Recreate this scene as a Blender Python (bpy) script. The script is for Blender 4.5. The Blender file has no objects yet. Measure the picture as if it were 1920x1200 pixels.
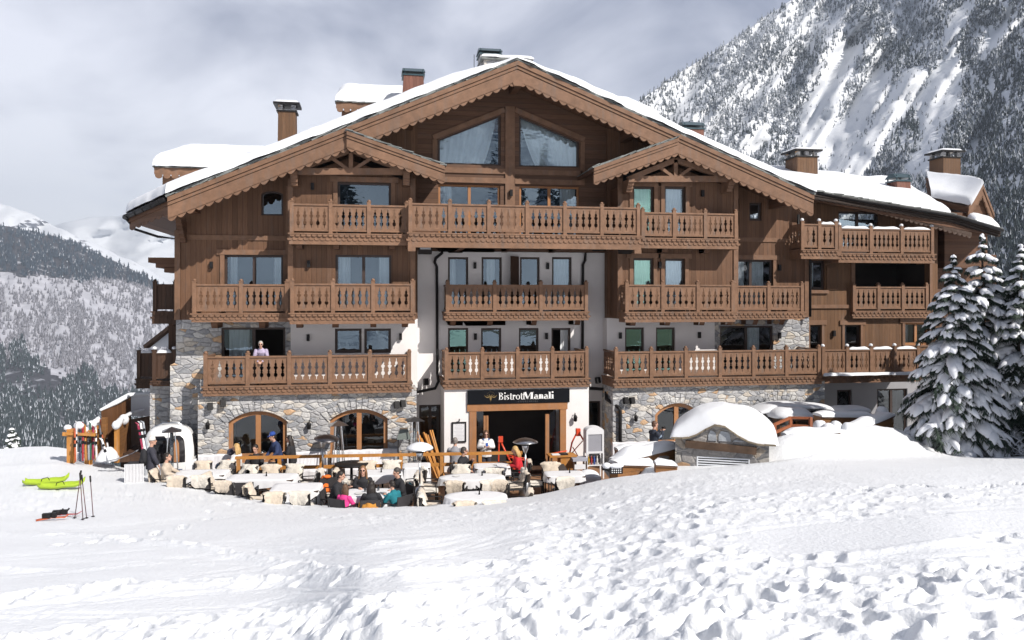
import bpy, bmesh, math, random
import numpy as np
from mathutils import Vector, Matrix, Euler
from mathutils.geometry import tessellate_polygon

random.seed(7)
R = math.radians
SC = bpy.context.scene
COL = SC.collection

# ---------------------------------------------------------------- camera
FPX = 1480.0                      # focal length in photo pixels (photo 1920 x 1200)
HOR = 560.0                       # row of the horizon
YAW = math.atan(0.175)
CX, CY, CZ = -4.69, -31.87, 6.74
cam_data = bpy.data.cameras.new("camera")
cam = bpy.data.objects.new("camera", cam_data)
COL.objects.link(cam)
cam.location = (CX, CY, CZ)
cam.rotation_euler = (R(90), 0, -YAW)
cam_data.sensor_width = 36.0
cam_data.lens = 36.0 * FPX / 1920.0
cam_data.shift_y = -(600.0 - HOR) / 1920.0
cam_data.clip_start = 0.1
cam_data.clip_end = 30000
SC.camera = cam

# ---------------------------------------------------------------- light
SUN_EL, SUN_AZ = R(40), R(37)     # azimuth measured from the facade's normal towards +X
sdir = Vector((math.sin(SUN_AZ) * math.cos(SUN_EL), -math.cos(SUN_AZ) * math.cos(SUN_EL), math.sin(SUN_EL)))
sun_data = bpy.data.lights.new("sun", 'SUN')
sun_data.energy = 5.0
sun_data.angle = R(0.5)
sun_data.color = (1.0, 0.95, 0.88)
sun = bpy.data.objects.new("sun", sun_data)
COL.objects.link(sun)
sun.rotation_euler = sdir.to_track_quat('Z', 'Y').to_euler()

world = bpy.data.worlds.new("World")
SC.world = world
world.use_nodes = True
def build_world():
    nt = world.node_tree
    nt.nodes.clear()
    N, L = nt.nodes.new, nt.links.new
    out = N('ShaderNodeOutputWorld'); bg = N('ShaderNodeBackground')
    bg.inputs['Strength'].default_value = 0.1
    sky = N('ShaderNodeTexSky'); sky.sky_type = 'NISHITA'; sky.sun_disc = False
    sky.sun_elevation = SUN_EL; sky.sun_rotation = math.atan2(sdir.x, sdir.y)
    sky.altitude = 1800
    tc = N('ShaderNodeTexCoord')
    mp = N('ShaderNodeMapping'); mp.inputs['Scale'].default_value = (1.0, 1.0, 1.7); mp.inputs['Location'].default_value = (0.4, 0.1, 0.35)
    n1 = N('ShaderNodeTexNoise'); n1.inputs['Scale'].default_value = 3.4; n1.inputs['Detail'].default_value = 7; n1.inputs['Roughness'].default_value = 0.5
    n1.inputs['Distortion'].default_value = 0.35
    n2 = N('ShaderNodeTexNoise'); n2.inputs['Scale'].default_value = 1.1; n2.inputs['Detail'].default_value = 5
    L(tc.outputs['Generated'], mp.inputs['Vector']); L(mp.outputs['Vector'], n1.inputs['Vector']); L(mp.outputs['Vector'], n2.inputs['Vector'])
    add = N('ShaderNodeMath'); add.operation = 'ADD'
    L(n1.outputs['Fac'], add.inputs[0]); L(n2.outputs['Fac'], add.inputs[1])
    ramp = N('ShaderNodeValToRGB')
    e = ramp.color_ramp.elements
    e[0].position = 0.43; e[0].color = (2.5, 2.8, 3.8, 1)
    e[1].position = 0.57; e[1].color = (8.0, 8.2, 9.1, 1)
    half = N('ShaderNodeMath'); half.operation = 'MULTIPLY'; half.inputs[1].default_value = 0.5
    L(add.outputs[0], half.inputs[0]); L(half.outputs[0], ramp.inputs['Fac'])
    # clouds cover the sky behind the chalet and thin out towards the sun's half of the sky
    sep = N('ShaderNodeSeparateXYZ'); L(tc.outputs['Generated'], sep.inputs[0])
    mr = N('ShaderNodeMapRange'); mr.inputs['From Min'].default_value = -0.25; mr.inputs['From Max'].default_value = 0.3
    L(sep.outputs['Y'], mr.inputs['Value'])
    # a bank of bright cloud low over the far ridges
    low = N('ShaderNodeMapRange'); low.inputs['From Min'].default_value = 0.27; low.inputs['From Max'].default_value = 0.02
    low.inputs['To Min'].default_value = 0; low.inputs['To Max'].default_value = 1.0
    L(sep.outputs['Z'], low.inputs['Value'])
    lown = N('ShaderNodeMath'); lown.operation = 'MULTIPLY'; L(low.outputs[0], lown.inputs[0])
    ln = N('ShaderNodeMapRange'); ln.inputs['From Min'].default_value = 0.30; ln.inputs['From Max'].default_value = 0.52
    L(n1.outputs['Fac'], ln.inputs['Value']); L(ln.outputs[0], lown.inputs[1])
    mixl = N('ShaderNodeMix'); mixl.data_type = 'RGBA'; L(lown.outputs[0], mixl.inputs[0]); L(ramp.outputs['Color'], mixl.inputs[6])
    mixl.inputs[7].default_value = (11.0, 11.2, 11.6, 1)
    mix = N('ShaderNodeMix'); mix.data_type = 'RGBA'
    dim = N('ShaderNodeVectorMath'); dim.operation = 'SCALE'; dim.inputs['Scale'].default_value = 0.26; L(sky.outputs[0], dim.inputs[0])
    L(mr.outputs[0], mix.inputs[0]); L(dim.outputs[0], mix.inputs[6]); L(mixl.outputs[2], mix.inputs[7])
    L(mix.outputs[2], bg.inputs['Color']); L(bg.outputs[0], out.inputs['Surface'])
build_world()
vs = SC.view_settings
vs.view_transform = 'Standard'; vs.look = 'None'; vs.gamma = 1.0; vs.use_curve_mapping = False
vs.exposure = 0.42
SC.cycles.max_bounces = 8
SC.cycles.diffuse_bounces = 2
SC.cycles.transparent_max_bounces = 24

# ---------------------------------------------------------------- where things stand
SN, CS = math.sin(YAW), math.cos(YAW)
def ray(px, py):
    u = (px - 960.0) / FPX; v = (HOR - py) / FPX
    return Vector((SN + u * CS, CS - u * SN, v))
def W(px, Y, py=None, Z=None):
    """the point of the plane y = Y that lies at column px (and row py, or at height Z)"""
    r = ray(px, HOR if py is None else py)
    t = (Y - CY) / r.y
    z = Z if Z is not None else CZ + t * r.z
    return Vector((CX + t * r.x, Y, z))
def WX(px, Y): return W(px, Y).x
def WZ(px, py, Y): return W(px, Y, py).z
def G(px, py, z=0.0):
    """the point of the level z seen at column px, row py"""
    r = ray(px, py)
    t = (z - CZ) / r.z
    return Vector((CX + t * r.x, CY + t * r.y, z))
def D(px, d, py=None, z=None):
    """a point at distance d in front of the camera"""
    r = ray(px, HOR if py is None else py)
    zz = z if z is not None else CZ + d * r.z
    return Vector((CX + d * r.x, CY + d * r.y, zz))
# ---------------------------------------------------------------- objects
def link(o, parent=None):
    COL.objects.link(o)
    if parent is not None: o.parent = parent
    return o
def tag(o, label=None, cat=None, group=None, kind=None):
    if label: o["label"] = label
    if cat: o["category"] = cat
    if group: o["group"] = group
    if kind: o["kind"] = kind
    return o
def thing(name, label, cat, loc=(0, 0, 0), rz=0.0, group=None):
    o = bpy.data.objects.new(name, None)
    o.empty_display_size = 0.2
    link(o); o.location = loc; o.rotation_euler = (0, 0, rz)
    return tag(o, label, cat, group)
def part(name, data, parent, loc=None):
    o = bpy.data.objects.new(name, data); link(o, parent)
    if loc is not None: o.location = loc
    return o
KIDS = {}
def copy_tree(o, parent=None, kids=None):
    if kids is None:
        kids = {}
        for x in bpy.data.objects:
            if x.parent is not None: kids.setdefault(x.parent.name, []).append(x)
    c = o.copy(); COL.objects.link(c); c.parent = parent
    for ch in kids.get(o.name, []): copy_tree(ch, c, kids)
    return c

class MB:
    """collects faces and links them as one mesh object"""
    def __init__(s): s.v = []; s.f = []; s.m = []; s.sm = []
    def add(s, vs, fs, m=0, smooth=False):
        b = len(s.v); s.v += [tuple(x) for x in vs]
        for f in fs: s.f.append([i + b for i in f]); s.m.append(m); s.sm.append(smooth)
        return s
    def quad(s, a, b, c, d, m=0): return s.add([a, b, c, d], [(0, 1, 2, 3)], m)
    def box(s, x0, x1, y0, y1, z0, z1, m=0):
        return s.add([(x0, y0, z0), (x1, y0, z0), (x1, y1, z0), (x0, y1, z0), (x0, y0, z1), (x1, y0, z1), (x1, y1, z1), (x0, y1, z1)],
                     [(0, 3, 2, 1), (4, 5, 6, 7), (0, 1, 5, 4), (1, 2, 6, 5), (2, 3, 7, 6), (3, 0, 4, 7)], m)
    def bar(s, a, b, w, h, m=0, up=(0, 0, 1)):
        """a square timber from a to b; w across, h along up"""
        a, b = Vector(a), Vector(b); t = (b - a).normalized(); up = Vector(up)
        sd = t.cross(up)
        if sd.length < 1e-4: sd = t.cross(Vector((0, 1, 0)))
        sd.normalize(); u = sd.cross(t).normalized()
        vs = []
        for p in (a, b):
            for (i, j) in ((-1, -1), (1, -1), (1, 1), (-1, 1)): vs.append(p + sd * (i * w / 2) + u * (j * h / 2))
        return s.add(vs, [(0, 3, 2, 1), (4, 5, 6, 7), (0, 1, 5, 4), (1, 2, 6, 5), (2, 3, 7, 6), (3, 0, 4, 7)], m)
    def tube(s, pts, rad, n=8, m=0, smooth=True, squash=None, cap=True):
        """a round bar through pts; rad one number or one per point; squash=(side, up) flattens it"""
        pts = [Vector(p) for p in pts]
        if not hasattr(rad, '__len__'): rad = [rad] * len(pts)
        vs = []; ref = None
        for i, p in enumerate(pts):
            t = (pts[min(i + 1, len(pts) - 1)] - pts[max(i - 1, 0)])
            t = t.normalized() if t.length > 1e-9 else Vector((0, 0, 1))
            if ref is None:
                ref = Vector((1, 0, 0)) if abs(t.x) < 0.9 else Vector((0, 1, 0))
            sd = (ref - t * ref.dot(t)).normalized(); u = t.cross(sd); ref = sd
            r = rad[i]; rs, ru = (r, r) if not isinstance(r, (tuple, list)) else r
            for k in range(n):
                a = 2 * math.pi * k / n
                vs.append(p + sd * (math.cos(a) * rs) + u * (math.sin(a) * ru))
        fs = []
        for i in range(len(pts) - 1):
            for k in range(n):
                fs.append((i * n + k, i * n + (k + 1) % n, (i + 1) * n + (k + 1) % n, (i + 1) * n + k))
        if cap: fs.append(tuple(reversed(range(n)))); fs.append(tuple(range((len(pts) - 1) * n, len(pts) * n)))
        return s.add(vs, fs, m, smooth)
    def ell(s, c, r, n=12, k=8, m=0, rot=None):
        """an ellipsoid"""
        c = Vector(c); r = r if hasattr(r, '__len__') else (r, r, r); vs = []
        for i in range(k + 1):
            th = math.pi * i / k
            for j in range(n):
                a = 2 * math.pi * j / n
                p = Vector((r[0] * math.sin(th) * math.cos(a), r[1] * math.sin(th) * math.sin(a), r[2] * math.cos(th)))
                if rot: p = rot @ p
                vs.append(c + p)
        fs = [(i * n + j, (i + 1) * n + j, (i + 1) * n + (j + 1) % n, i * n + (j + 1) % n) for i in range(k) for j in range(n)]
        return s.add(vs, fs, m, True)
    def lathe(s, c, prof, n=24, m=0, smooth=True):
        """prof: (radius, z) pairs turned about a vertical axis at c"""
        c = Vector(c); vs = []
        for (r, z) in prof:
            for j in range(n):
                a = 2 * math.pi * j / n; vs.append((c.x + r * math.cos(a), c.y + r * math.sin(a), c.z + z))
        fs = [(i * n + j, i * n + (j + 1) % n, (i + 1) * n + (j + 1) % n, (i + 1) * n + j) for i in range(len(prof) - 1) for j in range(n)]
        fs.append(tuple(reversed(range(n)))); fs.append(tuple(range((len(prof) - 1) * n, len(prof) * n)))
        return s.add(vs, fs, m, smooth)
    def prism(s, outer, holes, y0, y1, m=0, mside=None, back=True):
        """a plate in the XZ plane (outline, holes) from y0 (front) to y1"""
        mside = m if mside is None else mside
        def area(p): return sum(p[i][0] * p[(i + 1) % len(p)][1] - p[(i + 1) % len(p)][0] * p[i][1] for i in range(len(p)))
        outer = list(outer) if area(outer) > 0 else list(reversed(outer))
        hs = [list(h) if area(h) < 0 else list(reversed(h)) for h in holes]
        loops = [outer] + hs
        flat = [p for l in loops for p in l]
        tris = tessellate_polygon([[Vector((p[0], p[1], 0)) for p in l] for l in loops])
        ff = []
        for t in tris:
            a, b, c = (flat[i] for i in t)
            ar = (b[0] - a[0]) * (c[1] - a[1]) - (c[0] - a[0]) * (b[1] - a[1])
            if abs(ar) < 1e-9: continue
            ff.append(tuple(t) if ar > 0 else tuple(reversed(t)))
        n = len(flat)
        vs = [(p[0], y0, p[1]) for p in flat] + [(p[0], y1, p[1]) for p in flat]
        s.add(vs, ff, m)
        if back: s.add(vs, [tuple(i + n for i in reversed(t)) for t in ff], m)
        b = 0; sf = []
        for l in loops:
            k = len(l)
            for i in range(k):
                p, q = b + i, b + (i + 1) % k
                sf.append((p, p + n, q + n, q))
            b += k
        return s.add(vs, sf, mside)
    def mesh(s, mats, name='mesh'):
        me = bpy.data.meshes.new(name)
        me.from_pydata(s.v, [], s.f)
        for m in (mats if isinstance(mats, (list, tuple)) else [mats]): me.materials.append(m)
        me.polygons.foreach_set('material_index', s.m)
        me.polygons.foreach_set('use_smooth', s.sm)
        me.update()
        return me
    def build(s, name, mats, parent=None, loc=None):
        return part(name, s.mesh(mats, name), parent, loc)

def np_mesh(name, V, F, mats, mi=None, smooth=True):
    """a mesh from numpy arrays of equal-sided faces"""
    me = bpy.data.meshes.new(name)
    k = F.shape[1]
    me.vertices.add(len(V)); me.vertices.foreach_set('co', np.asarray(V, dtype=np.float32).ravel())
    me.loops.add(F.size); me.loops.foreach_set('vertex_index', F.astype(np.int32).ravel())
    me.polygons.add(len(F)); me.polygons.foreach_set('loop_start', np.arange(0, F.size, k, dtype=np.int32))
    me.polygons.foreach_set('use_smooth', np.full(len(F), smooth))
    for m in (mats if isinstance(mats, (list, tuple)) else [mats]): me.materials.append(m)
    if mi is not None: me.polygons.foreach_set('material_index', mi.astype(np.int32))
    me.update(calc_edges=True); me.validate()
    return me
def grid_faces(nr, nc):
    i = np.arange(nr - 1)[:, None] * nc + np.arange(nc - 1)[None, :]
    return np.stack([i, i + 1, i + nc + 1, i + nc], -1).reshape(-1, 4)

# ---------------------------------------------------------------- noise
def _h(a, b, seed):
    n = (a * 374761393 + b * 668265263 + seed * 974634777) & 0xffffffff
    n = ((n ^ (n >> 13)) * 1274126177) & 0xffffffff
    return ((n ^ (n >> 16)) & 0xffff) / 65535.0
def vnoise(x, y, seed=0):
    x = np.asarray(x, float); y = np.asarray(y, float)
    xi = np.floor(x).astype(np.int64); yi = np.floor(y).astype(np.int64)
    fx = x - xi; fy = y - yi
    u = fx * fx * fx * (fx * (fx * 6 - 15) + 10); v = fy * fy * fy * (fy * (fy * 6 - 15) + 10)
    return (_h(xi, yi, seed) * (1 - u) + _h(xi + 1, yi, seed) * u) * (1 - v) + (_h(xi, yi + 1, seed) * (1 - u) + _h(xi + 1, yi + 1, seed) * u) * v
def fbm(x, y, octaves=4, seed=0, gain=0.5):
    a, t, s = 1.0, 0.0, 0.0
    x = np.asarray(x, float); y = np.asarray(y, float)
    for o in range(octaves):
        t = t + a * vnoise(x * 1.0, y * 1.0, seed + o * 17); s += a
        x, y = x * 1.91 * 0.8 + y * 1.91 * 0.6, -x * 1.91 * 0.6 + y * 1.91 * 0.8
        a *= gain
    return t / s
# ---------------------------------------------------------------- materials
MATS = {}
def _new(name):
    m = bpy.data.materials.new(name); m.use_nodes = True
    nt = m.node_tree; nt.nodes.clear()
    out = nt.nodes.new('ShaderNodeOutputMaterial'); b = nt.nodes.new('ShaderNodeBsdfPrincipled')
    nt.links.new(b.outputs[0], out.inputs['Surface'])
    return m, nt, b, out
def _mixc(nt, fac, a, b, mode='MIX'):
    x = nt.nodes.new('ShaderNodeMix'); x.data_type = 'RGBA'; x.blend_type = mode
    for sock, v in ((x.inputs[0], fac), (x.inputs[6], a), (x.inputs[7], b)):
        if hasattr(v, 'is_linked') or hasattr(v, 'node'): nt.links.new(v, sock)
        elif isinstance(v, (int, float)): sock.default_value = v
        else: sock.default_value = (*v[:3], 1)
    return x.outputs[2]
def _math(nt, op, a, b=None, clamp=False):
    x = nt.nodes.new('ShaderNodeMath'); x.operation = op; x.use_clamp = clamp
    for s, v in ((x.inputs[0], a), (x.inputs[1], b)):
        if v is None: continue
        if hasattr(v, 'node'): nt.links.new(v, s)
        else: s.default_value = v
    return x.outputs[0]
def _noise(nt, scale, detail=4, vec=None, rough=0.55, stretch=None, coord='Object'):
    n = nt.nodes.new('ShaderNodeTexNoise'); n.inputs['Scale'].default_value = scale; n.inputs['Detail'].default_value = detail
    n.inputs['Roughness'].default_value = rough
    if vec is None:
        tc = nt.nodes.new('ShaderNodeTexCoord'); vec = tc.outputs[coord]
    if stretch:
        mp = nt.nodes.new('ShaderNodeMapping'); mp.inputs['Scale'].default_value = stretch
        nt.links.new(vec, mp.inputs['Vector']); vec = mp.outputs['Vector']
    nt.links.new(vec, n.inputs['Vector'])
    return n.outputs['Fac']
def _range(nt, v, a, b, c=0.0, d=1.0):
    x = nt.nodes.new('ShaderNodeMapRange'); nt.links.new(v, x.inputs['Value'])
    for i, q in enumerate((a, b, c, d)): x.inputs[i + 1].default_value = q
    return x.outputs[0]
def _bump(nt, b, h, strength=0.3, dist=0.02):
    x = nt.nodes.new('ShaderNodeBump'); x.inputs['Strength'].default_value = strength; x.inputs['Distance'].default_value = dist
    nt.links.new(h, x.inputs['Height']); nt.links.new(x.outputs[0], b.inputs['Normal'])
def pmat(name, col, rough=0.6, var=0.18, scale=4.0, metal=0.0, bump=0.15, bscale=30.0, bdist=0.01, stretch=None, sheen=0.0, spec=0.5):
    """an uneven plain surface"""
    if name in MATS: return MATS[name]
    m, nt, b, out = _new(name)
    f = _range(nt, _noise(nt, scale, 5, stretch=stretch), 0.3, 0.7)
    lo = [c * (1 - var) for c in col]; hi = [min(c * (1 + var), 1) for c in col]
    nt.links.new(_mixc(nt, f, lo, hi), b.inputs['Base Color'])
    b.inputs['Roughness'].default_value = rough; b.inputs['Metallic'].default_value = metal
    b.inputs['Specular IOR Level'].default_value = spec
    if sheen: b.inputs['Sheen Weight'].default_value = sheen
    if bump: _bump(nt, b, _noise(nt, bscale, 4), bump, bdist)
    MATS[name] = m; return m
def wood(name, col, axis=None, pitch=0.2, var=0.25, rough=0.62):
    """timber: grain, boards of pitch metres with dark joints along axis ('X': upright boards, 'Z': lying boards)"""
    if name in MATS: return MATS[name]
    m, nt, b, out = _new(name)
    tc = nt.nodes.new('ShaderNodeTexCoord'); o = tc.outputs['Object']
    stretch = (9, 9, 0.6) if axis == 'X' else (0.6, 9, 9) if axis == 'Z' else (1.2, 1.2, 1.2)
    g = _noise(nt, 3.0, 6, o, 0.65, stretch)
    w = _noise(nt, 0.35, 3, o, 0.5)
    f = _math(nt, 'ADD', _math(nt, 'MULTIPLY', g, 0.65), _math(nt, 'MULTIPLY', w, 0.35))
    f = _range(nt, f, 0.33, 0.67)
    lo = [c * (1 - var) for c in col]; hi = [c * (1 + var) for c in col]
    c = _mixc(nt, f, lo, hi)
    # grey weathering in streaks
    wz = _range(nt, _noise(nt, 1.6, 5, o, 0.6, (3, 3, .5) if axis != 'Z' else (.5, 3, 3)), .52, .78)
    gr = sum(col) / 3; c = _mixc(nt, _math(nt, 'MULTIPLY', wz, .45), c, (gr * 1.15, gr * 1.05, gr * .98))
    h = g
    if axis:
        sep = nt.nodes.new('ShaderNodeSeparateXYZ'); nt.links.new(o, sep.inputs[0])
        # for boards on faces seen from the side the joint runs with y as well
        x = sep.outputs['Z'] if axis == 'Z' else _math(nt, 'ADD', sep.outputs['X'], sep.outputs['Y'])
        u = _math(nt, 'DIVIDE', x, pitch)
        fr = _math(nt, 'FRACT', u); fl = _math(nt, 'FLOOR', u)
        wn = nt.nodes.new('ShaderNodeTexWhiteNoise'); wn.noise_dimensions = '1D'; nt.links.new(fl, wn.inputs['W'])
        c = _mixc(nt, _math(nt, 'MULTIPLY', wn.outputs['Value'], 0.75), c, [q * 0.62 for q in col])
        edge = _math(nt, 'MINIMUM', fr, _math(nt, 'SUBTRACT', 1.0, fr))
        gap = _range(nt, edge, 0.0, 0.06, 1.0, 0.0)
        c = _mixc(nt, _math(nt, 'MULTIPLY', gap, 0.7), c, [q * 0.25 for q in col])
        h = _math(nt, 'SUBTRACT', _math(nt, 'MULTIPLY', g, 0.3), gap)
    nt.links.new(c, b.inputs['Base Color'])
    b.inputs['Roughness'].default_value = rough; b.inputs['Specular IOR Level'].default_value = 0.3
    _bump(nt, b, h, 0.5, 0.012)
    MATS[name] = m; return m
def stone(name='rubble_stone', tint=(1, 1, 1), scale=(2.9, 2.9, 5.8)):
    if name in MATS: return MATS[name]
    m, nt, b, out = _new(name)
    tc = nt.nodes.new('ShaderNodeTexCoord')
    wob = nt.nodes.new('ShaderNodeTexNoise'); wob.inputs['Scale'].default_value = 2.6; wob.inputs['Detail'].default_value = 3
    nt.links.new(tc.outputs['Object'], wob.inputs['Vector'])
    vm = nt.nodes.new('ShaderNodeVectorMath'); vm.operation = 'MULTIPLY_ADD'
    nt.links.new(wob.outputs['Color'], vm.inputs[0]); vm.inputs[1].default_value = (0.22, 0.22, 0.13); nt.links.new(tc.outputs['Object'], vm.inputs[2])
    mp = nt.nodes.new('ShaderNodeMapping'); mp.inputs['Scale'].default_value = scale; nt.links.new(vm.outputs[0], mp.inputs['Vector'])
    def vor(feat, s):
        v = nt.nodes.new('ShaderNodeTexVoronoi'); v.feature = feat; v.inputs['Scale'].default_value = s; v.inputs['Randomness'].default_value = 0.86
        nt.links.new(mp.outputs['Vector'], v.inputs['Vector']); return v
    v1 = vor('F1', 1.0); ve = vor('DISTANCE_TO_EDGE', 1.0)
    sc = nt.nodes.new('ShaderNodeSeparateColor'); nt.links.new(v1.outputs['Color'], sc.inputs[0])
    ramp = nt.nodes.new('ShaderNodeValToRGB'); cr = ramp.color_ramp; cr.interpolation = 'CONSTANT'
    cols = [(0.0, (.30, .305, .32)), (.13, (.45, .445, .45)), (.27, (.38, .375, .38)), (.40, (.54, .53, .515)), (.55, (.42, .415, .42)), (.66, (.58, .54, .49)),
            (.76, (.33, .335, .355)), (.86, (.50, .45, .39)), (.94, (.52, .35, .22))]
    cr.elements[0].position = 0; cr.elements[0].color = (*cols[0][1], 1)
    cr.elements[1].position = cols[1][0]; cr.elements[1].color = (*cols[1][1], 1)
    for p, c in cols[2:]:
        e = cr.elements.new(p); e.color = (*c, 1)
    nt.links.new(sc.outputs[0], ramp.inputs['Fac'])
    blot = _range(nt, _noise(nt, 9, 6, tc.outputs['Object'], 0.65), 0.3, 0.72)
    c = _mixc(nt, blot, _mixc(nt, 1.0, ramp.outputs[0], (.72, .72, .74), 'MULTIPLY'), _mixc(nt, 1.0, ramp.outputs[0], (1.25, 1.25, 1.24), 'MULTIPLY'))
    c = _mixc(nt, 1.0, c, tint, 'MULTIPLY')
    mort = _range(nt, ve.outputs['Distance'], 0.008, 0.045, 0.6, 0.0)
    c = _mixc(nt, mort, c, (.27, .265, .26))
    nt.links.new(c, b.inputs['Base Color']); b.inputs['Roughness'].default_value = 0.85; b.inputs['Specular IOR Level'].default_value = 0.25
    hh = _math(nt, 'ADD', _range(nt, ve.outputs['Distance'], 0.0, 0.14), _math(nt, 'ADD', _math(nt, 'MULTIPLY', blot, 0.35), _math(nt, 'MULTIPLY', sc.outputs[1], 0.6)))
    _bump(nt, b, hh, 0.8, 0.035)
    MATS[name] = m; return m
def glass(name='window_glass', tint=(.62, .80, .96), refl=0.17, wave=0.012):
    """a coated pane: part mirror, part see-through"""
    if name in MATS: return MATS[name]
    m, nt, b, out = _new(name); nt.nodes.remove(b)
    gl = nt.nodes.new('ShaderNodeBsdfGlossy'); gl.inputs['Color'].default_value = (*tint, 1); gl.inputs['Roughness'].default_value = 0.01
    tr = nt.nodes.new('ShaderNodeBsdfTransparent'); tr.inputs['Color'].default_value = (.78, .84, .86, 1)
    mx = nt.nodes.new('ShaderNodeMixShader'); mx.inputs[0].default_value = refl
    bp = nt.nodes.new('ShaderNodeBump'); bp.inputs['Strength'].default_value = 0.25; bp.inputs['Distance'].default_value = wave
    nt.links.new(_noise(nt, 1.6, 2, stretch=(1, 1, 2.4)), bp.inputs['Height']); nt.links.new(bp.outputs[0], gl.inputs['Normal'])
    fr = nt.nodes.new('ShaderNodeFresnel'); fr.inputs['IOR'].default_value = 1.5
    nt.links.new(_math(nt, 'ADD', fr.outputs[0], refl, True), mx.inputs[0])
    nt.links.new(tr.outputs[0], mx.inputs[1]); nt.links.new(gl.outputs[0], mx.inputs[2]); nt.links.new(mx.outputs[0], out.inputs['Surface'])
    MATS[name] = m; return m
def snowmat(name='snow', fine=0.25, scale=18.0, col=(.84, .86, .90), dist=0.02):
    if name in MATS: return MATS[name]
    m, nt, b, out = _new(name)
    f = _range(nt, _noise(nt, 1.3, 5), 0.3, 0.7)
    nt.links.new(_mixc(nt, f, [c * 0.975 for c in col], [min(1, c * 1.02) for c in col]), b.inputs['Base Color'])
    b.inputs['Roughness'].default_value = 0.55; b.inputs['Specular IOR Level'].default_value = 0.25
    _bump(nt, b, _noise(nt, scale, 6, rough=0.6), fine, dist)
    MATS[name] = m; return m
def frosted(name, dark, frost, amount=0.5, scale=0.6, up=0.6):
    """foliage or ground partly laden with snow: the more a face looks up, the whiter"""
    if name in MATS: return MATS[name]
    m, nt, b, out = _new(name)
    geo = nt.nodes.new('ShaderNodeNewGeometry')
    sep = nt.nodes.new('ShaderNodeSeparateXYZ'); nt.links.new(geo.outputs['True Normal'], sep.inputs[0])
    n = _noise(nt, scale, 4)
    s = _math(nt, 'ADD', _math(nt, 'MULTIPLY', sep.outputs['Z'], up), _math(nt, 'SUBTRACT', n, 0.5))
    f = _range(nt, s, 0.62 - amount - 0.08, 0.62 - amount + 0.14)
    v = _range(nt, _noise(nt, scale * 5, 3), 0.3, 0.7)
    nt.links.new(_mixc(nt, f, _mixc(nt, v, [c * .65 for c in dark], [c * 1.35 for c in dark]), frost), b.inputs['Base Color'])
    b.inputs['Roughness'].default_value = 0.8; b.inputs['Specular IOR Level'].default_value = 0.15
    MATS[name] = m; return m

SNOW = snowmat('snow', 0.3, 9.0, (.76, .775, .81))
SNOW_GROUND = snowmat('piste_snow', 0.7, 15.0, (.75, .765, .795), 0.035)
WOOD_WALL = wood('brown_board_wall', (.165, .086, .049), 'X', 0.19, var=.35)
WOOD_LYING = wood('brown_lying_board_wall', (.140, .073, .044), 'Z', 0.2, var=.35)
WOOD_WING = wood('ochre_board_wall', (.170, .090, .047), 'X', 0.17, var=.35)
WOOD_TRIM = wood('brown_timber', (.190, .106, .065), None, var=0.30)
WOOD_RAIL = wood('balcony_timber', (.212, .119, .073), None, var=0.30)
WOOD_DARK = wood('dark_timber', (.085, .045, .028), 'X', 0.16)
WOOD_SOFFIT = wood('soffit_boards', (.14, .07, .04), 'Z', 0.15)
WOOD_PINE = wood('orange_pine', (.46, .20, .045), None, var=0.22)
WOOD_PLANTER = wood('weathered_larch', (.27, .125, .045), 'Z', 0.15, var=0.4)
WOOD_DECK = wood('terrace_boards', (.33, .18, .10), 'X', 0.14, var=0.3)
WOOD_OLD = wood('old_oak_beam', (.085, .052, .033), None, var=0.45)
STONE = stone()
STONE_DARK = stone('hut_stone', (.66, .63, .60), (2.6, 2.6, 3.6))
PLASTER = pmat('white_plaster', (.80, .77, .765), 0.85, 0.04, 1.5, bump=0.25, bscale=60, bdist=0.004)
PLASTER_GREY = pmat('grey_plaster', (.30, .295, .31), 0.85, 0.06, 1.5, bump=0.25, bscale=60, bdist=0.004)
SLATE = pmat('roof_slate', (.17, .18, .175), 0.8, 0.45, 3.0, bump=0.5, bscale=14, bdist=0.02)
METAL_DARK = pmat('black_metal', (.016, .015, .016), 0.5, 0.2, 6, spec=0.2)
METAL_GREY = pmat('brushed_steel', (.52, .53, .55), 0.28, 0.12, 20, metal=1.0, bump=0.05)
METAL_CAP = pmat('blue_black_chimney_metal', (.05, .085, .10), 0.4, 0.2, 4, metal=0.5)
COPPER = wood('reddish_chimney_boards', (.20, .085, .06), 'X', 0.16, var=0.3)
CHIMNEY_WOOD = wood('old_chimney_boards', (.15, .08, .042), 'X', 0.15, var=0.4)
FRAME = pmat('brown_window_frame', (.045, .026, .02), 0.5, 0.15, 8)
FRAME_LIGHT = wood('oak_door_frame', (.36, .17, .075), None, var=0.15)
GLASS = glass()
GLASS_DARK = glass('dark_glass', (.7, .75, .8), 0.07, 0.004)
GLASS_GREEN = glass('green_glass', (.42, .74, .66), 0.3, 0.012)
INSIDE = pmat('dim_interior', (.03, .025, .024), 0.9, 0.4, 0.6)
CURTAIN = pmat('white_curtain', (.78, .80, .82), 0.9, 0.06, 3)
CLOTH = pmat('white_tablecloth', (.72, .72, .745), 0.9, 0.03, 5, bump=0.3, bscale=9, bdist=0.01)
FLEECE = pmat('cream_sheepskin', (.64, .55, .45), 1.0, 0.16, 9, bump=1.0, bscale=38, bdist=0.03, sheen=0.3)
FLEECE_PALE = pmat('pale_sheepskin', (.70, .65, .58), 1.0, 0.14, 9, bump=1.0, bscale=38, bdist=0.03, sheen=0.3)
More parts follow.
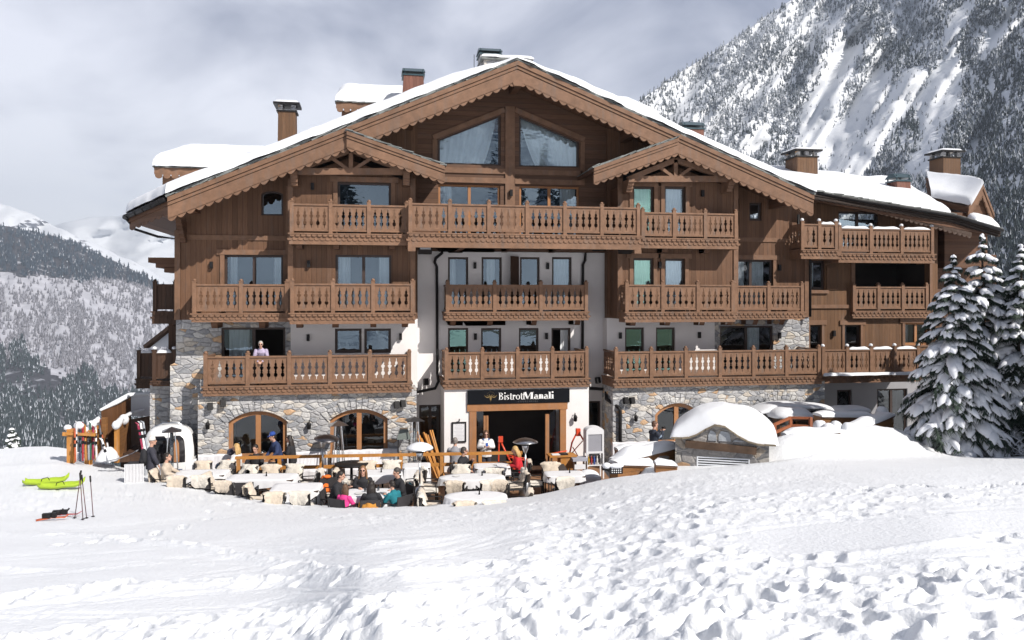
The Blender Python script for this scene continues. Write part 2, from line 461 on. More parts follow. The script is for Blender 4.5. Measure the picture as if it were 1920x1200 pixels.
# ---------------------------------------------------------------- the snow slope
def raster(polys, x0, x1, y0, y1, step, blur=2):
    """1 inside the outlines, softened; returns a sampler"""
    xs = np.arange(x0, x1 + step, step); ys = np.arange(y0, y1 + step, step)
    Xg, Yg = np.meshgrid(xs, ys); A = np.zeros_like(Xg, dtype=float)
    for val, p in polys:
        ins = np.zeros(Xg.shape, bool); n = len(p)
        for i in range(n):
            (xa, ya), (xb, yb) = p[i], p[(i + 1) % n]
            if ya == yb: continue
            c = ((ya > Yg) != (yb > Yg)) & (Xg < (xb - xa) * (Yg - ya) / (yb - ya) + xa)
            ins ^= c
        A[ins] = val
    for _ in range(blur):
        A = (A + np.roll(A, 1, 0) + np.roll(A, -1, 0)) / 3
        A = (A + np.roll(A, 1, 1) + np.roll(A, -1, 1)) / 3
    def f(x, y):
        u = np.clip((np.asarray(x, float) - x0) / step, 0, len(xs) - 1.001); v = np.clip((np.asarray(y, float) - y0) / step, 0, len(ys) - 1.001)
        i = u.astype(int); j = v.astype(int); a = u - i; b = v - j
        return (A[j, i] * (1 - a) + A[j, i + 1] * a) * (1 - b) + (A[j + 1, i] * (1 - a) + A[j + 1, i + 1] * a) * b
    return f
CREST = np.array([(-900, 800, 36), (-200, 838, 34), (0, 846, 33.5), (60, 838, 33.5), (130, 842, 33), (200, 872, 31), (255, 880, 29.4), (300, 892, 27.6), (340, 908, 26.3), (420, 927, 25.2), (520, 944, 24.5), (600, 955, 24),
                  (690, 961, 23.5), (720, 959, 23.4), (760, 961, 23.3), (850, 953, 23.6), (1000, 938, 24.0), (1090, 912, 24.3), (1145, 901, 24), (1260, 890, 23.2), (1480, 869, 23.8),
                  (1600, 862, 25.5), (1780, 862, 26.8), (1920, 852, 27.5), (2200, 835, 28), (3000, 780, 34)], float)
LAND = {}
def on_snow(px, py):
    """the point of the snow slope seen at column px, row py"""
    i = int(np.argmin(np.abs(LAND['px'] - px))); j = int(np.argmin(np.abs(LAND['PY'][:, i] - py)))
    return Vector((LAND['X'][j, i], LAND['Y'][j, i], LAND['Z'][j, i]))
def build_slope():
    px = np.concatenate([np.arange(-900, -60, 24), np.arange(-60, 1982, 2.4), np.arange(1982, 3000, 24)])
    yc = np.interp(px, CREST[:, 0], CREST[:, 1]); dc = np.interp(px, CREST[:, 0], CREST[:, 2])
    k = np.hanning(61); k /= k.sum()
    yc = np.convolve(np.pad(yc, 30, 'edge'), k, 'valid'); dc = np.convolve(np.pad(dc, 30, 'edge'), k, 'valid')
    zc = CZ - (yc - HOR) / FPX * dc
    u = (px - 960) / FPX
    q = np.concatenate([np.linspace(0, 1, 300) ** 1.0, 1 + np.array([.1, .25, .5, .9, 1.5, 2.5, 4, 6.5])])
    q1 = 0.185
    dm = 19.8; zm_ = 1.2 + 1.05 / (1 + np.exp(-(px - 1120) / 110))
    def profile(d):
        a = 5 + (zm_ - 5) * d / dm; b = zm_ + (zc - zm_) * (d - dm) / (dc - dm); kk = .18
        return np.maximum(a, b) + kk * np.log1p(np.exp(-np.abs(a - b) / kk))
    rows_d, rows_z = [], []
    for t in q:
        qq = 1 / dc + (q1 - 1 / dc) * t
        d = 1 / qq
        rows_d.append(d); rows_z.append(profile(d))
    rows_d = rows_d[::-1]; rows_z = rows_z[::-1]      # from the camera outwards
    nfront = len(rows_d)
    side_l = np.clip((300 - px) / 80, 0, 1); side_r = np.clip((px - 1140) / 70, 0, 1); mid = 1 - np.maximum(side_l, side_r)
    for k_, (dd, zm, zl, zr) in enumerate([(.18, -.05, -.02, 0), (.4, -.22, -.08, 0), (.7, -.5, -.2, .0), (1.1, -.9, -.45, .0), (1.8, -1.3, -.9, .0), (2.6, -1.4, -1.3, .0), (3.5, -1.5, -1.9, -.05), (5, -1.6, -3, -.2),
                                     (7, -1.7, -4.5, -.45), (9.5, -1.8, -6.5, -.7), (13, -1.9, -10, -1.0), (20, -2.2, -17, -1.2), (32, -3, -30, -1.5), (60, -8, -60, -6)]):
        rows_d.append(dc + dd)
        zmid = np.maximum(zc + zm, -0.30) if dd < 10 else np.full_like(zc, -0.30) + zm * 0.2
        rows_z.append(mid * zmid + side_l * (zc + zl) + side_r * (zc + zr))
    Dm = np.array(rows_d); Zm = np.array(rows_z); U = np.broadcast_to(u, Dm.shape); PX = np.broadcast_to(px, Dm.shape)
    X = CX + Dm * (SN + U * CS); Y = CY + Dm * (CS - U * SN)
    PY = HOR + FPX * (CZ - Zm) / Dm
    # where the snow is trodden, where it is groomed
    warp = (fbm(X * .35, Y * .35, 4, 5) - .5) * 60; warpy = (fbm(X * .5, Y * .5, 4, 9) - .5) * 34
    T = [(.3, [(-900, 780), (3000, 780), (3000, 1400), (-900, 1400)]),
         (.75, [(-300, 820), (130, 830), (300, 880), (600, 950), (800, 955), (1000, 930), (1300, 880), (1500, 870), (1560, 880), (1500, 905), (1700, 930), (1920, 915), (1920, 952), (1500, 975), (1200, 985), (1000, 992), (700, 985), (500, 975), (300, 950), (0, 970), (-300, 960)]),
         (1.0, [(-100, 1200), (300, 1160), (620, 1130), (880, 1090), (1010, 1000), (1200, 930), (1330, 920), (1420, 985), (1400, 1030), (1480, 1075), (1640, 1082), (1920, 1050), (2300, 1040), (2300, 1400), (-100, 1400)]),
         (.04, [(-500, 990), (60, 1000), (300, 1025), (500, 1050), (420, 1085), (120, 1110), (-500, 1130)]),
         (.04, [(560, 985), (1010, 992), (1000, 1010), (900, 1042), (700, 1052), (560, 1030)]),
         (.05, [(-300, 1150), (200, 1130), (500, 1105), (760, 1095), (620, 1122), (300, 1150), (-300, 1185)]),
         (.05, [(1440, 985), (1920, 958), (2300, 950), (2300, 1030), (1920, 1040), (1640, 1068), (1490, 1064)]),
         (.05, [(1570, 866), (1840, 868), (1830, 888), (1600, 888)]), (.1, [(1780, 955), (2000, 945), (2000, 958), (1780, 965)])]
    rough = raster(T, -900, 3000, 780, 1400, 5, 2)(PX + warp, PY + warpy)
    def track(pts, hw, s):
        pts = np.array(pts, float); yl = np.interp(PX, pts[:, 0], pts[:, 1]); on = (PX > pts[0, 0] - 40) & (PX < pts[-1, 0] + 40)
        return on * s * np.exp(-((PY - yl + warpy * .2) / hw) ** 2)
    lines = track([(-100, 1003), (180, 1005), (330, 1022), (450, 1043), (560, 1056), (640, 1075)], 7, 1.0) + track([(-100, 1148), (90, 1122), (200, 1112), (400, 1098), (560, 1083), (760, 1076), (1000, 1062)], 9, 1.1) \
        + track([(-100, 1072), (200, 1068), (360, 1058)], 4, .5) + track([(520, 1040), (660, 1022), (860, 1004), (1000, 996)], 5, .5) + track([(1480, 1050), (1640, 1032), (1800, 1015), (2000, 1000)], 5, .7) + track([(1520, 1068), (1920, 1042), (2100, 1030)], 6, .6)
    rough = np.clip(rough + lines * .9, 0, 1.25) * np.clip(.25 + 1.5 * fbm(X * .55, Y * .55, 3, 63), .35, 1.5)
    xs, ys = X + .25 * fbm(X, Y, 3, 31), Y + .25 * fbm(X, Y, 3, 37)
    l1 = 1 - np.abs(2 * fbm(xs * 2.0, ys * 2.0, 3, 3) - 1) * 2
    l2 = fbm(xs * 5.2, ys * 5.2, 4, 11, .62) - .5
    l3 = fbm(xs * 13, ys * 13, 3, 13, .6) - .5
    big = fbm(X * .22, Y * .22, 3, 21) - .5
    near = np.ones_like(Dm); near[nfront:] = .6
    dz = big * .16 + rough * ((fbm(xs * 1.5, ys * 1.5, 3, 3) - .5) * .065 + l2 * .030 + l3 * .022 + np.clip(fbm(xs * 6.5, ys * 6.5, 2, 51) - .60, 0, 1) * .10) * near + .008 * (fbm(X * 3, Y * 3, 3, 41) - .5) + lines * .045
    # ski tracks: pairs of thin grooves that cross the smooth snow
    rng = np.random.default_rng(4)
    for _ in range(26):
        x0_, y0_ = rng.uniform(-200, 2000), rng.uniform(960, 1180); sl_, cv = rng.normal(-.03, .09), rng.normal(0, 7e-5); ln_ = rng.uniform(300, 900); hw = rng.uniform(1.3, 2.2)
        for g in (0, rng.uniform(5, 9)):
            yl = y0_ + g + sl_ * (PX - x0_) + cv * (PX - x0_) ** 2
            dz = dz - .016 * np.exp(-((PY - yl) / hw) ** 2) * np.clip(1 - np.abs(PX - x0_) / ln_, 0, 1) ** .3 * (1 - .8 * np.clip(rough, 0, 1))
    # boot prints
    Z = Zm + dz
    inner = slice(0, nfront)
    for _ in range(1500):
        a, b = rng.uniform(-60, 1980), rng.uniform(900, 1240)
        i0 = np.searchsorted(px, a)
        if i0 < 2 or i0 > len(px) - 3: continue
        col = PY[:nfront, i0]; j0 = int(np.argmin(np.abs(col - b)))
        if rough[j0, i0] < .6: continue
        cx_, cy_ = X[j0, i0], Y[j0, i0]
        r = rng.uniform(.07, .14); dep = rng.uniform(.02, .075); ang = rng.uniform(0, math.pi)
        di = int(3 * r * FPX / Dm[j0, i0] / 2.4) + 3
        sl = (slice(max(0, j0 - 30), min(nfront, j0 + 30)), slice(max(0, i0 - di), min(len(px), i0 + di)))
        ex, ey = X[sl] - cx_, Y[sl] - cy_
        ea, eb = ex * math.cos(ang) + ey * math.sin(ang), -ex * math.sin(ang) + ey * math.cos(ang)
        rr = np.sqrt((ea / (r * 1.5)) ** 2 + (eb / r) ** 2)
        Z[sl] += -dep * np.exp(-rr ** 3) + dep * .3 * np.exp(-((rr - 1.4) / .35) ** 2)
    # trails of deeper prints, left foot and right foot in turn
    for trail in ([(1330, 950), (1290, 985), (1210, 1030), (1130, 1085), (1080, 1140), (1040, 1200)], [(1120, 955), (1090, 1000), (1065, 1055), (1000, 1120), (930, 1190)], [(1530, 1078), (1420, 1110), (1320, 1150), (1260, 1205)],
                  [(1800, 1062), (1720, 1100), (1650, 1160), (1600, 1210)], [(1900, 905), (1800, 915), (1700, 912), (1600, 925)], [(420, 945), (360, 985), (250, 1010), (120, 1025)]):
        tr = np.array(trail, float); seg = np.hypot(np.diff(tr[:, 0]), np.diff(tr[:, 1])); cum = np.concatenate([[0], np.cumsum(seg)]); s_ = 0; foot = 1
        while s_ < cum[-1]:
            a, b = np.interp(s_, cum, tr[:, 0]), np.interp(s_, cum, tr[:, 1]); i0 = int(np.searchsorted(px, a)); j0 = int(np.argmin(np.abs(PY[:nfront, i0] - b)))
            dd = Dm[j0, i0]; cx_, cy_ = X[j0, i0] + foot * .12, Y[j0, i0]; di = int(.6 * FPX / dd / 2.4) + 3
            sl = (slice(max(0, j0 - 34), min(nfront, j0 + 34)), slice(max(0, i0 - di), min(len(px), i0 + di)))
            ex, ey = X[sl] - cx_, Y[sl] - cy_; rr = np.sqrt((ex / .10) ** 2 + (ey / .19) ** 2)
            Z[sl] += -.085 * np.exp(-rr ** 4) + .022 * np.exp(-((rr - 1.35) / .3) ** 2)
            foot = -foot; s_ += .36 * FPX / dd * (.55 if abs(tr[-1, 1] - tr[0, 1]) > abs(tr[-1, 0] - tr[0, 0]) else .9) * rng.uniform(.85, 1.15)
    # mounds heaped behind the crest on the trees' side
    def mound(x, y, rx, ry, h, p=2.0):
        e = np.sqrt(((X - x) / rx) ** 2 + ((Y - y) / ry) ** 2)
        return h * np.exp(-np.abs(e) ** p)
    m1 = D(1545, 26.3); m2 = D(1655, 27.2); m3 = D(1470, 25.5); m4 = D(1165, 24.9)
    Z += mound(m1.x, m1.y, 1.5, 1.3, .66, 2.4) + mound(m2.x, m2.y, 1.6, 1.3, .86, 2.4) + mound(m3.x, m3.y, 1.0, .9, .35)
    m5 = D(300, 27.9); Z += mound(D(30, 28.3).x, D(30, 28.3).y, 2.2, .9, .12)
    LAND.update(px=px, X=X[:nfront], Y=Y[:nfront], Z=Z[:nfront], PY=(HOR + FPX * (CZ - Z) / Dm)[:nfront])
    me = np_mesh('snow_slope', np.stack([X, Y, Z], -1).reshape(-1, 3), grid_faces(*X.shape), SNOW_GROUND)
    o = link(bpy.data.objects.new('snow_slope', me)); tag(o, kind='structure')
    # the piste goes on uphill behind the camera
    n = 90
    gx = np.linspace(-260, 260, n); gy = np.linspace(CY - 1.2, CY - 260, n)
    Xb, Yb = np.meshgrid(gx, gy); run = CY - Yb
    Zb = 4.9 + run * .30 + (fbm(Xb * .03, Yb * .03, 4, 71) - .5) * run * .12 + (fbm(Xb * .12, Yb * .12, 3, 73) - .5) * np.minimum(run * .2, 5)
    me = np_mesh('upper_slope', np.stack([Xb, Yb, Zb], -1).reshape(-1, 3), grid_faces(n, n), SNOW_GROUND)
    tag(link(bpy.data.objects.new('upper_piste', me)), kind='structure')
    mb = MB()
    mb.quad((-9000, -1500, -330), (9000, -1500, -330), (9000, 9000, -330), (-9000, 9000, -330))
    tag(mb.build('valley_ground', SNOW), kind='structure')
    mb = MB()
    a, b = WX(296, -6.3), WX(1160, -6.3)
    mb.add([(a, -8.6, 0), (b, -8.6, 0), (b + 1, .2, 0), (a - 1.2, .2, 0), (a, -8.6, -.2), (b, -8.6, -.2)], [(0, 1, 2, 3), (4, 5, 1, 0)])
    tag(mb.build('terrace_floor', WOOD_DECK), kind='structure')
build_slope()

# ---------------------------------------------------------------- mountains
def ruled(name, px, yr, dr, yb, db, nrow, mats, disp=None, mi=None, over=.12):
    """a mountainside: columns px, ridge (row, distance), foot (row, distance); it falls away again behind the ridge"""
    t = np.linspace(0, 1, nrow)[:, None]
    PX = np.broadcast_to(px, (nrow, len(px)))
    Dm = db * (1 - t) + dr * t; PY = yb * (1 - t) + yr * t
    if disp is not None: Dm = Dm * (1 + disp(PX, PY))
    Zm = CZ - (PY - HOR) / FPX * Dm
    U = (PX - 960) / FPX
    X = CX + Dm * (SN + U * CS); Y = CY + Dm * (CS - U * SN)
    bx = X[-1] + (X[-1] - CX) * over; by = Y[-1] + (Y[-1] - CY) * over
    X = np.vstack([X, bx]); Y = np.vstack([Y, by]); Zm = np.vstack([Zm, Zm[-1] * .6])
    me = np_mesh(name, np.stack([X, Y, Zm], -1).reshape(-1, 3), grid_faces(nrow + 1, len(px)), mats, mi)
    tag(link(bpy.data.objects.new(name, me)), kind='structure')
    return PX, PY, X[:-1], Y[:-1], Zm[:-1]

def forest(name, pts, hts, snowy, mats, tiers=4, spikes=7, seed=1, wide=.24):
    """many small conifers in one mesh; snowy = share of faces that carry snow, per tree"""
    rng = np.random.default_rng(seed); n = len(pts); V = []; F = []; M = []
    s2 = spikes * 2; base = 0
    ph = rng.uniform(0, 6.28, n)
    lean = rng.normal(0, .03, (n, 2))
    for k in range(tiers):
        f0 = k / tiers
        zt = hts * (1 - f0 * .86); zb = hts * max(0.02, 1 - (f0 + 1.35 / tiers)) * .95
        r = hts * wide * (0.22 + .78 * (f0 + 1 / tiers)) * rng.uniform(.75, 1.2, n)
        ang = ph[:, None] + k * 1.3 + np.arange(s2)[None, :] * 2 * math.pi / s2 + rng.normal(0, .1, (n, s2))
        rad = r[:, None] * np.where(np.arange(s2) % 2 == 0, 1.0, .55)[None, :] * rng.uniform(.7, 1.25, (n, s2))
        rim = np.stack([pts[:, 0:1] + rad * np.cos(ang) + lean[:, 0:1] * zb[:, None], pts[:, 1:2] + rad * np.sin(ang) + lean[:, 1:2] * zb[:, None],
                        pts[:, 2:3] + zb[:, None] + hts[:, None] * rng.uniform(-.03, .05, (n, s2))], -1)
        ap = np.stack([pts[:, 0] + lean[:, 0] * zt, pts[:, 1] + lean[:, 1] * zt, pts[:, 2] + zt], -1)[:, None, :]
        V.append(np.concatenate([ap, rim], 1).reshape(-1, 3))
        st = base + np.arange(n)[:, None] * (s2 + 1)
        j = np.arange(s2)[None, :]
        F.append(np.stack([np.broadcast_to(st, (n, s2)), st + 1 + j, st + 1 + (j + 1) % s2], -1).reshape(-1, 3))
        M.append((rng.random((n, s2)) < snowy[:, None]).astype(int).reshape(-1))
        base += n * (s2 + 1)
    me = np_mesh(name, np.concatenate(V), np.concatenate(F), mats, np.concatenate(M), smooth=False)
    return link(bpy.data.objects.new(name, me))

def sampler(S, rng, count, weight):
    """random places on a ruled mountainside"""
    PX, PY, X, Y, Z = S; nr, nc = X.shape; out = []; got = 0
    while got < count:
        m = 20000
        a = rng.random(m) * (nr - 1.001); b = rng.random(m) * (nc - 1.001)
        i = a.astype(int); j = b.astype(int); fa = a - i; fb = b - j
        bl = lambda A: (A[i, j] * (1 - fb) + A[i, j + 1] * fb) * (1 - fa) + (A[i + 1, j] * (1 - fb) + A[i + 1, j + 1] * fb) * fa
        px, py = bl(PX), bl(PY)
        ok = rng.random(m) < weight(px, py)
        P = np.stack([bl(X), bl(Y), bl(Z), px, py], -1)[ok]
        out.append(P); got += len(P)
    return np.concatenate(out)[:count]

FAR_SNOW = snowmat('mountain_snow', 0.5, .05, (.74, .76, .80), 3.0)
PINE_FAR = pmat('far_conifer', (.035, .05, .055), .9, .4, .2, bump=0)
PINE_FROST = pmat('far_frosted_conifer', (.50, .53, .59), .9, .12, .2, bump=0)
PINE_CLOUD_SHADE = pmat('cloud_shade_conifer', (.028, .045, .065), .9, .3, .1, bump=0)  # cloud shadow on the upper valley side, painted as dark blue trees
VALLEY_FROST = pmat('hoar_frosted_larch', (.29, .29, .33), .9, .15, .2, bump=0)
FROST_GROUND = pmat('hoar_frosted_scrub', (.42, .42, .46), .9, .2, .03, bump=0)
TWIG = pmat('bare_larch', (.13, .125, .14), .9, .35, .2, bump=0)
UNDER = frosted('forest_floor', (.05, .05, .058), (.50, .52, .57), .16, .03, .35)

def build_mountains():
    rng = np.random.default_rng(11)
    # the near mountain behind the wing
    px = np.arange(1060, 2420, 5.0)
    kx = [1060, 1150, 1205, 1250, 1330, 1400, 1490, 1600, 1700, 1800, 1920, 2100, 2420]
    yr = np.interp(px, kx, [300, 225, 186, 150, 103, 56, -2, -60, -110, -150, -190, -260, -380]) + (fbm(px * .03, px * 0, 3, 5) - .5) * 10
    dr = np.interp(px, kx, [1250, 1250, 1250, 1280, 1320, 1350, 1400, 1380, 1300, 1200, 1100, 1000, 900])
    yb = np.full_like(px, 640.0); db = np.interp(px, [1060, 1400, 1700, 1920, 2420], [760, 640, 420, 260, 220])
    qd = lambda x, y: x * .804 + y * .594
    ch = raster([(1, [(1570, 90), (1612, 84), (1600, 130), (1574, 190), (1558, 250), (1535, 300), (1498, 290), (1503, 230), (1530, 165)]),
                 (1, [(1640, 128), (1676, 138), (1648, 200), (1602, 262), (1574, 330), (1532, 318), (1560, 250), (1600, 190)]),
                 (1, [(1700, 126), (1745, 128), (1704, 210), (1646, 292), (1616, 345), (1576, 340), (1622, 250), (1662, 190)]),
                 (1, [(1788, 88), (1806, 130), (1802, 182), (1774, 242), (1756, 300), (1744, 335), (1690, 335), (1728, 262), (1716, 202), (1758, 130)]),
                 (1, [(1422, 238), (1452, 222), (1440, 262), (1404, 304), (1394, 284)]), (.8, [(1790, 20), (1838, -6), (1806, 60), (1772, 92), (1764, 70)]),
                 (.8, [(1840, 60), (1900, 40), (1880, 90), (1830, 130)]), (.7, [(1560, 20), (1600, 10), (1570, 60), (1540, 90)])], 1000, 2500, -420, 700, 6, 2)
    gul = lambda x, y: (fbm(qd(x, y) * .030, (y * .804 - x * .594) * .006, 3, 61) - .5)
    disp = lambda x, y: gul(x, y) * .10 + (fbm(x * .02, y * .02, 4, 67) - .5) * .03
    S = ruled('right_mountain', px, yr, dr, yb, db, 150, FAR_SNOW, disp)
    def wgt(x, y):
        d = 260 + (640 - y) * 1.4
        w = .25 + .75 * np.clip(d / 1200, 0, 1)
        clump = np.clip((fbm(x * .035, y * .035, 4, 77) - .30) * 4, .35, 1)
        return w * clump * (1 - .93 * np.clip((ch(x, y) - .30) * 1.9, 0, 1)) * ((x < 2150) & (y < 600))
    P = sampler(S, rng, 27000, wgt)
    n = len(P)
    hts = rng.uniform(5.5, 11, n); hts *= np.where(ch(P[:, 3], P[:, 4]) > .4, .5, 1)
    sn = np.clip(.50 + (fbm(P[:, 3] * .02, P[:, 4] * .02, 3, 7) - .5) * .9 - np.clip((P[:, 3] - 1780) / 500, 0, .2), .15, .8)
    f = forest('mountain_forest', P[:, :3] - np.array([0, 0, .5]), hts, sn, [PINE_FAR, PINE_FROST], 4, 6, 3)
    tag(f, kind='stuff')
    # the valley's far side
    px = np.arange(-420, 560, 5.0)
    kx = [-420, -200, 0, 60, 120, 200, 260, 310, 400, 560]
    yr = np.interp(px, kx, [350, 390, 424, 432, 450, 482, 512, 540, 585, 650]) + (fbm(px * .05, px * 0, 3, 8) - .5) * 6
    dr = np.full_like(px, 2300.0); yb = np.full_like(px, 930.0); db = np.full_like(px, 620.0)
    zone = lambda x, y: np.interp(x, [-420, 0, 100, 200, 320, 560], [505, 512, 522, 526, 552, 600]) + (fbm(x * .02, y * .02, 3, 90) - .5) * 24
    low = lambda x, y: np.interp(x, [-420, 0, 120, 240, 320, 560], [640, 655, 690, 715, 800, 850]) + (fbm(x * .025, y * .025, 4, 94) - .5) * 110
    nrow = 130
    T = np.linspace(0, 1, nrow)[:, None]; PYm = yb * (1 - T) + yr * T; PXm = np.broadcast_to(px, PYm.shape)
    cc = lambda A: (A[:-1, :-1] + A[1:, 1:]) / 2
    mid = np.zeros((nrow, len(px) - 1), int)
    mid[:-1] = np.where(cc(PYm) < zone(cc(PXm), cc(PYm)), 1, np.where(cc(PYm) > low(cc(PXm), cc(PYm)), 1, 0))  # the upper band's dark ground carries the painted cloud shadow too
    disp = lambda x, y: (fbm(x * .014, y * .014, 4, 99) - .5) * .10
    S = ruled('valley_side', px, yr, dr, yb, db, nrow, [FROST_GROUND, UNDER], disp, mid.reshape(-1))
    clear = raster([(1, [(0, 690), (60, 700), (130, 690), (110, 730), (40, 745)]), (1, [(-20, 500), (16, 510), (14, 540), (-20, 535)]), (.8, [(20, 520), (140, 525), (120, 548), (20, 550)]),
                    (.8, [(140, 545), (260, 590), (250, 605), (150, 565)]), (.6, [(60, 640), (110, 640), (100, 690), (60, 680)])], -420, 560, 300, 960, 6, 1)
    w2 = lambda x, y: (np.clip((fbm(x * .05, y * .05, 3, 55) - .3) * 4, .25, 1) * (1 - .85 * np.clip(clear(x, y), 0, 1))) * (y < 880) * (x < 440)
    P = sampler(S, rng, 19000, w2)
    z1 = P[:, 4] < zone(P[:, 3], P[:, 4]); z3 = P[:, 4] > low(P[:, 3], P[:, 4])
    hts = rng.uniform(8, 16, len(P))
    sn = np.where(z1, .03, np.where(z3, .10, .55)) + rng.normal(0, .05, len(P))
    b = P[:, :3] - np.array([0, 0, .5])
    tag(forest('cloud_shade_forest', b[z1], hts[z1] * 1.25, np.clip(sn[z1], 0, 1), [PINE_CLOUD_SHADE, PINE_FROST], 3, 5, 5, .26), kind='stuff')  # cloud shadow put into tree colour and scant snow
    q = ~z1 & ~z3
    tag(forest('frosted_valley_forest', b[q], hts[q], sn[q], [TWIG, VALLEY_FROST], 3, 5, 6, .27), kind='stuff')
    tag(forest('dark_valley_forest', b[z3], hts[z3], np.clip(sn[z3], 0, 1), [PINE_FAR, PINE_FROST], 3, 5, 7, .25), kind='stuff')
    # snow peaks far beyond
    px = np.arange(-700, 700, 8.0)
    yr = np.interp(px, [-700, -200, 0, 60, 110, 160, 250, 330, 420, 700], [260, 330, 380, 402, 428, 450, 492, 535, 585, 700]) + (fbm(px * .04, px * 0, 4, 15) - .5) * 9
    disp = lambda x, y: (fbm(x * .012 + y * .01, y * .018, 5, 101) - .5) * .12
    ruled('snow_peak', px, yr, np.full_like(px, 5200.0), np.full_like(px, 720.0), np.full_like(px, 3200.0), 70, frosted('peak_rock', (.12, .12, .14), (.74, .76, .80), .5, .004, .5), disp)
    yr = np.interp(px, [-700, 0, 100, 180, 260, 330, 420, 700], [470, 440, 420, 402, 404, 425, 455, 560]) + (fbm(px * .03, px * 0, 4, 19) - .5) * 12
    ruled('snow_peak_behind', px, yr, np.full_like(px, 7600.0), np.full_like(px, 720.0), np.full_like(px, 5600.0), 70, FAR_SNOW, disp)
build_mountains()
def opposite_wood():
    """conifers up the piste behind the camera, seen in the window panes"""
    rng = np.random.default_rng(23); n = 1500; x = rng.uniform(-230, 230, n); r = rng.uniform(45, 250, n)
    keep = fbm(x * .022, r * .022, 3, 83) > .64; x, r = x[keep], r[keep]
    z = 4.9 + r * .30 + (fbm(x * .03, (CY - r) * .03, 4, 71) - .5) * r * .12 - 1
    f = forest('piste_forest', np.stack([x, CY - r, z], -1), rng.uniform(7, 14, len(x)), np.full(len(x), .3), [PINE_FAR, PINE_FROST], 4, 6, 29)
    tag(f, kind='stuff')
opposite_wood()

def haze():
    mb = MB().box(-8800, 8800, -1400, 8900, -335, 1150)
    m = bpy.data.materials.new('mountain_air'); m.use_nodes = True; nt = m.node_tree; nt.nodes.clear()
    out = nt.nodes.new('ShaderNodeOutputMaterial'); v = nt.nodes.new('ShaderNodeVolumePrincipled')
    v.inputs['Color'].default_value = (.74, .84, 1.0, 1); v.inputs['Density'].default_value = .00013; v.inputs['Anisotropy'].default_value = .1
    nt.links.new(v.outputs[0], out.inputs['Volume'])
    tag(mb.build('haze', m), kind='stuff')
haze()
# ---------------------------------------------------------------- the chalet
L1, L2, L3 = 3.57, 6.22, 9.18
ZSPLIT = 5.93
FY = -2.2                                        # plane of the bargeboards
APEX = Vector((.71, 0, 15.81)); SL, SR = .435, .395
XL, XR = -11.88, 13.0
def roofz(x): return APEX.z - ((APEX.x - x) * SL if x < APEX.x else (x - APEX.x) * SR)

chalet = thing('chalet', 'big brown timber chalet with balconies, white plaster middle, stone base and snowy gable roof', 'building', (0, 0, 0))
wing = thing('chalet_wing', 'smaller ochre timber wing joined to the big chalet beside the snowy conifers', 'building', (WX(1640, .5), .5, 0))

def wpart(mb, name, mats, parent):
    o = mb.build(name, mats, parent)
    if parent is not None:
        p = parent
        while p is not None:
            o.location -= p.location; p = p.parent
    return o

class Opening: pass
def rect_of(px0, px1, ytop, Y, ybot=None, zbot=None):
    x0, x1 = WX(px0, Y), WX(px1, Y); pm = (px0 + px1) / 2
    z1 = WZ(pm, ytop, Y); z0 = zbot if zbot is not None else WZ(pm, ybot, Y)
    return x0, x1, z0, z1
def hole(r): return [(r[0], r[2]), (r[1], r[2]), (r[1], r[3]), (r[0], r[3])]

def curtain(x0, x1, z0, z1, y, spread=None):
    """a hanging curtain with folds; spread = (top edges, bottom edges) for one gathered aside"""
    n = max(8, int((x1 - x0) / .035)); V = []; nz = 6
    for k in range(nz + 1):
        t = k / nz
        for i in range(n + 1):
            s = i / n
            if spread:
                (a0, a1), (b0, b1) = spread
                xa, xb = a0 + (b0 - a0) * (1 - t), a1 + (b1 - a1) * (1 - t)
            else: xa, xb = x0, x1
            V.append((xa + (xb - xa) * s, y + .035 * math.sin(s * n * 1.25) + .015 * math.sin(s * n * .5 + k * .2), z0 + (z1 - z0) * t))
    F = [(k * (n + 1) + i, k * (n + 1) + i + 1, (k + 1) * (n + 1) + i + 1, (k + 1) * (n + 1) + i) for k in range(nz) for i in range(n)]
    return MB().add(V, F, 0, True)

def window(parent, r, Y, leaves=1, fw=.085, glassm=None, frame=None, curtains=(), open_leaf=None, rec=.09, sill=False, shape=None):
    """frame (part) > panes, curtains (sub-parts); r = x0, x1, z0, z1"""
    x0, x1, z0, z1 = r; frame = frame or FRAME; glassm = glassm or GLASS
    mb = MB(); ya, yb = Y + rec, Y + rec + .07
    mb.box(x0, x0 + fw, ya, yb, z0, z1); mb.box(x1 - fw, x1, ya, yb, z0, z1)
    mb.box(x0 + fw, x1 - fw, ya, yb, z1 - fw, z1); mb.box(x0 + fw, x1 - fw, ya, yb, z0, z0 + fw * 1.3)
    w = (x1 - x0 - fw) / leaves
    for k in range(1, leaves): mb.box(x0 + fw / 2 + w * k - fw * .7, x0 + fw / 2 + w * k + fw * .7, ya - .01, yb, z0 + fw * 1.3, z1 - fw)
    f = wpart(mb, 'window', frame, parent)
    for k in range(leaves):
        if open_leaf == k: continue
        a = x0 + fw + (w * k if k == 0 else w * k + fw * .2); b = x0 + w * (k + 1) + (0 if k == leaves - 1 else -fw * .2)
        q = MB(); q.quad((a, ya + .04, z0 + fw * 1.3), (b, ya + .04, z0 + fw * 1.3), (b, ya + .04, z1 - fw), (a, ya + .04, z1 - fw))
        wpart(q, 'pane', glassm, f)
    for c in curtains:
        a, b = x0 + (x1 - x0) * c[0], x0 + (x1 - x0) * c[1]
        wpart(curtain(a, b, z0 + .04, z1 - .05, Y + rec + .22), 'curtain', CURTAIN, f)
    if sill:
        wpart(MB().box(x0 - .08, x1 + .08, Y - .06, Y + .1, z0 - .07, z0 + .002), 'sill', WOOD_TRIM, f)
    return f
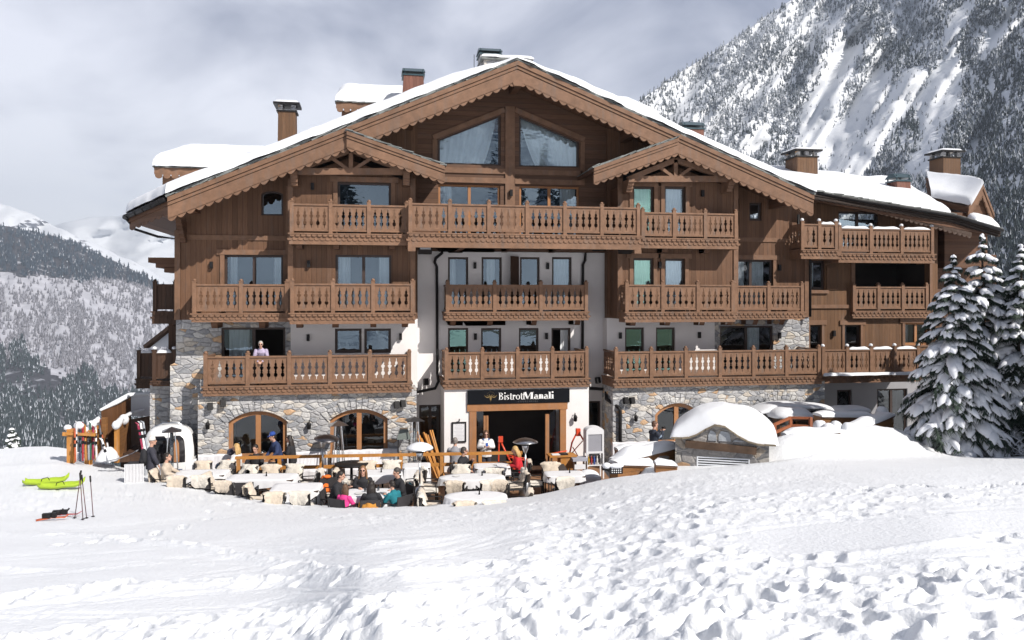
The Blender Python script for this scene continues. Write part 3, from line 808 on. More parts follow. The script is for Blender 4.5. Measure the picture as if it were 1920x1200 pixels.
def trim(parent, r, Y, m=None, lw=.16, over=.12, jamb=True):
    x0, x1, z0, z1 = r; mb = MB()
    mb.box(x0 - lw - over, x1 + lw + over, Y - .07, Y + .03, z1, z1 + .2)
    if jamb:
        mb.box(x0 - lw, x0, Y - .05, Y + .03, z0, z1); mb.box(x1, x1 + lw, Y - .05, Y + .03, z0, z1)
    return wpart(mb, 'window_surround', m or WOOD_TRIM, parent)

# every window's place
win = {}
win['attic_arch'] = rect_of(490, 531, 358, 0, ybot=404)
win['w2'] = rect_of(421, 531, 478, 0, zbot=L2)
win['w3'] = rect_of(415, 535, 614, 0, zbot=L1)
BY = -1.15
win['b3'] = rect_of(633, 733, 342, BY, zbot=L3)
win['b2'] = rect_of(629, 734, 478, BY, zbot=L2)
win['p1a'] = rect_of(628, 678, 616, 0, ybot=662)
win['p1b'] = rect_of(683, 733, 616, 0, ybot=662)
GY = .15
win['g3a'] = rect_of(822, 938, 346, GY, zbot=L3)
win['g3b'] = rect_of(974, 1086, 349, GY, zbot=L3)
KY = .6
for k, (a, b) in enumerate(((840, 878), (903, 941), (975, 1012), (1035, 1072))): win['c2%d' % k] = rect_of(a, b, 482, KY, zbot=L2)
for k, (a, b) in enumerate(((840, 878), (902, 940), (973, 1010), (1034, 1070))): win['c1%d' % k] = rect_of(a, b, 615, KY, zbot=L1)
win['r3a'] = rect_of(1187, 1226, 350, BY, zbot=L3); win['r3b'] = rect_of(1246, 1285, 350, BY, zbot=L3)
win['r2a'] = rect_of(1187, 1225, 484, BY, zbot=L2); win['r2b'] = rect_of(1246, 1284, 485, BY, zbot=L2)
win['r2c'] = rect_of(1368, 1449, 487, 0, zbot=L2)
win['r3c'] = rect_of(1366, 1386, 372, 0, zbot=L3); win['r3d'] = rect_of(1405, 1428, 380, 0, ybot=414)
win['p1c'] = rect_of(1172, 1208, 614, 0, zbot=L1); win['p1d'] = rect_of(1230, 1266, 614, 0, zbot=L1)
win['s1r'] = rect_of(1350, 1450, 611, 0, zbot=L1)
win['dl'] = rect_of(786, 827, 759, KY, ybot=868); win['dr'] = rect_of(1103, 1126, 752, KY, ybot=815)

xw0, xw1 = WX(330, 0), WX(1517, 0)
xc0, xc1 = WX(783, 0), WX(1138, 0)
xs0, xs1 = WX(545, 0), WX(1340, 0)
class Timbers:
    """each timber of the frame a mesh of its own"""
    def box(t, x0, x1, y0, y1, z0, z1): wpart(MB().box(x0, x1, y0, y1, z0, z1), 'timber_post' if z1 - z0 > x1 - x0 else 'timber_beam', WOOD_TRIM, chalet)
    def bar(t, *a): wpart(MB().bar(*a), 'timber_beam', WOOD_TRIM, chalet)
def walls():
    W_ = lambda mb, n, m: wpart(mb, n, m, chalet)
    top = lambda x: roofz(x) - .23
    r = win['attic_arch']; ax = [(r[0], r[2]), (r[1], r[2]), (r[1], r[3] - .16)] + [(r[0] + (r[1] - r[0]) * (.5 + .5 * math.cos(t)), r[3] - .16 + .16 * math.sin(t)) for t in np.linspace(.3, math.pi - .3, 7)] + [(r[0], r[3] - .16)]
    win['arch_poly'] = ax
    mb = MB().prism([(xw0, ZSPLIT), (xc0, ZSPLIT), (xc0, top(xc0)), (xw0, top(xw0))], [ax, hole(win['w2'])], 0, .35); W_(mb, 'timber_wall', WOOD_WALL)
    mb = MB().prism([(xw0, 0), (xs0, 0), (xs0, ZSPLIT), (xw0, ZSPLIT)], [hole(win['w3'])], .004, .4); W_(mb, 'stone_wall', STONE)
    # the thicker foot of the stone corner
    mb = MB(); mb.prism([(WX(319, -.3), -.5), (WX(384, -.3), -.5), (WX(384, -.3), WZ(350, 672, -.3)), (WX(330, -.3), WZ(350, 672, -.3)), (WX(328, -.3), WZ(350, 680, -.3)), (WX(319, -.3), WZ(350, 684, -.3))], [], -.3, .003)
    W_(mb, 'stone_buttress', STONE)
    mb = MB().prism([(xs0, L1 - .4), (xc0, L1 - .4), (xc0, ZSPLIT), (xs0, ZSPLIT)], [hole(win['p1a']), hole(win['p1b'])], -.004, .62); W_(mb, 'plaster_wall', PLASTER)
    hs = [hole(win['c2%d' % k]) for k in range(4)] + [hole(win['c1%d' % k]) for k in range(4)] + [hole(win['dl']), hole(win['dr'])]
    mb = MB().prism([(WX(770, KY), 0), (WX(1150, KY), 0), (WX(1150, KY), L3), (WX(770, KY), L3)], hs, KY, KY + .35); W_(mb, 'plaster_wall', PLASTER)
    mb = MB().prism([(xc1, 0), (xs1, 0), (xs1, ZSPLIT), (xc1, ZSPLIT)], [hole(win['p1c']), hole(win['p1d'])], -.004, .62); W_(mb, 'plaster_wall', PLASTER)
    mb = MB().prism([(xs1, 0), (xw1, 0), (xw1, ZSPLIT), (xs1, ZSPLIT)], [hole(win['s1r'])], .004, .4); W_(mb, 'stone_wall', STONE)
    mb = MB().prism([(xc1, ZSPLIT), (xw1, ZSPLIT), (xw1, 11.1), (12.9, 11.05), (12.7, top(12.7)), (xc1, top(xc1))], [hole(win['r2c']), hole(win['r3c']), hole(win['r3d'])], 0, .35); W_(mb, 'timber_wall', WOOD_WALL)
    # gable front of lying boards
    g0, g1 = xc0 + .003, xc1 - .003
    P = lambda px, py: (WX(px, GY), WZ(px, py, GY))
    win['tl'] = [P(821, 307), P(939, 310), P(939, 215), P(821, 262)]
    win['tr'] = [P(973, 312), P(1086, 314), P(1086, 266), P(973, 216)]
    mb = MB().prism([(g0, L3 - .5), (g1, L3 - .5), (g1, top(g1)), (APEX.x, top(APEX.x)), (g0, top(g0))], [win['tl'], win['tr'], hole(win['g3a']), hole(win['g3b'])], GY, .5); W_(mb, 'gable_wall', WOOD_LYING)
    # bays under the two small gables
    for (p0, p1, pk, ws) in ((543, 776, 652, ('b3', 'b2')), (1160, 1381, 1268, ('r3a', 'r3b', 'r2a', 'r2b'))):
        a, b = WX(p0, BY), WX(p1, BY); c = WX(pk, BY)
        zp = roofz(c) - .95
        if pk < 900: out = [(a, ZSPLIT), (b, ZSPLIT), (b, zp - (b - c) * .37), (c, zp), (a, roofz(a) - .85)]
        else: out = [(a, ZSPLIT), (b, ZSPLIT), (b, roofz(b) - .85), (c, zp), (a, zp - (c - a) * .37)]
        W_(MB().prism(out, [hole(win[w]) for w in ws], BY, -.006), 'bay_wall', WOOD_WALL)
    # dark sheets behind the panes, the rooms' dimness put into their colour
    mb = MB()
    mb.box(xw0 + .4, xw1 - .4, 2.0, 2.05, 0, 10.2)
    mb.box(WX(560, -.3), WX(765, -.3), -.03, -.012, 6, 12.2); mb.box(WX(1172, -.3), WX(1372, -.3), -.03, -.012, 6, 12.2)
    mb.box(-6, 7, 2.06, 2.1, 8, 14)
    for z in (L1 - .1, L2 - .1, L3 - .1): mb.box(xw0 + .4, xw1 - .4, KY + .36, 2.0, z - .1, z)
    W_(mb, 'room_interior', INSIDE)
    # sides and back
    mb = MB(); mb.box(xw0, xw0 + .3, .41, 13, 0, 9.6); mb.box(xw1 - .3, xw1, .36, 13, 0, roofz(xw1) - .5); mb.box(xw0 + .3, xw1 - .3, 12.7, 13, 0, 10); W_(mb, 'side_wall', WOOD_WALL)
    # corner posts and belts
    mb = Timbers()
    for (px, w) in ((333, .2), (541, .2), (1512, .22)):
        x = WX(px, 0); mb.box(x - w / 2, x + w / 2, -.06, .02, ZSPLIT, roofz(x) - .9)
    mb.box(xw0 + .1, WX(541, 0) - .1, -.045, .02, WZ(430, 449, 0) - .02, WZ(430, 441, 0)); mb.box(WX(1385, 0), xw1 - .2, -.045, .02, WZ(1450, 454, 0), WZ(1450, 446, 0))
    for (px, Y) in ((545, BY), (774, BY), (1162, BY), (1379, BY)):
        x = WX(px, Y); mb.box(x - .1, x + .1, Y - .06, Y + .02, ZSPLIT, WZ(px, 335, Y))
    for px in (776, 1188):
        x = WX(px, GY - .03); mb.box(x - .12, x + .12, GY - .12, GY + .02, L3, roofz(x) - .8)
    # frame of the gable glazing
    x = WX(956, GY); mb.box(x - .2, x + .2, GY - .07, GY + .02, L3, WZ(956, 200, GY))
    za, zb = WZ(956, 327, GY), WZ(956, 317, GY)
    mb.box(WX(812, GY), x - .2, GY - .06, GY + .02, za, zb); mb.box(x + .2, WX(1092, GY), GY - .06, GY + .02, za, zb)
    za, zb = WZ(956, 345, GY), WZ(956, 335, GY)
    mb.box(WX(812, GY), x - .2, GY - .09, GY + .02, za, zb); mb.box(x + .2, WX(1092, GY), GY - .09, GY + .02, za, zb)
    for (p, q) in (((812, 258), (946, 206)), ((966, 206), (1096, 262))):
        a, b = W(p[0], GY - .03, p[1]), W(q[0], GY - .03, q[1]); mb.bar(a, b, .09, .2)
    for (px, ya, yb) in ((815, 262, 345), (1092, 266, 348)): mb.box(WX(px, GY) - .09, WX(px, GY) + .09, GY - .06, GY + .02, WZ(px, yb, GY), WZ(px, ya, GY))
walls()

def tri_window(pts, spread, flip):
    """the slanting panes under the gable"""
    c = Vector((sum(p[0] for p in pts) / 4, 0, sum(p[1] for p in pts) / 4))
    inn = [(c.x + (p[0] - c.x) * .93, c.z + (p[1] - c.z) * .92) for p in pts]
    f = wpart(MB().prism(pts, [inn], GY + .09, GY + .16), 'window', FRAME, chalet)
    wpart(MB().add([(p[0], GY + .13, p[1]) for p in inn], [(0, 1, 2, 3)]), 'pane', GLASS, f)
    return f
f = tri_window(win['tl'], None, 0)
x0, x1 = win['tl'][0][0], win['tl'][1][0]; z0 = win['tl'][0][1]
def slanted(f, xa, xb, xbot, z0, zt):
    n = 46; V = []
    for k in range(9):
        t = k / 8
        for i in range(n + 1):
            s = i / n
            ztop = zt(xa + (xb - xa) * s)
            e = xbot + (xb - xbot) * min(1, t * 1.05) ** .8 if True else xb
            x = xa + (e - xa) * s
            V.append((x, GY + .34 + .05 * math.sin(i * 1.15) * (1 - .4 * t), z0 + (zt(x) - z0) * t))
    F = [(k * (n + 1) + i, k * (n + 1) + i + 1, (k + 1) * (n + 1) + i + 1, (k + 1) * (n + 1) + i) for k in range(8) for i in range(n)]
    wpart(MB().add(V, F, 0, True), 'curtain', CURTAIN, f)
slope = (win['tl'][2][1] - win['tl'][3][1]) / (x1 - x0)
slanted(f, x0 + .05, x1 - .15, x0 + (x1 - x0) * .72, z0, lambda x: win['tl'][3][1] + (x - x0) * slope)
f = tri_window(win['tr'], None, 1)
y0, y1 = win['tr'][0][0], win['tr'][1][0]; sl2 = (win['tr'][3][1] - win['tr'][2][1]) / (y1 - y0)
slanted(f, y1 - .05, y0 + .1, y0 + (y1 - y0) * .33, win['tr'][0][1], lambda x: win['tr'][2][1] + (y1 - x) * sl2)

r = win['attic_arch']; p = win['arch_poly']; c = ((r[0] + r[1]) / 2, (r[2] + r[3]) / 2)
inn = [(c[0] + (q[0] - c[0]) * .82, c[1] + (q[1] - c[1]) * .86) for q in p]
f = wpart(MB().prism(p, [inn], .08, .15), 'window', FRAME, chalet)
wpart(MB().add([(q[0], .12, q[1]) for q in inn], [tuple(range(len(inn)))]), 'pane', GLASS, f)
window(chalet, win['w2'], 0, 2, curtains=((.08, .2), (.83, .95))); trim(chalet, win['w2'], 0)
window(chalet, win['w3'], 0, 2, curtains=((.1, .42),), open_leaf=1)
window(chalet, win['b3'], BY, 1); trim(chalet, win['b3'], BY)
window(chalet, win['b2'], BY, 2, curtains=((.06, .26), (.78, .96)))
window(chalet, win['p1a'], 0, 1, fw=.1); window(chalet, win['p1b'], 0, 1, fw=.1)
window(chalet, win['g3a'], GY, 2, frame=FRAME_LIGHT, curtains=((.04, .22),)); window(chalet, win['g3b'], GY, 2, frame=FRAME_LIGHT, curtains=((.7, .96),))
for k in range(4):
    window(chalet, win['c2%d' % k], KY, 1, curtains=(((.1, .9),) if k == 3 else ((.1, .4),) if k == 0 else ((.3, .7),) if k == 1 else ()))
    window(chalet, win['c1%d' % k], KY, 1, glassm=GLASS_GREEN if k == 0 else GLASS, open_leaf=0 if k == 3 else None, curtains=((.55, .95),) if k == 3 else ())
for k in ('r3a', 'r2a'): window(chalet, win[k], BY, 1, glassm=GLASS_GREEN, curtains=((.1, .9),)); trim(chalet, win[k], BY)
for k in ('r3b', 'r2b'): window(chalet, win[k], BY, 1, curtains=((.1, .9),)); trim(chalet, win[k], BY)
window(chalet, win['r2c'], 0, 2, glassm=GLASS_DARK, curtains=((.05, .4), (.5, .85))); trim(chalet, win['r2c'], 0)
window(chalet, win['r3c'], 0, 1, glassm=GLASS_GREEN); window(chalet, win['r3d'], 0, 1, glassm=GLASS_DARK)
for k in ('p1c', 'p1d'): window(chalet, win[k], 0, 1, glassm=GLASS_GREEN)
window(chalet, win['s1r'], 0, 2, glassm=GLASS_DARK, curtains=((.55, .8),))
window(chalet, win['dl'], KY, 2, glassm=GLASS_DARK); window(chalet, win['dr'], KY, 1, glassm=GLASS_DARK)
# the open shutter door between the two middle windows
a = WX(957, KY - .5); mb = MB(); mb.bar((WX(972, KY), KY - .02, (L2 + WZ(970, 482, KY)) / 2), (WX(958, KY - .45), KY - .45, (L2 + WZ(970, 482, KY)) / 2), .05, WZ(970, 480, KY) - L2)
wpart(mb, 'shutter', WOOD_DARK, chalet)

# ---------------------------------------------------------------- stone base and entrance
def arch(px0, px1, ysp, ytop, ybot, Y):
    x0, x1 = WX(px0, Y), WX(px1, Y); pm = (px0 + px1) / 2
    zs, zt, zb = WZ(pm, ysp, Y), WZ(pm, ytop, Y), (WZ(pm, ybot, Y) if ybot else 0)
    c = (x0 + x1) / 2; h = (x1 - x0) / 2; rise = zt - zs; Rr = (h * h + rise * rise) / (2 * rise); t0 = math.asin(min(1, h / Rr))
    pts = [(x0, zb), (x1, zb), (x1, zs)] + [(c + Rr * math.sin(t), zt - Rr + Rr * math.cos(t)) for t in np.linspace(t0, -t0, 15)[1:-1]] + [(x0, zs)]
    return pts, (c, zt - Rr, Rr, t0, zs, zb)
SY = -1.5
arches = [arch(428, 538, 791, 771, 868, SY), arch(619, 727, 786, 767, 868, SY), arch(1228, 1312, 777, 756, 868, SY), arch(1422, 1500, 770, 750, 868, SY)]
def stone_base():
    for (p0, p1, ars) in ((371, 781, arches[:2]), (1149, 1546, arches[2:])):
        a, b = WX(p0, SY), WX(p1, SY)
        wpart(MB().prism([(a, -.2), (b, -.2), (b, L1 - .28), (a, L1 - .28)], [[(q[0], max(q[1], -.15)) for q in A[0]] for A in ars], SY, -.008), 'stone_base', STONE, chalet)
    for A in arches:
        c, cz, Rr, t0, zs, zb = A[1]; rng = random.Random(int(c * 100))
        mb = MB(); n = 13; ta = t0 * 1.08
        for k in range(n):
            u0, u1 = -ta + 2 * ta * k / n + .008, -ta + 2 * ta * (k + 1) / n - .008
            r0, r1 = Rr + .012, Rr + .36 + rng.uniform(-.05, .07)
            q = [(c + r * math.sin(u), cz + r * math.cos(u)) for (r, u) in ((r0, u0), (r0, u1), (r1, u1), (r1, u0))]
            mb.prism(q, [], SY - .03 - rng.uniform(0, .02), SY + .05)
        wpart(mb, 'stone_arch', STONE, chalet)
        # the glazed double door under the arch
        pts = A[0]; Y = SY + .12
        ins = .15; x0, x1 = pts[0][0], pts[1][0]; cx = c
        def lower(x, d): return cz + math.sqrt(max(0, (Rr - d) ** 2 - (x - c) ** 2))
        zb0 = max(zb, 0.0); zr = 1.0
        hl = [(x0 + ins, zr), (cx - .09, zr), (cx - .09, lower(cx - .09, ins))] + [(x, lower(x, ins)) for x in np.linspace(cx - .09, x0 + ins, 8)[1:]]
        hr = [(x1 - ins, lower(x1 - ins, ins))] + [(x, lower(x, ins)) for x in np.linspace(x1 - ins, cx + .09, 8)[1:]] + [(cx + .09, zr), (x1 - ins, zr)]
        b1 = [(x0 + ins, zb0 + .12), (cx - .09, zb0 + .12), (cx - .09, zr - .16), (x0 + ins, zr - .16)]; b2 = [(cx + .09, zb0 + .12), (x1 - ins, zb0 + .12), (x1 - ins, zr - .16), (cx + .09, zr - .16)]
        f = wpart(MB().prism([(p_[0], max(p_[1], 0)) for p_ in pts], [hl, hr, b1, b2], Y, Y + .1), 'arched_door', FRAME_LIGHT, chalet)
        for h_ in (hl, hr, b1, b2):
            wpart(MB().add([(q[0], Y + .06, q[1]) for q in h_], [tuple(range(len(h_)))]), 'pane', GLASS_DARK, f)
        hb = MB(); hb.tube([(cx + .05, Y - .02, 1.02), (cx + .05, Y - .07, 1.02), (cx + .22, Y - .07, 1.02)], .018); wpart(hb, 'handle', METAL_GREY, f)
    mb = MB(); mb.box(WX(380, -.2), WX(772, -.2), -.03, -.012, 0, 3.2); mb.box(WX(1158, -.2), WX(1540, -.2), -.03, -.012, 0, 3.2); wpart(mb, 'room_interior', INSIDE, chalet)
stone_base()
EY = -1.2
def entrance():
    a, b = WX(833, EY), WX(1104, EY); zt = L1 - .28
    h0, h1 = WX(880, EY), WX(1061, EY); hz = WZ(970, 757, EY)
    wpart(MB().prism([(a, 0), (b, 0), (b, zt), (a, zt)], [[(h0, .003), (h1, .003), (h1, hz), (h0, hz)]], EY, KY - .006), 'entrance_block', PLASTER, chalet)
    mb = MB(); z1 = WZ(970, 769, EY)
    mb.box(WX(876, EY - .06), WX(1064, EY - .06), EY - .07, EY + .15, z1, hz + .02)
    mb.box(h0, WX(893, EY), EY - .05, EY + .15, 0, z1); mb.box(WX(1050, EY), h1, EY - .05, EY + .15, 0, z1)
    for (p0, p1) in ((907, 911), (912, 916), (1023, 1030)): mb.box(WX(p0, EY), WX(p1, EY), EY + .02, EY + .12, 0, z1 - .2)
    mb.box(WX(1030, EY), WX(1050, EY), EY + .02, EY + .12, 0, .55)
    f = wpart(mb, 'entrance', FRAME_LIGHT, chalet)
    for (p0, p1) in ((893, 907), (1030, 1050)):
        q = MB(); q.quad(*[(x, EY + .08, z) for (x, z) in ((WX(p0, EY), .55), (WX(p1, EY), .55), (WX(p1, EY), z1), (WX(p0, EY), z1))]); wpart(q, 'pane', GLASS_DARK, f)
    mb = MB(); mb.box(h0 - .1, h1 + .1, KY - .05, KY - .02, 0, 3.2); mb.box(h0, h1, EY + .2, KY - .02, .002, .01); wpart(mb, 'room_interior', INSIDE, chalet)
    mb = MB(); mb.box(WX(876, EY), WX(1064, EY), EY - .9, EY - .02, .0, .12); wpart(mb, 'doorstep', WOOD_DARK, chalet)
entrance()

# ---------------------------------------------------------------- balconies
CUT = [(.19, .010), (.29, .013), (.32, .052), (.375, .070), (.43, .055), (.465, .022), (.485, .042), (.515, .042), (.54, .022), (.58, .042), (.635, .072), (.675, .066), (.70, .026), (.735, .048), (.785, .040), (.825, .013), (.93, .010)]
PANEL = {}
def panel_mesh(w, plain=False, m=None):
    key = (round(w, 1), plain, m.name if m else '')
    if key not in PANEL:
        w_ = key[0]; n = max(1, int(round((w_ - .1) / .235))); pit = (w_ - .08) / n; hs = []
        if not plain:
            for k in range(n):
                c = .04 + pit * (k + .5)
                hs.append([(c + h, z) for (z, h) in CUT] + [(c - h, z) for (z, h) in reversed(CUT)])
        mb = MB().prism([(0, .12), (w_, .12), (w_, 1.0), (0, 1.0)], hs, -.018, .018)
        if plain:
            for k in range(n + 1): mb.box(.04 + pit * k - .008, .04 + pit * k + .008, -.03, -.0181, .13, .99)
        PANEL[key] = (mb.mesh(m or WOOD_RAIL, 'railing_panel'), w_)
    return PANEL[key]
def scallops(mb, x0, x1, y, z, pitch=.2, h=.085, t=.035):
    n = max(1, int(round((x1 - x0) / pitch))); p = (x1 - x0) / n
    for k in range(n):
        c = x0 + p * (k + .5); w = p * .43
        mb.prism([(c - w, z), (c - w, z - h * .45)] + [(c - w * math.cos(u), z - h * .45 - h * .55 * math.sin(u)) for u in (.6, 1.2, 1.57, 1.94, 2.54)] + [(c + w, z - h * .45), (c + w, z)], [], y - t, y + .002)
def scallops_y(mb, y0, y1, x, z, side, pitch=.2, h=.085, t=.035):
    n = max(1, int(round((y1 - y0) / pitch))); p = (y1 - y0) / n
    for k in range(n):
        c = y0 + p * (k + .5); w = p * .43
        a, b = (x - t, x + .002) if side < 0 else (x - .002, x + t)
        mb.box(a, b, c - w, c + w, z - h, z)
def balcony(parent, px0, px1, Yf, Yb, deck, npan, corn=.33, rets=(True, True), brackets=(), plain=False, m=None, snow=None, rail=1.08, post_last=True):
    m = m or WOOD_RAIL
    x0, x1 = WX(px0, Yf), WX(px1, Yf)
    mb = MB(); mb.box(x0, x1, Yf + .06, Yb, deck - .22, deck - .02)
    for px in brackets:
        x = WX(px, Yf); mb.prism([(Yf + .25, deck - .56), (Yb, deck - .56), (Yb, deck - .21), (Yf + .12, deck - .21), (Yf + .12, deck - .38)], [], -.11, .11)
        v = mb.v[-10:]; mb.v[-10:] = [(x + q[1], q[0], q[2]) for q in v]
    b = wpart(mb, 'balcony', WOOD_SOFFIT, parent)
    mb = MB()
    mb.box(x0 - .06, x1 + .06, Yf - .07, Yf + .12, deck - .05, deck)
    mb.box(x0 - .02, x1 + .02, Yf - .0, Yf + .05, deck - corn, deck - .05)
    scallops(mb, x0, x1, Yf, deck - .05, h=.085, t=.055); scallops(mb, x0 - .1, x1 + .1, Yf, deck - .05 - corn * .34, h=.085, t=.03)
    for (on, x, s) in ((rets[0], x0, -1), (rets[1], x1, 1)):
        if on:
            a, c = (x - .02, x + .03) if s < 0 else (x - .03, x + .02)
            mb.box(a, c, Yf + .05, Yb, deck - corn, deck - .05)
            a, c = (x - .06, x + .06) if s < 0 else (x - .06, x + .06)
            mb.box(a, c, Yf + .12, Yb, deck - .05, deck)
            scallops_y(mb, Yf + .1, Yb, x, deck - .06, s)
    wpart(mb, 'cornice', m, b)
    w = (x1 - x0 - .14) / npan
    def post(x, y):
        q = MB(); q.box(x - .07, x + .07, y - .07, y + .07, deck, deck + rail + .08); q.box(x - .085, x + .085, y - .085, y + .085, deck + rail + .08, deck + rail + .11)
        q.ell((x, y, deck + rail + .14), (.07, .07, .06), 8, 5); wpart(q, 'post', m, b)
    yp = Yf + .09
    for k in range(npan + 1): post(x0 + .07 + w * k, yp)
    for k in range(npan):
        a, c = x0 + .14 + w * k, x0 + w * (k + 1)
        rl = MB(); rl.box(a, c, yp - .06, yp + .06, deck + rail - .06, deck + rail); rl.box(a, c, yp - .035, yp + .035, deck + 1.0 * rail / 1.08, deck + rail - .06); wpart(rl, 'handrail', m, b)
        wpart(MB().box(a, c, yp - .04, yp + .04, deck + .07, deck + .13), 'foot_rail', m, b)
        me, w_ = panel_mesh(c - a, plain, m)
        o = part('railing_panel', me, b); o.location = Vector((a, yp, deck)) ; o.scale = ((c - a) / w_, 1, rail / 1.08)
        p_ = b
        while p_ is not None: o.location -= p_.location; p_ = p_.parent
    for (on, x) in ((rets[0], x0 + .07), (rets[1], x1 - .07)):
        if on and Yb - Yf > .5:
            L = Yb - Yf - .2
            wpart(MB().box(x - .05, x + .05, yp + .07, Yb, deck + rail - .06, deck + rail), 'handrail', m, b); wpart(MB().box(x - .03, x + .03, yp + .07, Yb, deck + .07, deck + .13), 'foot_rail', m, b)
            me, w_ = panel_mesh(L, plain, m)
            o = part('railing_panel', me, b); o.location = Vector((x, yp + .09, deck)); o.rotation_euler = (0, 0, R(90)); o.scale = (L / w_, 1, rail / 1.08)
            p_ = b
            while p_ is not None: o.location -= p_.location; p_ = p_.parent
    if snow:
        s = MB()
        for k in snow:
            a, c = x0 + .16 + w * k, x0 - .02 + w * (k + 1)
            n = 10; V = []
            for i in range(n + 1):
                t = i / n; h = .11 * min(1, 6 * t, 6 * (1 - t)) ** .5 + .015 * math.sin(9 * t + k)
                for (yy, zz) in ((-.08, 0), (-.07, h * .7), (0, h), (.07, h * .7), (.08, 0)): V.append((a + (c - a) * t, yp + yy, deck + rail - .005 + max(zz, 0)))
            s.add(V, [(i * 5 + j, (i + 1) * 5 + j, (i + 1) * 5 + j + 1, i * 5 + j + 1) for i in range(n) for j in range(4)], 0, True)
        for k in range(npan + 1): s.ell((x0 + .07 + w * k, yp, deck + rail + .17), (.085, .085, .075), 8, 5)
        wpart(s, 'snow_cap', SNOW, b)
    return b
BF, CF = -1.95, -2.35
bal = {}
bal['L3l'] = balcony(chalet, 543, 766, BF, BY, L3 - .02, 3, .42, (True, False), (560, 630, 735))
bal['L3c'] = balcony(chalet, 766, 1201, CF, GY, L3 + .02, 6, .55, (True, True), (868, 965, 1060), rail=1.1)
bal['L3r'] = balcony(chalet, 1203, 1384, BF, BY, L3 - .02, 3, .42, (False, True), (1250, 1330), rail=1.02)
bal['L2l'] = balcony(chalet, 360, 541, -1.25, 0, L2 - .02, 2, .33, (True, False), (400, 490))
bal['L2b'] = balcony(chalet, 544, 777, BF, BY, L2, 3, .42, (True, True), (560, 628, 700, 760))
bal['L2c'] = balcony(chalet, 836, 1103, -.7, KY, L2, 3, .36, (True, True), (850, 920, 1003, 1085))
bal['L2r'] = balcony(chalet, 1173, 1378, BF, BY, L2, 3, .42, (True, True), (1190, 1255, 1320, 1372))
bal['L2s'] = balcony(chalet, 1376, 1508, -1.25, 0, L2 - .02, 2, .33, (False, True), (1420, 1470), snow=())
bal['L1l'] = balcony(chalet, 381, 771, -1.72, 0, L1 - .02, 5, .36, (True, True))
bal['L1c'] = balcony(chalet, 834, 1104, -1.3, KY, L1, 4, .36, (True, True))
bal['L1r'] = balcony(chalet, 1153, 1540, -1.72, 0, L1 - .02, 6, .36, (True, True))
# end posts of the wide top balcony reach below its cornice
mb = MB()
for px in (772, 1196): x = WX(px, CF); mb.box(x - .14, x + .14, CF - .02, CF + .1, L3 - .68, L3 - .53)
wpart(mb, 'cornice_end', WOOD_RAIL, bal['L3c'])
# dark gallery on the chalet's valley side
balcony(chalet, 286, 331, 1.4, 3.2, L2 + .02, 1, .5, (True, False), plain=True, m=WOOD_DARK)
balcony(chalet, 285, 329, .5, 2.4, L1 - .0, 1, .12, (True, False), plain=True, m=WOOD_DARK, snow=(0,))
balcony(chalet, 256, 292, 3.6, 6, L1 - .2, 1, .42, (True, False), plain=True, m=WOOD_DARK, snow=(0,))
mb = MB(); a, b_ = W(274, 3, 650), W(333, 2, 604); mb.bar(a, b_, .25, .14); mb.box(WX(318, 2.2), WX(332, 2.2), 2.0, 2.4, L1, WZ(325, 606, 2.2)); wpart(mb, 'stair_roof', WOOD_DARK, chalet)
mb = MB(); mb.add([W(277, 3.1, 650), W(320, 2.8, 650), W(320, 2.8, 616)], [(0, 1, 2)]); wpart(mb, 'stair_glass', pmat('frosted_glass', (.62, .65, .72), .3, .03, 2, bump=0), chalet)
# lower storey on that side
mb = MB(); mb.box(WX(281, .8), xw0 + .01, .8, 6, -4, L1 - .12); wpart(mb, 'stone_wall', STONE, chalet)
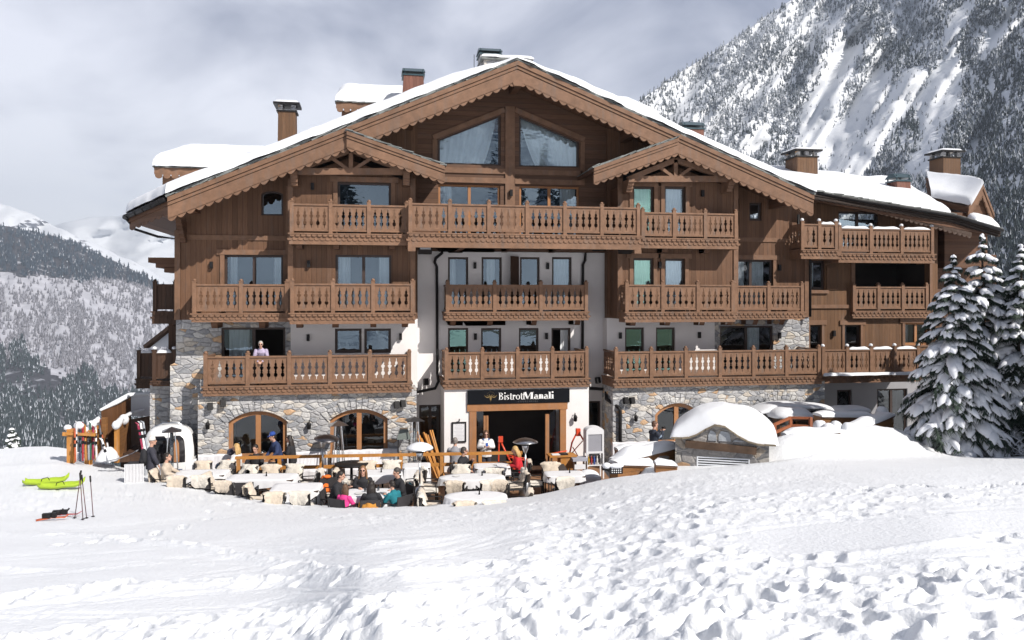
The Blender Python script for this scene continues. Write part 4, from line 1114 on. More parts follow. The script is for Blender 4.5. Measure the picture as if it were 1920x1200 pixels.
# ---------------------------------------------------------------- roofs
def snow_sheet(name, parent, P00, P10, P11, P01, T, nx=40, ny=16, rnd=.5, seed=1, rough=.12, flat=(0, 0, 0, 0), mat=None, thin=None):
    """snow lying on the roof plane P00-P10 (front) / P01-P11 (back), rounded at its borders; flat = which borders (front, right, back, left) join on"""
    P00, P10, P11, P01 = map(Vector, (P00, P10, P11, P01))
    def par(n, L):
        e = [0, .02 / L, .06 / L, .14 / L, .28 / L]; e = [q for q in e if q < .3]
        k = n - 2 * len(e)
        return np.array(e + list(np.linspace(.45 / L if .45 / L < .4 else .35, 1 - (.45 / L if .45 / L < .4 else .35), max(k, 3))) + [1 - q for q in reversed(e)])
    L1_, L2_ = (P10 - P00).length, (P01 - P00).length
    s = par(nx, L1_); t = par(ny, L2_); S, Tt = np.meshgrid(s, t)
    P = [np.array(p) for p in (P00, P10, P11, P01)]
    B = (P[0] * (1 - S[..., None]) + P[1] * S[..., None]) * (1 - Tt[..., None]) + (P[3] * (1 - S[..., None]) + P[2] * S[..., None]) * Tt[..., None]
    nz = fbm(B[..., 0] * .7 + seed * 7.3, B[..., 1] * .7 + B[..., 2] * .5, 4, seed)
    r = rnd * (.75 + .5 * nz)
    if not flat[0]: B[..., 1] += (fbm(S * L1_ * 1.7, S * 0 + seed, 3, seed + 5) - .55) * .34 * np.clip(1 - Tt * L2_ / .6, 0, 1)
    H = np.ones_like(S)
    for k, e in enumerate((Tt * L2_, (1 - S) * L1_, (1 - Tt) * L2_, S * L1_)):
        if flat[k]: continue
        H = np.minimum(H, np.sqrt(np.clip(1 - (1 - np.clip(e / r, 0, 1)) ** 2, 0, 1)))
    if thin is not None: H = H * (.30 + .70 * np.clip((((1 - S) if thin == 1 else S) * L1_) / 2.6, 0, 1))
    Z = B[..., 2] + T * H * (1 + (nz - .5) * 2 * rough)
    V = np.stack([B[..., 0], B[..., 1], Z], -1).reshape(-1, 3)
    p = parent; off = Vector((0, 0, 0))
    while p is not None: off += p.location; p = p.parent
    me = np_mesh(name, V - np.array(off), grid_faces(*S.shape), mat or SNOW)
    return part(name, me, parent)

def slates(mb, a, b, y0, depth, rng, lay=2, t=.045, over=.1):
    """ragged slate ends along the sloping edge a-b (points in XZ)"""
    a, b = Vector((a[0], 0, a[1])), Vector((b[0], 0, b[1])); L = (b - a).length; d = (b - a) / L; n = Vector((-d.z, 0, d.x))
    if n.z < 0: n = -n
    for l in range(lay):
        s = -rng.uniform(0, .3)
        while s < L:
            w = rng.uniform(.28, .55); e = min(s + w, L + .05); tilt = rng.uniform(0, .05)
            p0, p1 = a + d * max(s, -.05) + n * (l * t + rng.uniform(0, .012)), a + d * e + n * (l * t + tilt)
            y = y0 - over * rng.uniform(.4, 1.1)
            q0, q1 = p0 + n * t, p1 + n * t
            mb.add([(p0.x, y, p0.z), (p1.x, y, p1.z), (q1.x, y, q1.z), (q0.x, y, q0.z), (p0.x, y + depth, p0.z), (p1.x, y + depth, p1.z), (q1.x, y + depth, q1.z), (q0.x, y + depth, q0.z)],
                   [(0, 1, 2, 3), (7, 6, 5, 4), (3, 2, 6, 7), (1, 0, 4, 5), (0, 3, 7, 4), (2, 1, 5, 6)])
            s = e + rng.uniform(-.02, .01)
def bargeboard(mb, a, b, Y, boards, tooth=.34, th=.12, cut=True):
    """boards: (top, bottom, proud) below the edge a-b; teeth along the lowest"""
    (xa, za), (xb, zb) = a, b
    for (u, v, pr) in boards: mb.prism([(xa, za - v), (xb, zb - v), (xb, zb - u), (xa, za - u)], [], Y - pr, Y + .09)
    v = boards[-1][1]; pr = boards[-1][2]; L = math.hypot(xb - xa, zb - za); n = int(L / tooth)
    for k in range(n):
        t0, t1 = (k + .06) / n, (k + .94) / n; tm = (t0 + t1) / 2
        pt = lambda t, d: (xa + (xb - xa) * t, za + (zb - za) * t - v - d)
        mb.prism([pt(t0, th * .25), pt(t0 + (t1 - t0) * .25, th * .8), pt(tm, th), pt(t1 - (t1 - t0) * .25, th * .8), pt(t1, th * .25), pt(t1, -.02), pt(t0, -.02)], [], Y - pr, Y + .06)

rngR = random.Random(5)
apex2 = (APEX.x, APEX.z); le = (XL, roofz(XL)); re = (XR, roofz(XR))
# the slab: lower face soffit boards, top slate
YB = 13.0
def slab(a, b, y0, y1, t):
    mb = MB(); mb.prism([(a[0], a[1] - t), (b[0], b[1] - t), b, a], [], y0, y1); return mb
mb = slab(le, apex2, FY + .1, YB, .22); m2 = slab(apex2, re, FY + .1, YB, .22)
b = len(mb.v); mb.v += m2.v; mb.f += [[i + b for i in f] for f in m2.f]; mb.m += m2.m; mb.sm += m2.sm
# purlins under the overhang
for px in (352, 545, 770, 975, 1190, 1378, 1480):
    x = WX(px, -1.5); z = roofz(x) - .24
    mb.box(x - .14, x + .14, FY + .25, .1, z - .34, z)
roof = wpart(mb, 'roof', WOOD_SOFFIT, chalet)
mb = MB(); slates(mb, le, apex2, FY, .5, rngR); slates(mb, apex2, re, FY, .5, rngR); wpart(mb, 'slate_edge', SLATE, roof)
BOARDS = [(.0, .17, .10), (.19, .30, .06), (.32, .78, .03)]
mb = MB(); bargeboard(mb, le, apex2, FY, BOARDS); wpart(mb, 'bargeboard', WOOD_TRIM, roof)
mb = MB(); bargeboard(mb, apex2, re, FY, BOARDS); wpart(mb, 'bargeboard', WOOD_TRIM, roof)
mb = MB(); mb.prism([(APEX.x - .14, APEX.z - .95), (APEX.x + .14, APEX.z - .95), (APEX.x + .2, APEX.z - .82), (APEX.x, APEX.z - .72), (APEX.x - .2, APEX.z - .82)], [], FY - .06, FY + .1); wpart(mb, 'ridge_ornament', WOOD_TRIM, roof)
e = .12
apt = (APEX.x, FY - .12, APEX.z + .1); apb = (APEX.x, YB, APEX.z + .1)
snow_sheet('snow_cover', roof, (XL - .05, FY - .12, le[1] + e), apt, apb, (XL - .05, YB, le[1] + e), .42, 80, 30, .38, 3, .22, flat=(0, 1, 1, 1), thin=1)
snow_sheet('snow_cover', roof, apt, (XR + .05, FY - .12, re[1] + e), (XR + .05, YB, re[1] + e), apb, .36, 80, 30, .34, 5, .22, flat=(0, 0, 1, 1), thin=0)
# the clipped corner at the valley eave
c0 = Vector((XL, FY + .1, le[1])); c1 = W(241, .4, 404); c2 = Vector((c1.x, YB, c1.z)); c3 = Vector((XL, YB, le[1]))
dz = Vector((0, 0, .25))
mb = MB(); mb.add([c0 - dz, c1 - dz, c2 - dz, c3 - dz, c0, c1, c2, c3], [(0, 3, 2, 1), (4, 5, 6, 7), (0, 1, 5, 4), (1, 2, 6, 5)]); wpart(mb, 'eave', WOOD_SOFFIT, roof)
mb = MB(); up = Vector((0, 0, .07)); out = Vector((-.1, -.1, 0))
mb.tube([c0 + out - up, (c0 + c1) / 2 + out - up * 1.2, c1 + out - up], .1, 10); mb.tube([c1 + out - up, c2 + out - up], .1, 10)
mb.tube([c1 + out - up, c1 + Vector((.15, .3, -.5)), c1 + Vector((.9, .6, -.75)), Vector((xw0 - .1, .9, c1.z - .85)), Vector((xw0 - .1, .9, 3.7))], .05, 8)
for k in range(5):
    p = c0 + (c1 - c0) * ((k + .5) / 5) + out
    mb.tube([p + Vector((0, 0, .04)), p + Vector((-.12, -.1, -.08)), p + Vector((-.02, 0, -.2))], .02, 5)
wpart(mb, 'gutter', METAL_DARK, roof)
mb = MB(); bargeboard(mb, (c1.x, c1.z), (XL, le[1]), FY + 1.4, [(.2, .5, .0)], .3, .1); 
for v in range(len(mb.v)):
    x, y, z = mb.v[v]; t = (x - c1.x) / (XL - c1.x); mb.v[v] = (x, y - (FY + 1.4) + c1.y + (c0.y - c1.y) * t + .12, z)
wpart(mb, 'eave_board', WOOD_SOFFIT, roof)
s0 = Vector((0, 0, .1)); e_ext = .12
snow_sheet('snow_cover', roof, c1 + s0 + Vector((-.1, -.1, 0)), Vector((XL - .05, FY - .12, le[1] + e_ext)), Vector((XL - .05, YB, le[1] + e_ext)), c2 + s0, .42, 24, 24, .4, 9, .2, flat=(0, 1, 1, 0))
# brackets stepping out under the valley eave
mb = MB()
for k, (w_, z_) in enumerate(((2.0, 0), (1.55, -.2), (1.05, -.38))): mb.box(xw0 - w_ * .62, xw0 + .01, .9, 2.2, 8.35 + z_ - .2, 8.35 + z_)
wpart(mb, 'eave_bracket', WOOD_SOFFIT, roof); mb = MB()
for k in range(5): mb.box(WX(344, -.1) - .1, WX(344, -.1) + .1, -.1 - .16 * (5 - k), .0, roofz(xw0) - .55 - .16 * (k + 1), roofz(xw0) - .55 - .16 * k)
wpart(mb, 'eave_bracket', WOOD_SOFFIT, roof)

# small gables: inner slopes
DY = FY - .13
def dormer(pa, pb, xr):
    a = W(pa[0], DY, pa[1]); b = W(pb[0], DY, pb[1])
    p, q = ((a.x, a.z), (b.x, b.z)) if a.x < b.x else ((b.x, b.z), (a.x, a.z))
    mb = slab(p, q, DY + .1, GY + .1, .14); d = wpart(mb, 'small_gable_roof', WOOD_SOFFIT, chalet)
    mb = MB(); slates(mb, p, q, DY, .6, rngR, 2, .035, .08); slates(mb, p, q, DY + .55, 1.8, rngR, 1, .03, .02); wpart(mb, 'slate_edge', SLATE, d)
    mb = MB(); bargeboard(mb, p, q, DY, [(.0, .14, .09), (.16, .25, .06), (.27, .60, .03)], .3, .1); wpart(mb, 'bargeboard', WOOD_TRIM, d)
    return d
dormer((650, 246), (834, 312), 0); dormer((1113, 315), (1272, 259), 0)
def truss(pl, pr, pk, yt, ypk, yb):
    """king post truss under a small gable"""
    Y = -1.7; mb = MB()
    a, b, c = W(pl, Y, yt), W(pr, Y, yt), W(pk, Y, ypk)
    mb.bar(a, b, .18, .24)
    base = Vector((c.x, Y, a.z + .1))
    mb.bar(base, c, .16, .15, up=(1, 0, 0)); 
    for s in (-1, 1): mb.bar(base + Vector((.06 * s, -.01, 0)), base + Vector((.72 * s, -.01, .46)), .11, .12)
    w_ = wpart(mb, 'gable_truss', WOOD_TRIM, chalet)
    mb = MB(); mb.bar(a + Vector((-.05, .02, .0)), c + Vector((0, .02, .0)), .2, .2); mb.bar(b + Vector((.05, .02, 0)), c + Vector((0, .02, .0)), .2, .2); wpart(mb, 'rafter', WOOD_TRIM, w_)
    for p in (a, b):
        mb = MB()
        for k in range(4): mb.box(p.x - .12, p.x + .12, Y - .3 + .1 * k, BY, p.z - .35 - .12 * k + .2, p.z - .35 - .12 * k + .32)
        wpart(mb, 'corbel', WOOD_TRIM, w_)
truss(552, 762, 658, 322, 281, 330); truss(1180, 1368, 1266, 336, 300, 340)

# ---------------------------------------------------------------- roofs and chimneys behind
def rear_roof(px0, px1, yedge, yback, Y, Yb, T, fas, pe=None, rnd=.55, seed=2, flat=(0, 0, 1, 0)):
    x0, x1 = WX(px0, Y), WX(px1, Y); pm = (px0 + px1) / 2; z0 = WZ(pm, yedge, Y); z1 = WZ(pm, yback, Yb)
    mb = MB(); mb.add([(x0, Y, z0 - .3), (x1, Y, z0 - .3), (x1, Yb, z1 - .3), (x0, Yb, z1 - .3), (x0, Y, z0), (x1, Y, z0), (x1, Yb, z1), (x0, Yb, z1)], [(0, 3, 2, 1), (4, 5, 6, 7), (0, 1, 5, 4), (1, 2, 6, 5), (2, 3, 7, 6), (3, 0, 4, 7)])
    mb.box(x0 + .25, x1, Y + .35, Yb, z0 - 2.2, z0 - .3)
    o = wpart(mb, 'rear_roof', WOOD_TRIM, chalet)
    mb = MB(); slates(mb, (x0, z0), (x1, z0), Y, .5, rngR, 1); 
    wpart(mb, 'slate_edge', SLATE, o)
    mb = MB(); scallops(mb, x0 + .02, x1, Y + .01, z0 - .29, .34, fas, .04); wpart(mb, 'bargeboard', WOOD_TRIM, o)
    snow_sheet('snow_cover', o, (x0 - .05, Y - .1, z0 + .06), (x1, Y - .1, z0 + .06), (x1, Yb, z1 + .06), (x0 - .05, Yb, z1 + .06), T, 40, 20, rnd, seed, .1, flat=flat)
rear_roof(289, 530, 317, 296, 4.0, 9.0, .62, .18, seed=12)
rear_roof(630, 800, 195, 180, 6.5, 10.5, .55, .18, seed=14)
rear_roof(1085, 1236, 222, 200, 7.0, 11, .55, .15, seed=15, flat=(0, 0, 1, 1))

def chimney(parent, px0, px1, ytop, ybase, Y, style, body, taper=0, dep=None, hood=.3):
    x0, x1 = WX(px0, Y), WX(px1, Y); pm = (px0 + px1) / 2; zt, zb = WZ(pm, ytop, Y), WZ(pm, ybase, Y) - 1.2
    w = x1 - x0; dep = dep or w; H = zt - (zb + 1.2); mb = MB()
    cap = min(.42, H * hood); zbody = zt - cap
    t = taper
    mb.add([(x0 - t, Y - t, zb), (x1 + t, Y - t, zb), (x1 + t, Y + dep + t, zb), (x0 - t, Y + dep + t, zb), (x0 + .03, Y, zbody), (x1 - .03, Y, zbody), (x1 - .03, Y + dep, zbody), (x0 + .03, Y + dep, zbody)],
           [(0, 3, 2, 1), (4, 5, 6, 7), (0, 1, 5, 4), (1, 2, 6, 5), (2, 3, 7, 6), (3, 0, 4, 7)], 0)
    mb.box(x0 - .04, x1 + .04, Y - .04, Y + dep + .04, zbody, zbody + .07, 1)
    if style == 'slab':
        for (a, c) in ((0, 0), (1, 0), (0, 1), (1, 1)):
            xx = x0 + .12 + (w - .24) * a; yy = Y + .12 + (dep - .24) * c; mb.box(xx - .09, xx + .09, yy - .09, yy + .09, zbody + .07, zt - .12, 2)
        if w > 1: mb.box((x0 + x1) / 2 - .09, (x0 + x1) / 2 + .09, Y + .03, Y + .21, zbody + .07, zt - .12, 2)
        mb.box(x0 - .16, x1 + .16, Y - .16, Y + dep + .16, zt - .12, zt - .03, 1)
        V = []; n = 9
        for j in range(n):
            for i in range(n):
                a, c = i / (n - 1), j / (n - 1); e = min(a, 1 - a, c, 1 - c); V.append((x0 - .14 + (w + .28) * a, Y - .14 + (dep + .28) * c, zt - .03 + .14 * min(1, e * 5) ** .5))
        mb.add(V, [(j * n + i, j * n + i + 1, (j + 1) * n + i + 1, (j + 1) * n + i) for j in range(n - 1) for i in range(n - 1)], 3, True)
    else:
        for (a, c) in ((0, 0), (1, 0), (0, 1), (1, 1)):
            xx = x0 + .05 + (w - .1) * a; yy = Y + .05 + (dep - .1) * c; mb.box(xx - .025, xx + .025, yy - .025, yy + .025, zbody + .07, zt - .1, 1)
        h = cap * .55
        mb.add([(x0 - .06, Y - .06, zt - h), (x1 + .06, Y - .06, zt - h), (x1 + .06, Y + dep + .06, zt - h), (x0 - .06, Y + dep + .06, zt - h), (x0 - .02, Y + dep * .3, zt), (x1 + .02, Y + dep * .3, zt), (x1 + .02, Y + dep * .7, zt), (x0 - .02, Y + dep * .7, zt)],
               [(4, 5, 6, 7), (0, 1, 5, 4), (1, 2, 6, 5), (2, 3, 7, 6), (3, 0, 4, 7), (0, 3, 2, 1)], 1)
        mb.box(x0 + .1, x1 - .1, Y + .1, Y + dep - .1, zbody + .06, zbody + .1, 1)
    return wpart(mb, 'chimney', [body, METAL_CAP if style != 'slab' else METAL_DARK, STONE, SNOW], parent)
chimney(roof, 520, 555, 191, 262, 3.0, 'slab', CHIMNEY_WOOD)
chimney(roof, 756, 795, 125, 180, 5.0, 'metal', COPPER, .1)
chimney(roof, 900, 940, 87, 150, 7.5, 'metal', STONE, 0, hood=.5)
mb = MB(); Y = 7.0; x0, x1 = WX(902, Y), WX(990, Y); z = WZ(945, 110, Y)
mb.box(x0 + .15, x1, Y, Y + 1.6, z - 2.2, z - .1, 1); mb.box(x0, x1 + .1, Y - .15, Y + 1.8, z - .1, z + .02); wpart(mb, 'chimney_base', [SLATE, STONE], roof)
snow_sheet('snow_cover', roof, (x0, Y - .15, z + .02), (x1 + .3, Y - .15, z + .02), (x1 + .3, Y + 1.8, z + .02), (x0, Y + 1.8, z + .02), .2, 24, 14, .3, 21)
wpart(MB().tube([W(889, 6, 140), W(889, 6, 102)], .015, 6), 'aerial', METAL_DARK, roof)
chimney(roof, 1283, 1321, 226, 268, 4.5, 'metal', COPPER, 0, hood=.6)

# ---------------------------------------------------------------- the wing
WY = .5
def wing_build():
    P = lambda mb, n, m: wpart(mb, n, m, wing)
    wx0, wx1 = xw1 + .003, WX(1758, WY)
    rf = lambda px: WZ(px, 352 + (px - 1517) * .262, WY)
    l3 = rect_of(1572, 1646, 397, WY, zbot=8.8); l2 = rect_of(1521, 1546, 489, WY, ybot=543); lo = rect_of(1602, 1742, 484, WY, zbot=6.2)
    a1 = rect_of(1518, 1540, 609, WY, zbot=3.5); a2 = rect_of(1583, 1613, 609, WY, zbot=3.5); a3 = rect_of(1696, 1742, 605, WY, ybot=647)
    P(MB().prism([(wx0, 3.3), (wx1, 3.3), (wx1, rf(1758)), (wx0, rf(1517))], [hole(q) for q in (l3, l2, lo, a1, a2, a3)], WY, WY + .3), 'timber_wall', WOOD_WING)
    g1 = rect_of(1570, 1598, 731, WY, zbot=.02); g2 = rect_of(1645, 1702, 729, WY, zbot=.02)
    P(MB().prism([(wx0, -.5), (wx1, -.5), (wx1, 3.3), (wx0, 3.3)], [hole(g1), hole(g2)], WY + .02, WY + .32), 'plaster_wall', PLASTER_GREY)
    mb = MB(); mb.box(wx0, wx1 + 3.4, WY + 2.6, WY + 2.7, -.5, 10.6); mb.box(wx0, lo[1] + .4, WY + .3, WY + 2.6, 5.9, 6.05); mb.box(wx1 - .2, wx1, WY + .32, WY + 2.6, -.5, 9); P(mb, 'room_interior', INSIDE)
    mb = MB(); mb.box(wx1 + .003, WX(1845, 3.1), 2.3, 3.09, -.5, 8.9); P(mb, 'timber_wall', WOOD_LYING)
    window(wing, l3, WY, 2); window(wing, l2, WY, 1, glassm=GLASS_DARK, curtains=((.1, .4),)); trim(wing, l2, WY, jamb=False, lw=.05)
    for q in (a1, a2): window(wing, q, WY, 1, glassm=GLASS_DARK, curtains=((.1, .35),)); trim(wing, q, WY, lw=.12)
    window(wing, a3, WY, 2, glassm=GLASS_DARK, curtains=((.05, .3),), frame=FRAME_LIGHT, sill=True); trim(wing, a3, WY, lw=.13)
    window(wing, g1, WY + .02, 1, glassm=GLASS_DARK); window(wing, g2, WY + .02, 2, glassm=GLASS_DARK)
    x0, x1 = WX(1549, WY), WX(1568, WY); z0, z1 = WZ(1558, 543, WY), WZ(1558, 500, WY)
    mb = MB(); mb.box(x0, x1, WY - .06, WY - .015, z0, z1)
    for t in (.1, .85): mb.box(x0 - .01, x1 + .01, WY - .09, WY - .061, z0 + (z1 - z0) * t, z0 + (z1 - z0) * t + .12)
    P(mb, 'shutter', WOOD_WING)
    mb = MB(); mb.box(WX(1516, WY), WX(1552, WY), WY - .1, WY + .02, WZ(1530, 550, WY), WZ(1530, 544, WY)); P(mb, 'sill', WOOD_TRIM)
    mb = MB(); z = WZ(1560, 578, WY); mb.box(wx0, WX(1602, WY), WY - .08, WY + .02, z, z + .16); mb.box(lo[0] - .18, lo[0], WY - .06, WY + .02, 6.2, 8.4); mb.box(lo[1], lo[1] + .14, WY - .06, WY + .02, 6.2, 8.4); mb.box(wx0, wx0 + .2, WY - .06, WY + .02, 3.4, 9); P(mb, 'timber_frame', WOOD_TRIM)
    balcony(wing, 1503, 1572, -.95, WY, 8.85, 2, .42, (True, True), m=WOOD_RAIL, snow=(1,), rail=1.08)
    balcony(wing, 1573, 1752, -.65, WY, 8.72, 3, .42, (True, True), m=WOOD_RAIL, snow=(0, 1, 2), rail=1.08)
    balcony(wing, 1600, 1742, WY - .25, WY + .3, 6.2, 3, .34, (False, False), m=WOOD_RAIL)
    balcony(wing, 1542, 1726, -1.3, WY, 3.5, 4, .34, (True, True), m=WOOD_RAIL, snow=(1, 2, 3))
    mb = MB(); mb.box(WX(1545, -1.2), WX(1740, -1.2), -1.5, -.9, 3.5, 3.505)
    snow_sheet('snow_cap', wing, W(1542, -1.6, Z=3.5), W(1730, -1.6, Z=3.5), W(1730, -1.31, Z=3.5), W(1542, -1.31, Z=3.5), .12, 40, 11, .12, 31, .5)
    # roof: a plane that falls towards the trees and towards the slope
    A, B = W(1519, -.8, 343), W(1786, -.8, 405); C_, D_ = W(1705, 6.5, 352), W(1352, 7.5, 279)
    A = Vector((11.3, -.6, roofz(11.3) + .02)); D_ = Vector((5.2, 7.5, roofz(5.2) + .02))
    E = W(1874, -.8, 432); F_ = W(1850, 5, 402)
    dz = Vector((0, 0, .28))
    mb = MB(); mb.add([A - dz, E - dz, F_ - dz, C_ - dz, D_ - dz, A, E, F_, C_, D_], [(0, 4, 3, 2, 1), (5, 6, 7, 8, 9), (0, 1, 6, 5), (1, 2, 7, 6), (2, 3, 8, 7), (3, 4, 9, 8)])
    rw = P(mb, 'roof', WOOD_SOFFIT); AV = A + (B - A) * .17
    sn = Vector((0, 0, .05))
    snow_sheet('snow_cover', rw, A + sn, B + sn, C_ + sn, D_ + sn, .42, 60, 30, .6, 41, .25, flat=(0, 0, 1, 1))
    snow_sheet('snow_cover', rw, W(1825, -.8, 421) + sn, E + sn, F_ + sn, W(1800, 4, 400) + sn, .3, 20, 14, .3, 43, .2)
    mb = MB(); slates(mb, (AV.x, AV.z), (B.x, B.z), -.85, .5, rngR, 2, .04, .12); slates(mb, (B.x, B.z), (E.x, E.z), -.85, .5, rngR, 2, .04, .12); wpart(mb, 'slate_edge', SLATE, rw)
    mb = MB(); bargeboard(mb, (AV.x, AV.z), (B.x, B.z), -.8, [(.0, .16, .08), (.18, .30, .05)], .3, .02); bargeboard(mb, (B.x, B.z), (E.x, E.z), -.8, [(.0, .16, .08), (.18, .30, .05)], .3, .02); wpart(mb, 'bargeboard', wood('near_black_board', (.030, .018, .013), None), rw)  # bargeboards in a near-black wood tone
    mb = MB(); a, b_ = W(1527, -.45, 357), W(1822, -.45, 436); bargeboard(mb, (a.x, a.z), (b_.x, b_.z), -.45, [(.0, .16, .0)], .24, .12); wpart(mb, 'scalloped_board', pmat('pale_weathered_wood', (.42, .30, .23), .8, .15, 5), rw)
    mb = MB(); mb.tube([AV + Vector((.1, -.2, -.02)), (A + B) / 2 + Vector((0, -.22, -.05)), B + Vector((0, -.2, -.02)), E + Vector((0, -.2, -.02))], .07, 8); wpart(mb, 'gutter', METAL_DARK, rw)
    # cross gable at the far end
    ap = W(1842, 1.2, 346); l_, r_ = W(1815, 1.2, 388), W(1863, 1.2, 400)
    mb = MB()
    mb.bar(ap, l_, .15, .5, up=(0, -1, 0)); v = None
    mb = MB(); bargeboard(mb, (l_.x, l_.z), (ap.x, ap.z), 1.2, [(0, .2, .06), (.22, .55, .02)], .25, .08); bargeboard(mb, (ap.x, ap.z), (r_.x, r_.z), 1.2, [(0, .2, .06), (.22, .55, .02)], .25, .08)
    cg = P(mb, 'cross_gable', WOOD_TRIM)
    bk = W(1735, 6.5, 333); bl = W(1742, 3.2, 372)
    mb = MB(); mb.add([l_, ap, bk, bl, l_ - dz, ap - dz, bk - dz, bl - dz], [(0, 1, 2, 3), (4, 7, 6, 5), (0, 3, 7, 4), (0, 4, 5, 1)]); bq = ap + Vector((3, 6, 0)); mb.add([ap, r_, r_ + Vector((3, 6, 0)), bq], [(0, 1, 2, 3)])
    mb.add([(l_.x + .2, 1.35, l_.z - .3), (r_.x - .15, 1.35, r_.z - .3), (ap.x, 1.35, ap.z - .2)], [(0, 1, 2)]); mb.box(WX(1770, 1.4), r_.x - .2, 1.36, 5, 8.2, l_.z - .25)
    wpart(mb, 'gable_roof', WOOD_SOFFIT, cg)
    sh = Vector((0, -.1, .06))
    snow_sheet('snow_cover', cg, bl + sh, l_ + sh + Vector((.1, 0, 0)), ap + sh, bk + sh, .35, 30, 20, .4, 45, .2, flat=(0, 0, 0, 1))
    chimney(rw, 1494, 1534, 279, 312, 5.0, 'slab', CHIMNEY_WOOD, hood=.75)
    chimney(rw, 1681, 1708, 324, 372, 2.6, 'metal', COPPER, .08, hood=.5)
    chimney(rw, 1768, 1802, 281, 345, 5.5, 'slab', CHIMNEY_WOOD, hood=.35)
    # rain pipe between the two houses
    mb = MB(); mb.tube([W(1497, -.3, 402), W(1496, -.2, 440), W(1500, -.3, 450), W(1517, -.35, 458), W(1519, -.3, 470), W(1519, -.3, 594)], .055, 8); P(mb, 'rain_pipe', METAL_DARK)
wing_build()
# rain pipes on the white front
mb = MB(); mb.tube([W(829, -.3, 474), W(817, KY - .12, 484), W(815, KY - .12, 492), W(819, KY - .12, 500), W(820, KY - .12, 700), W(822, KY - .12, 715), W(816, KY - .3, 728), W(782, .0, 735)], .06, 8); wpart(mb, 'rain_pipe', METAL_DARK, chalet)
mb = MB(); mb.tube([W(1135, -.3, 467), W(1098, KY - .12, 470), W(1097, KY - .12, 488), W(1093, KY - .12, 496), W(1092, KY - .12, 700)], .06, 8); wpart(mb, 'rain_pipe', METAL_DARK, chalet)
mb = MB(); mb.tube([W(1105, -.1, 728), W(1136, -.2, 730), W(1137, -1.0, 748), W(1160, SY - .1, 764), W(1163, SY - .1, 770), W(1163, SY - .1, 850)], .07, 8); wpart(mb, 'rain_pipe', METAL_DARK, chalet)
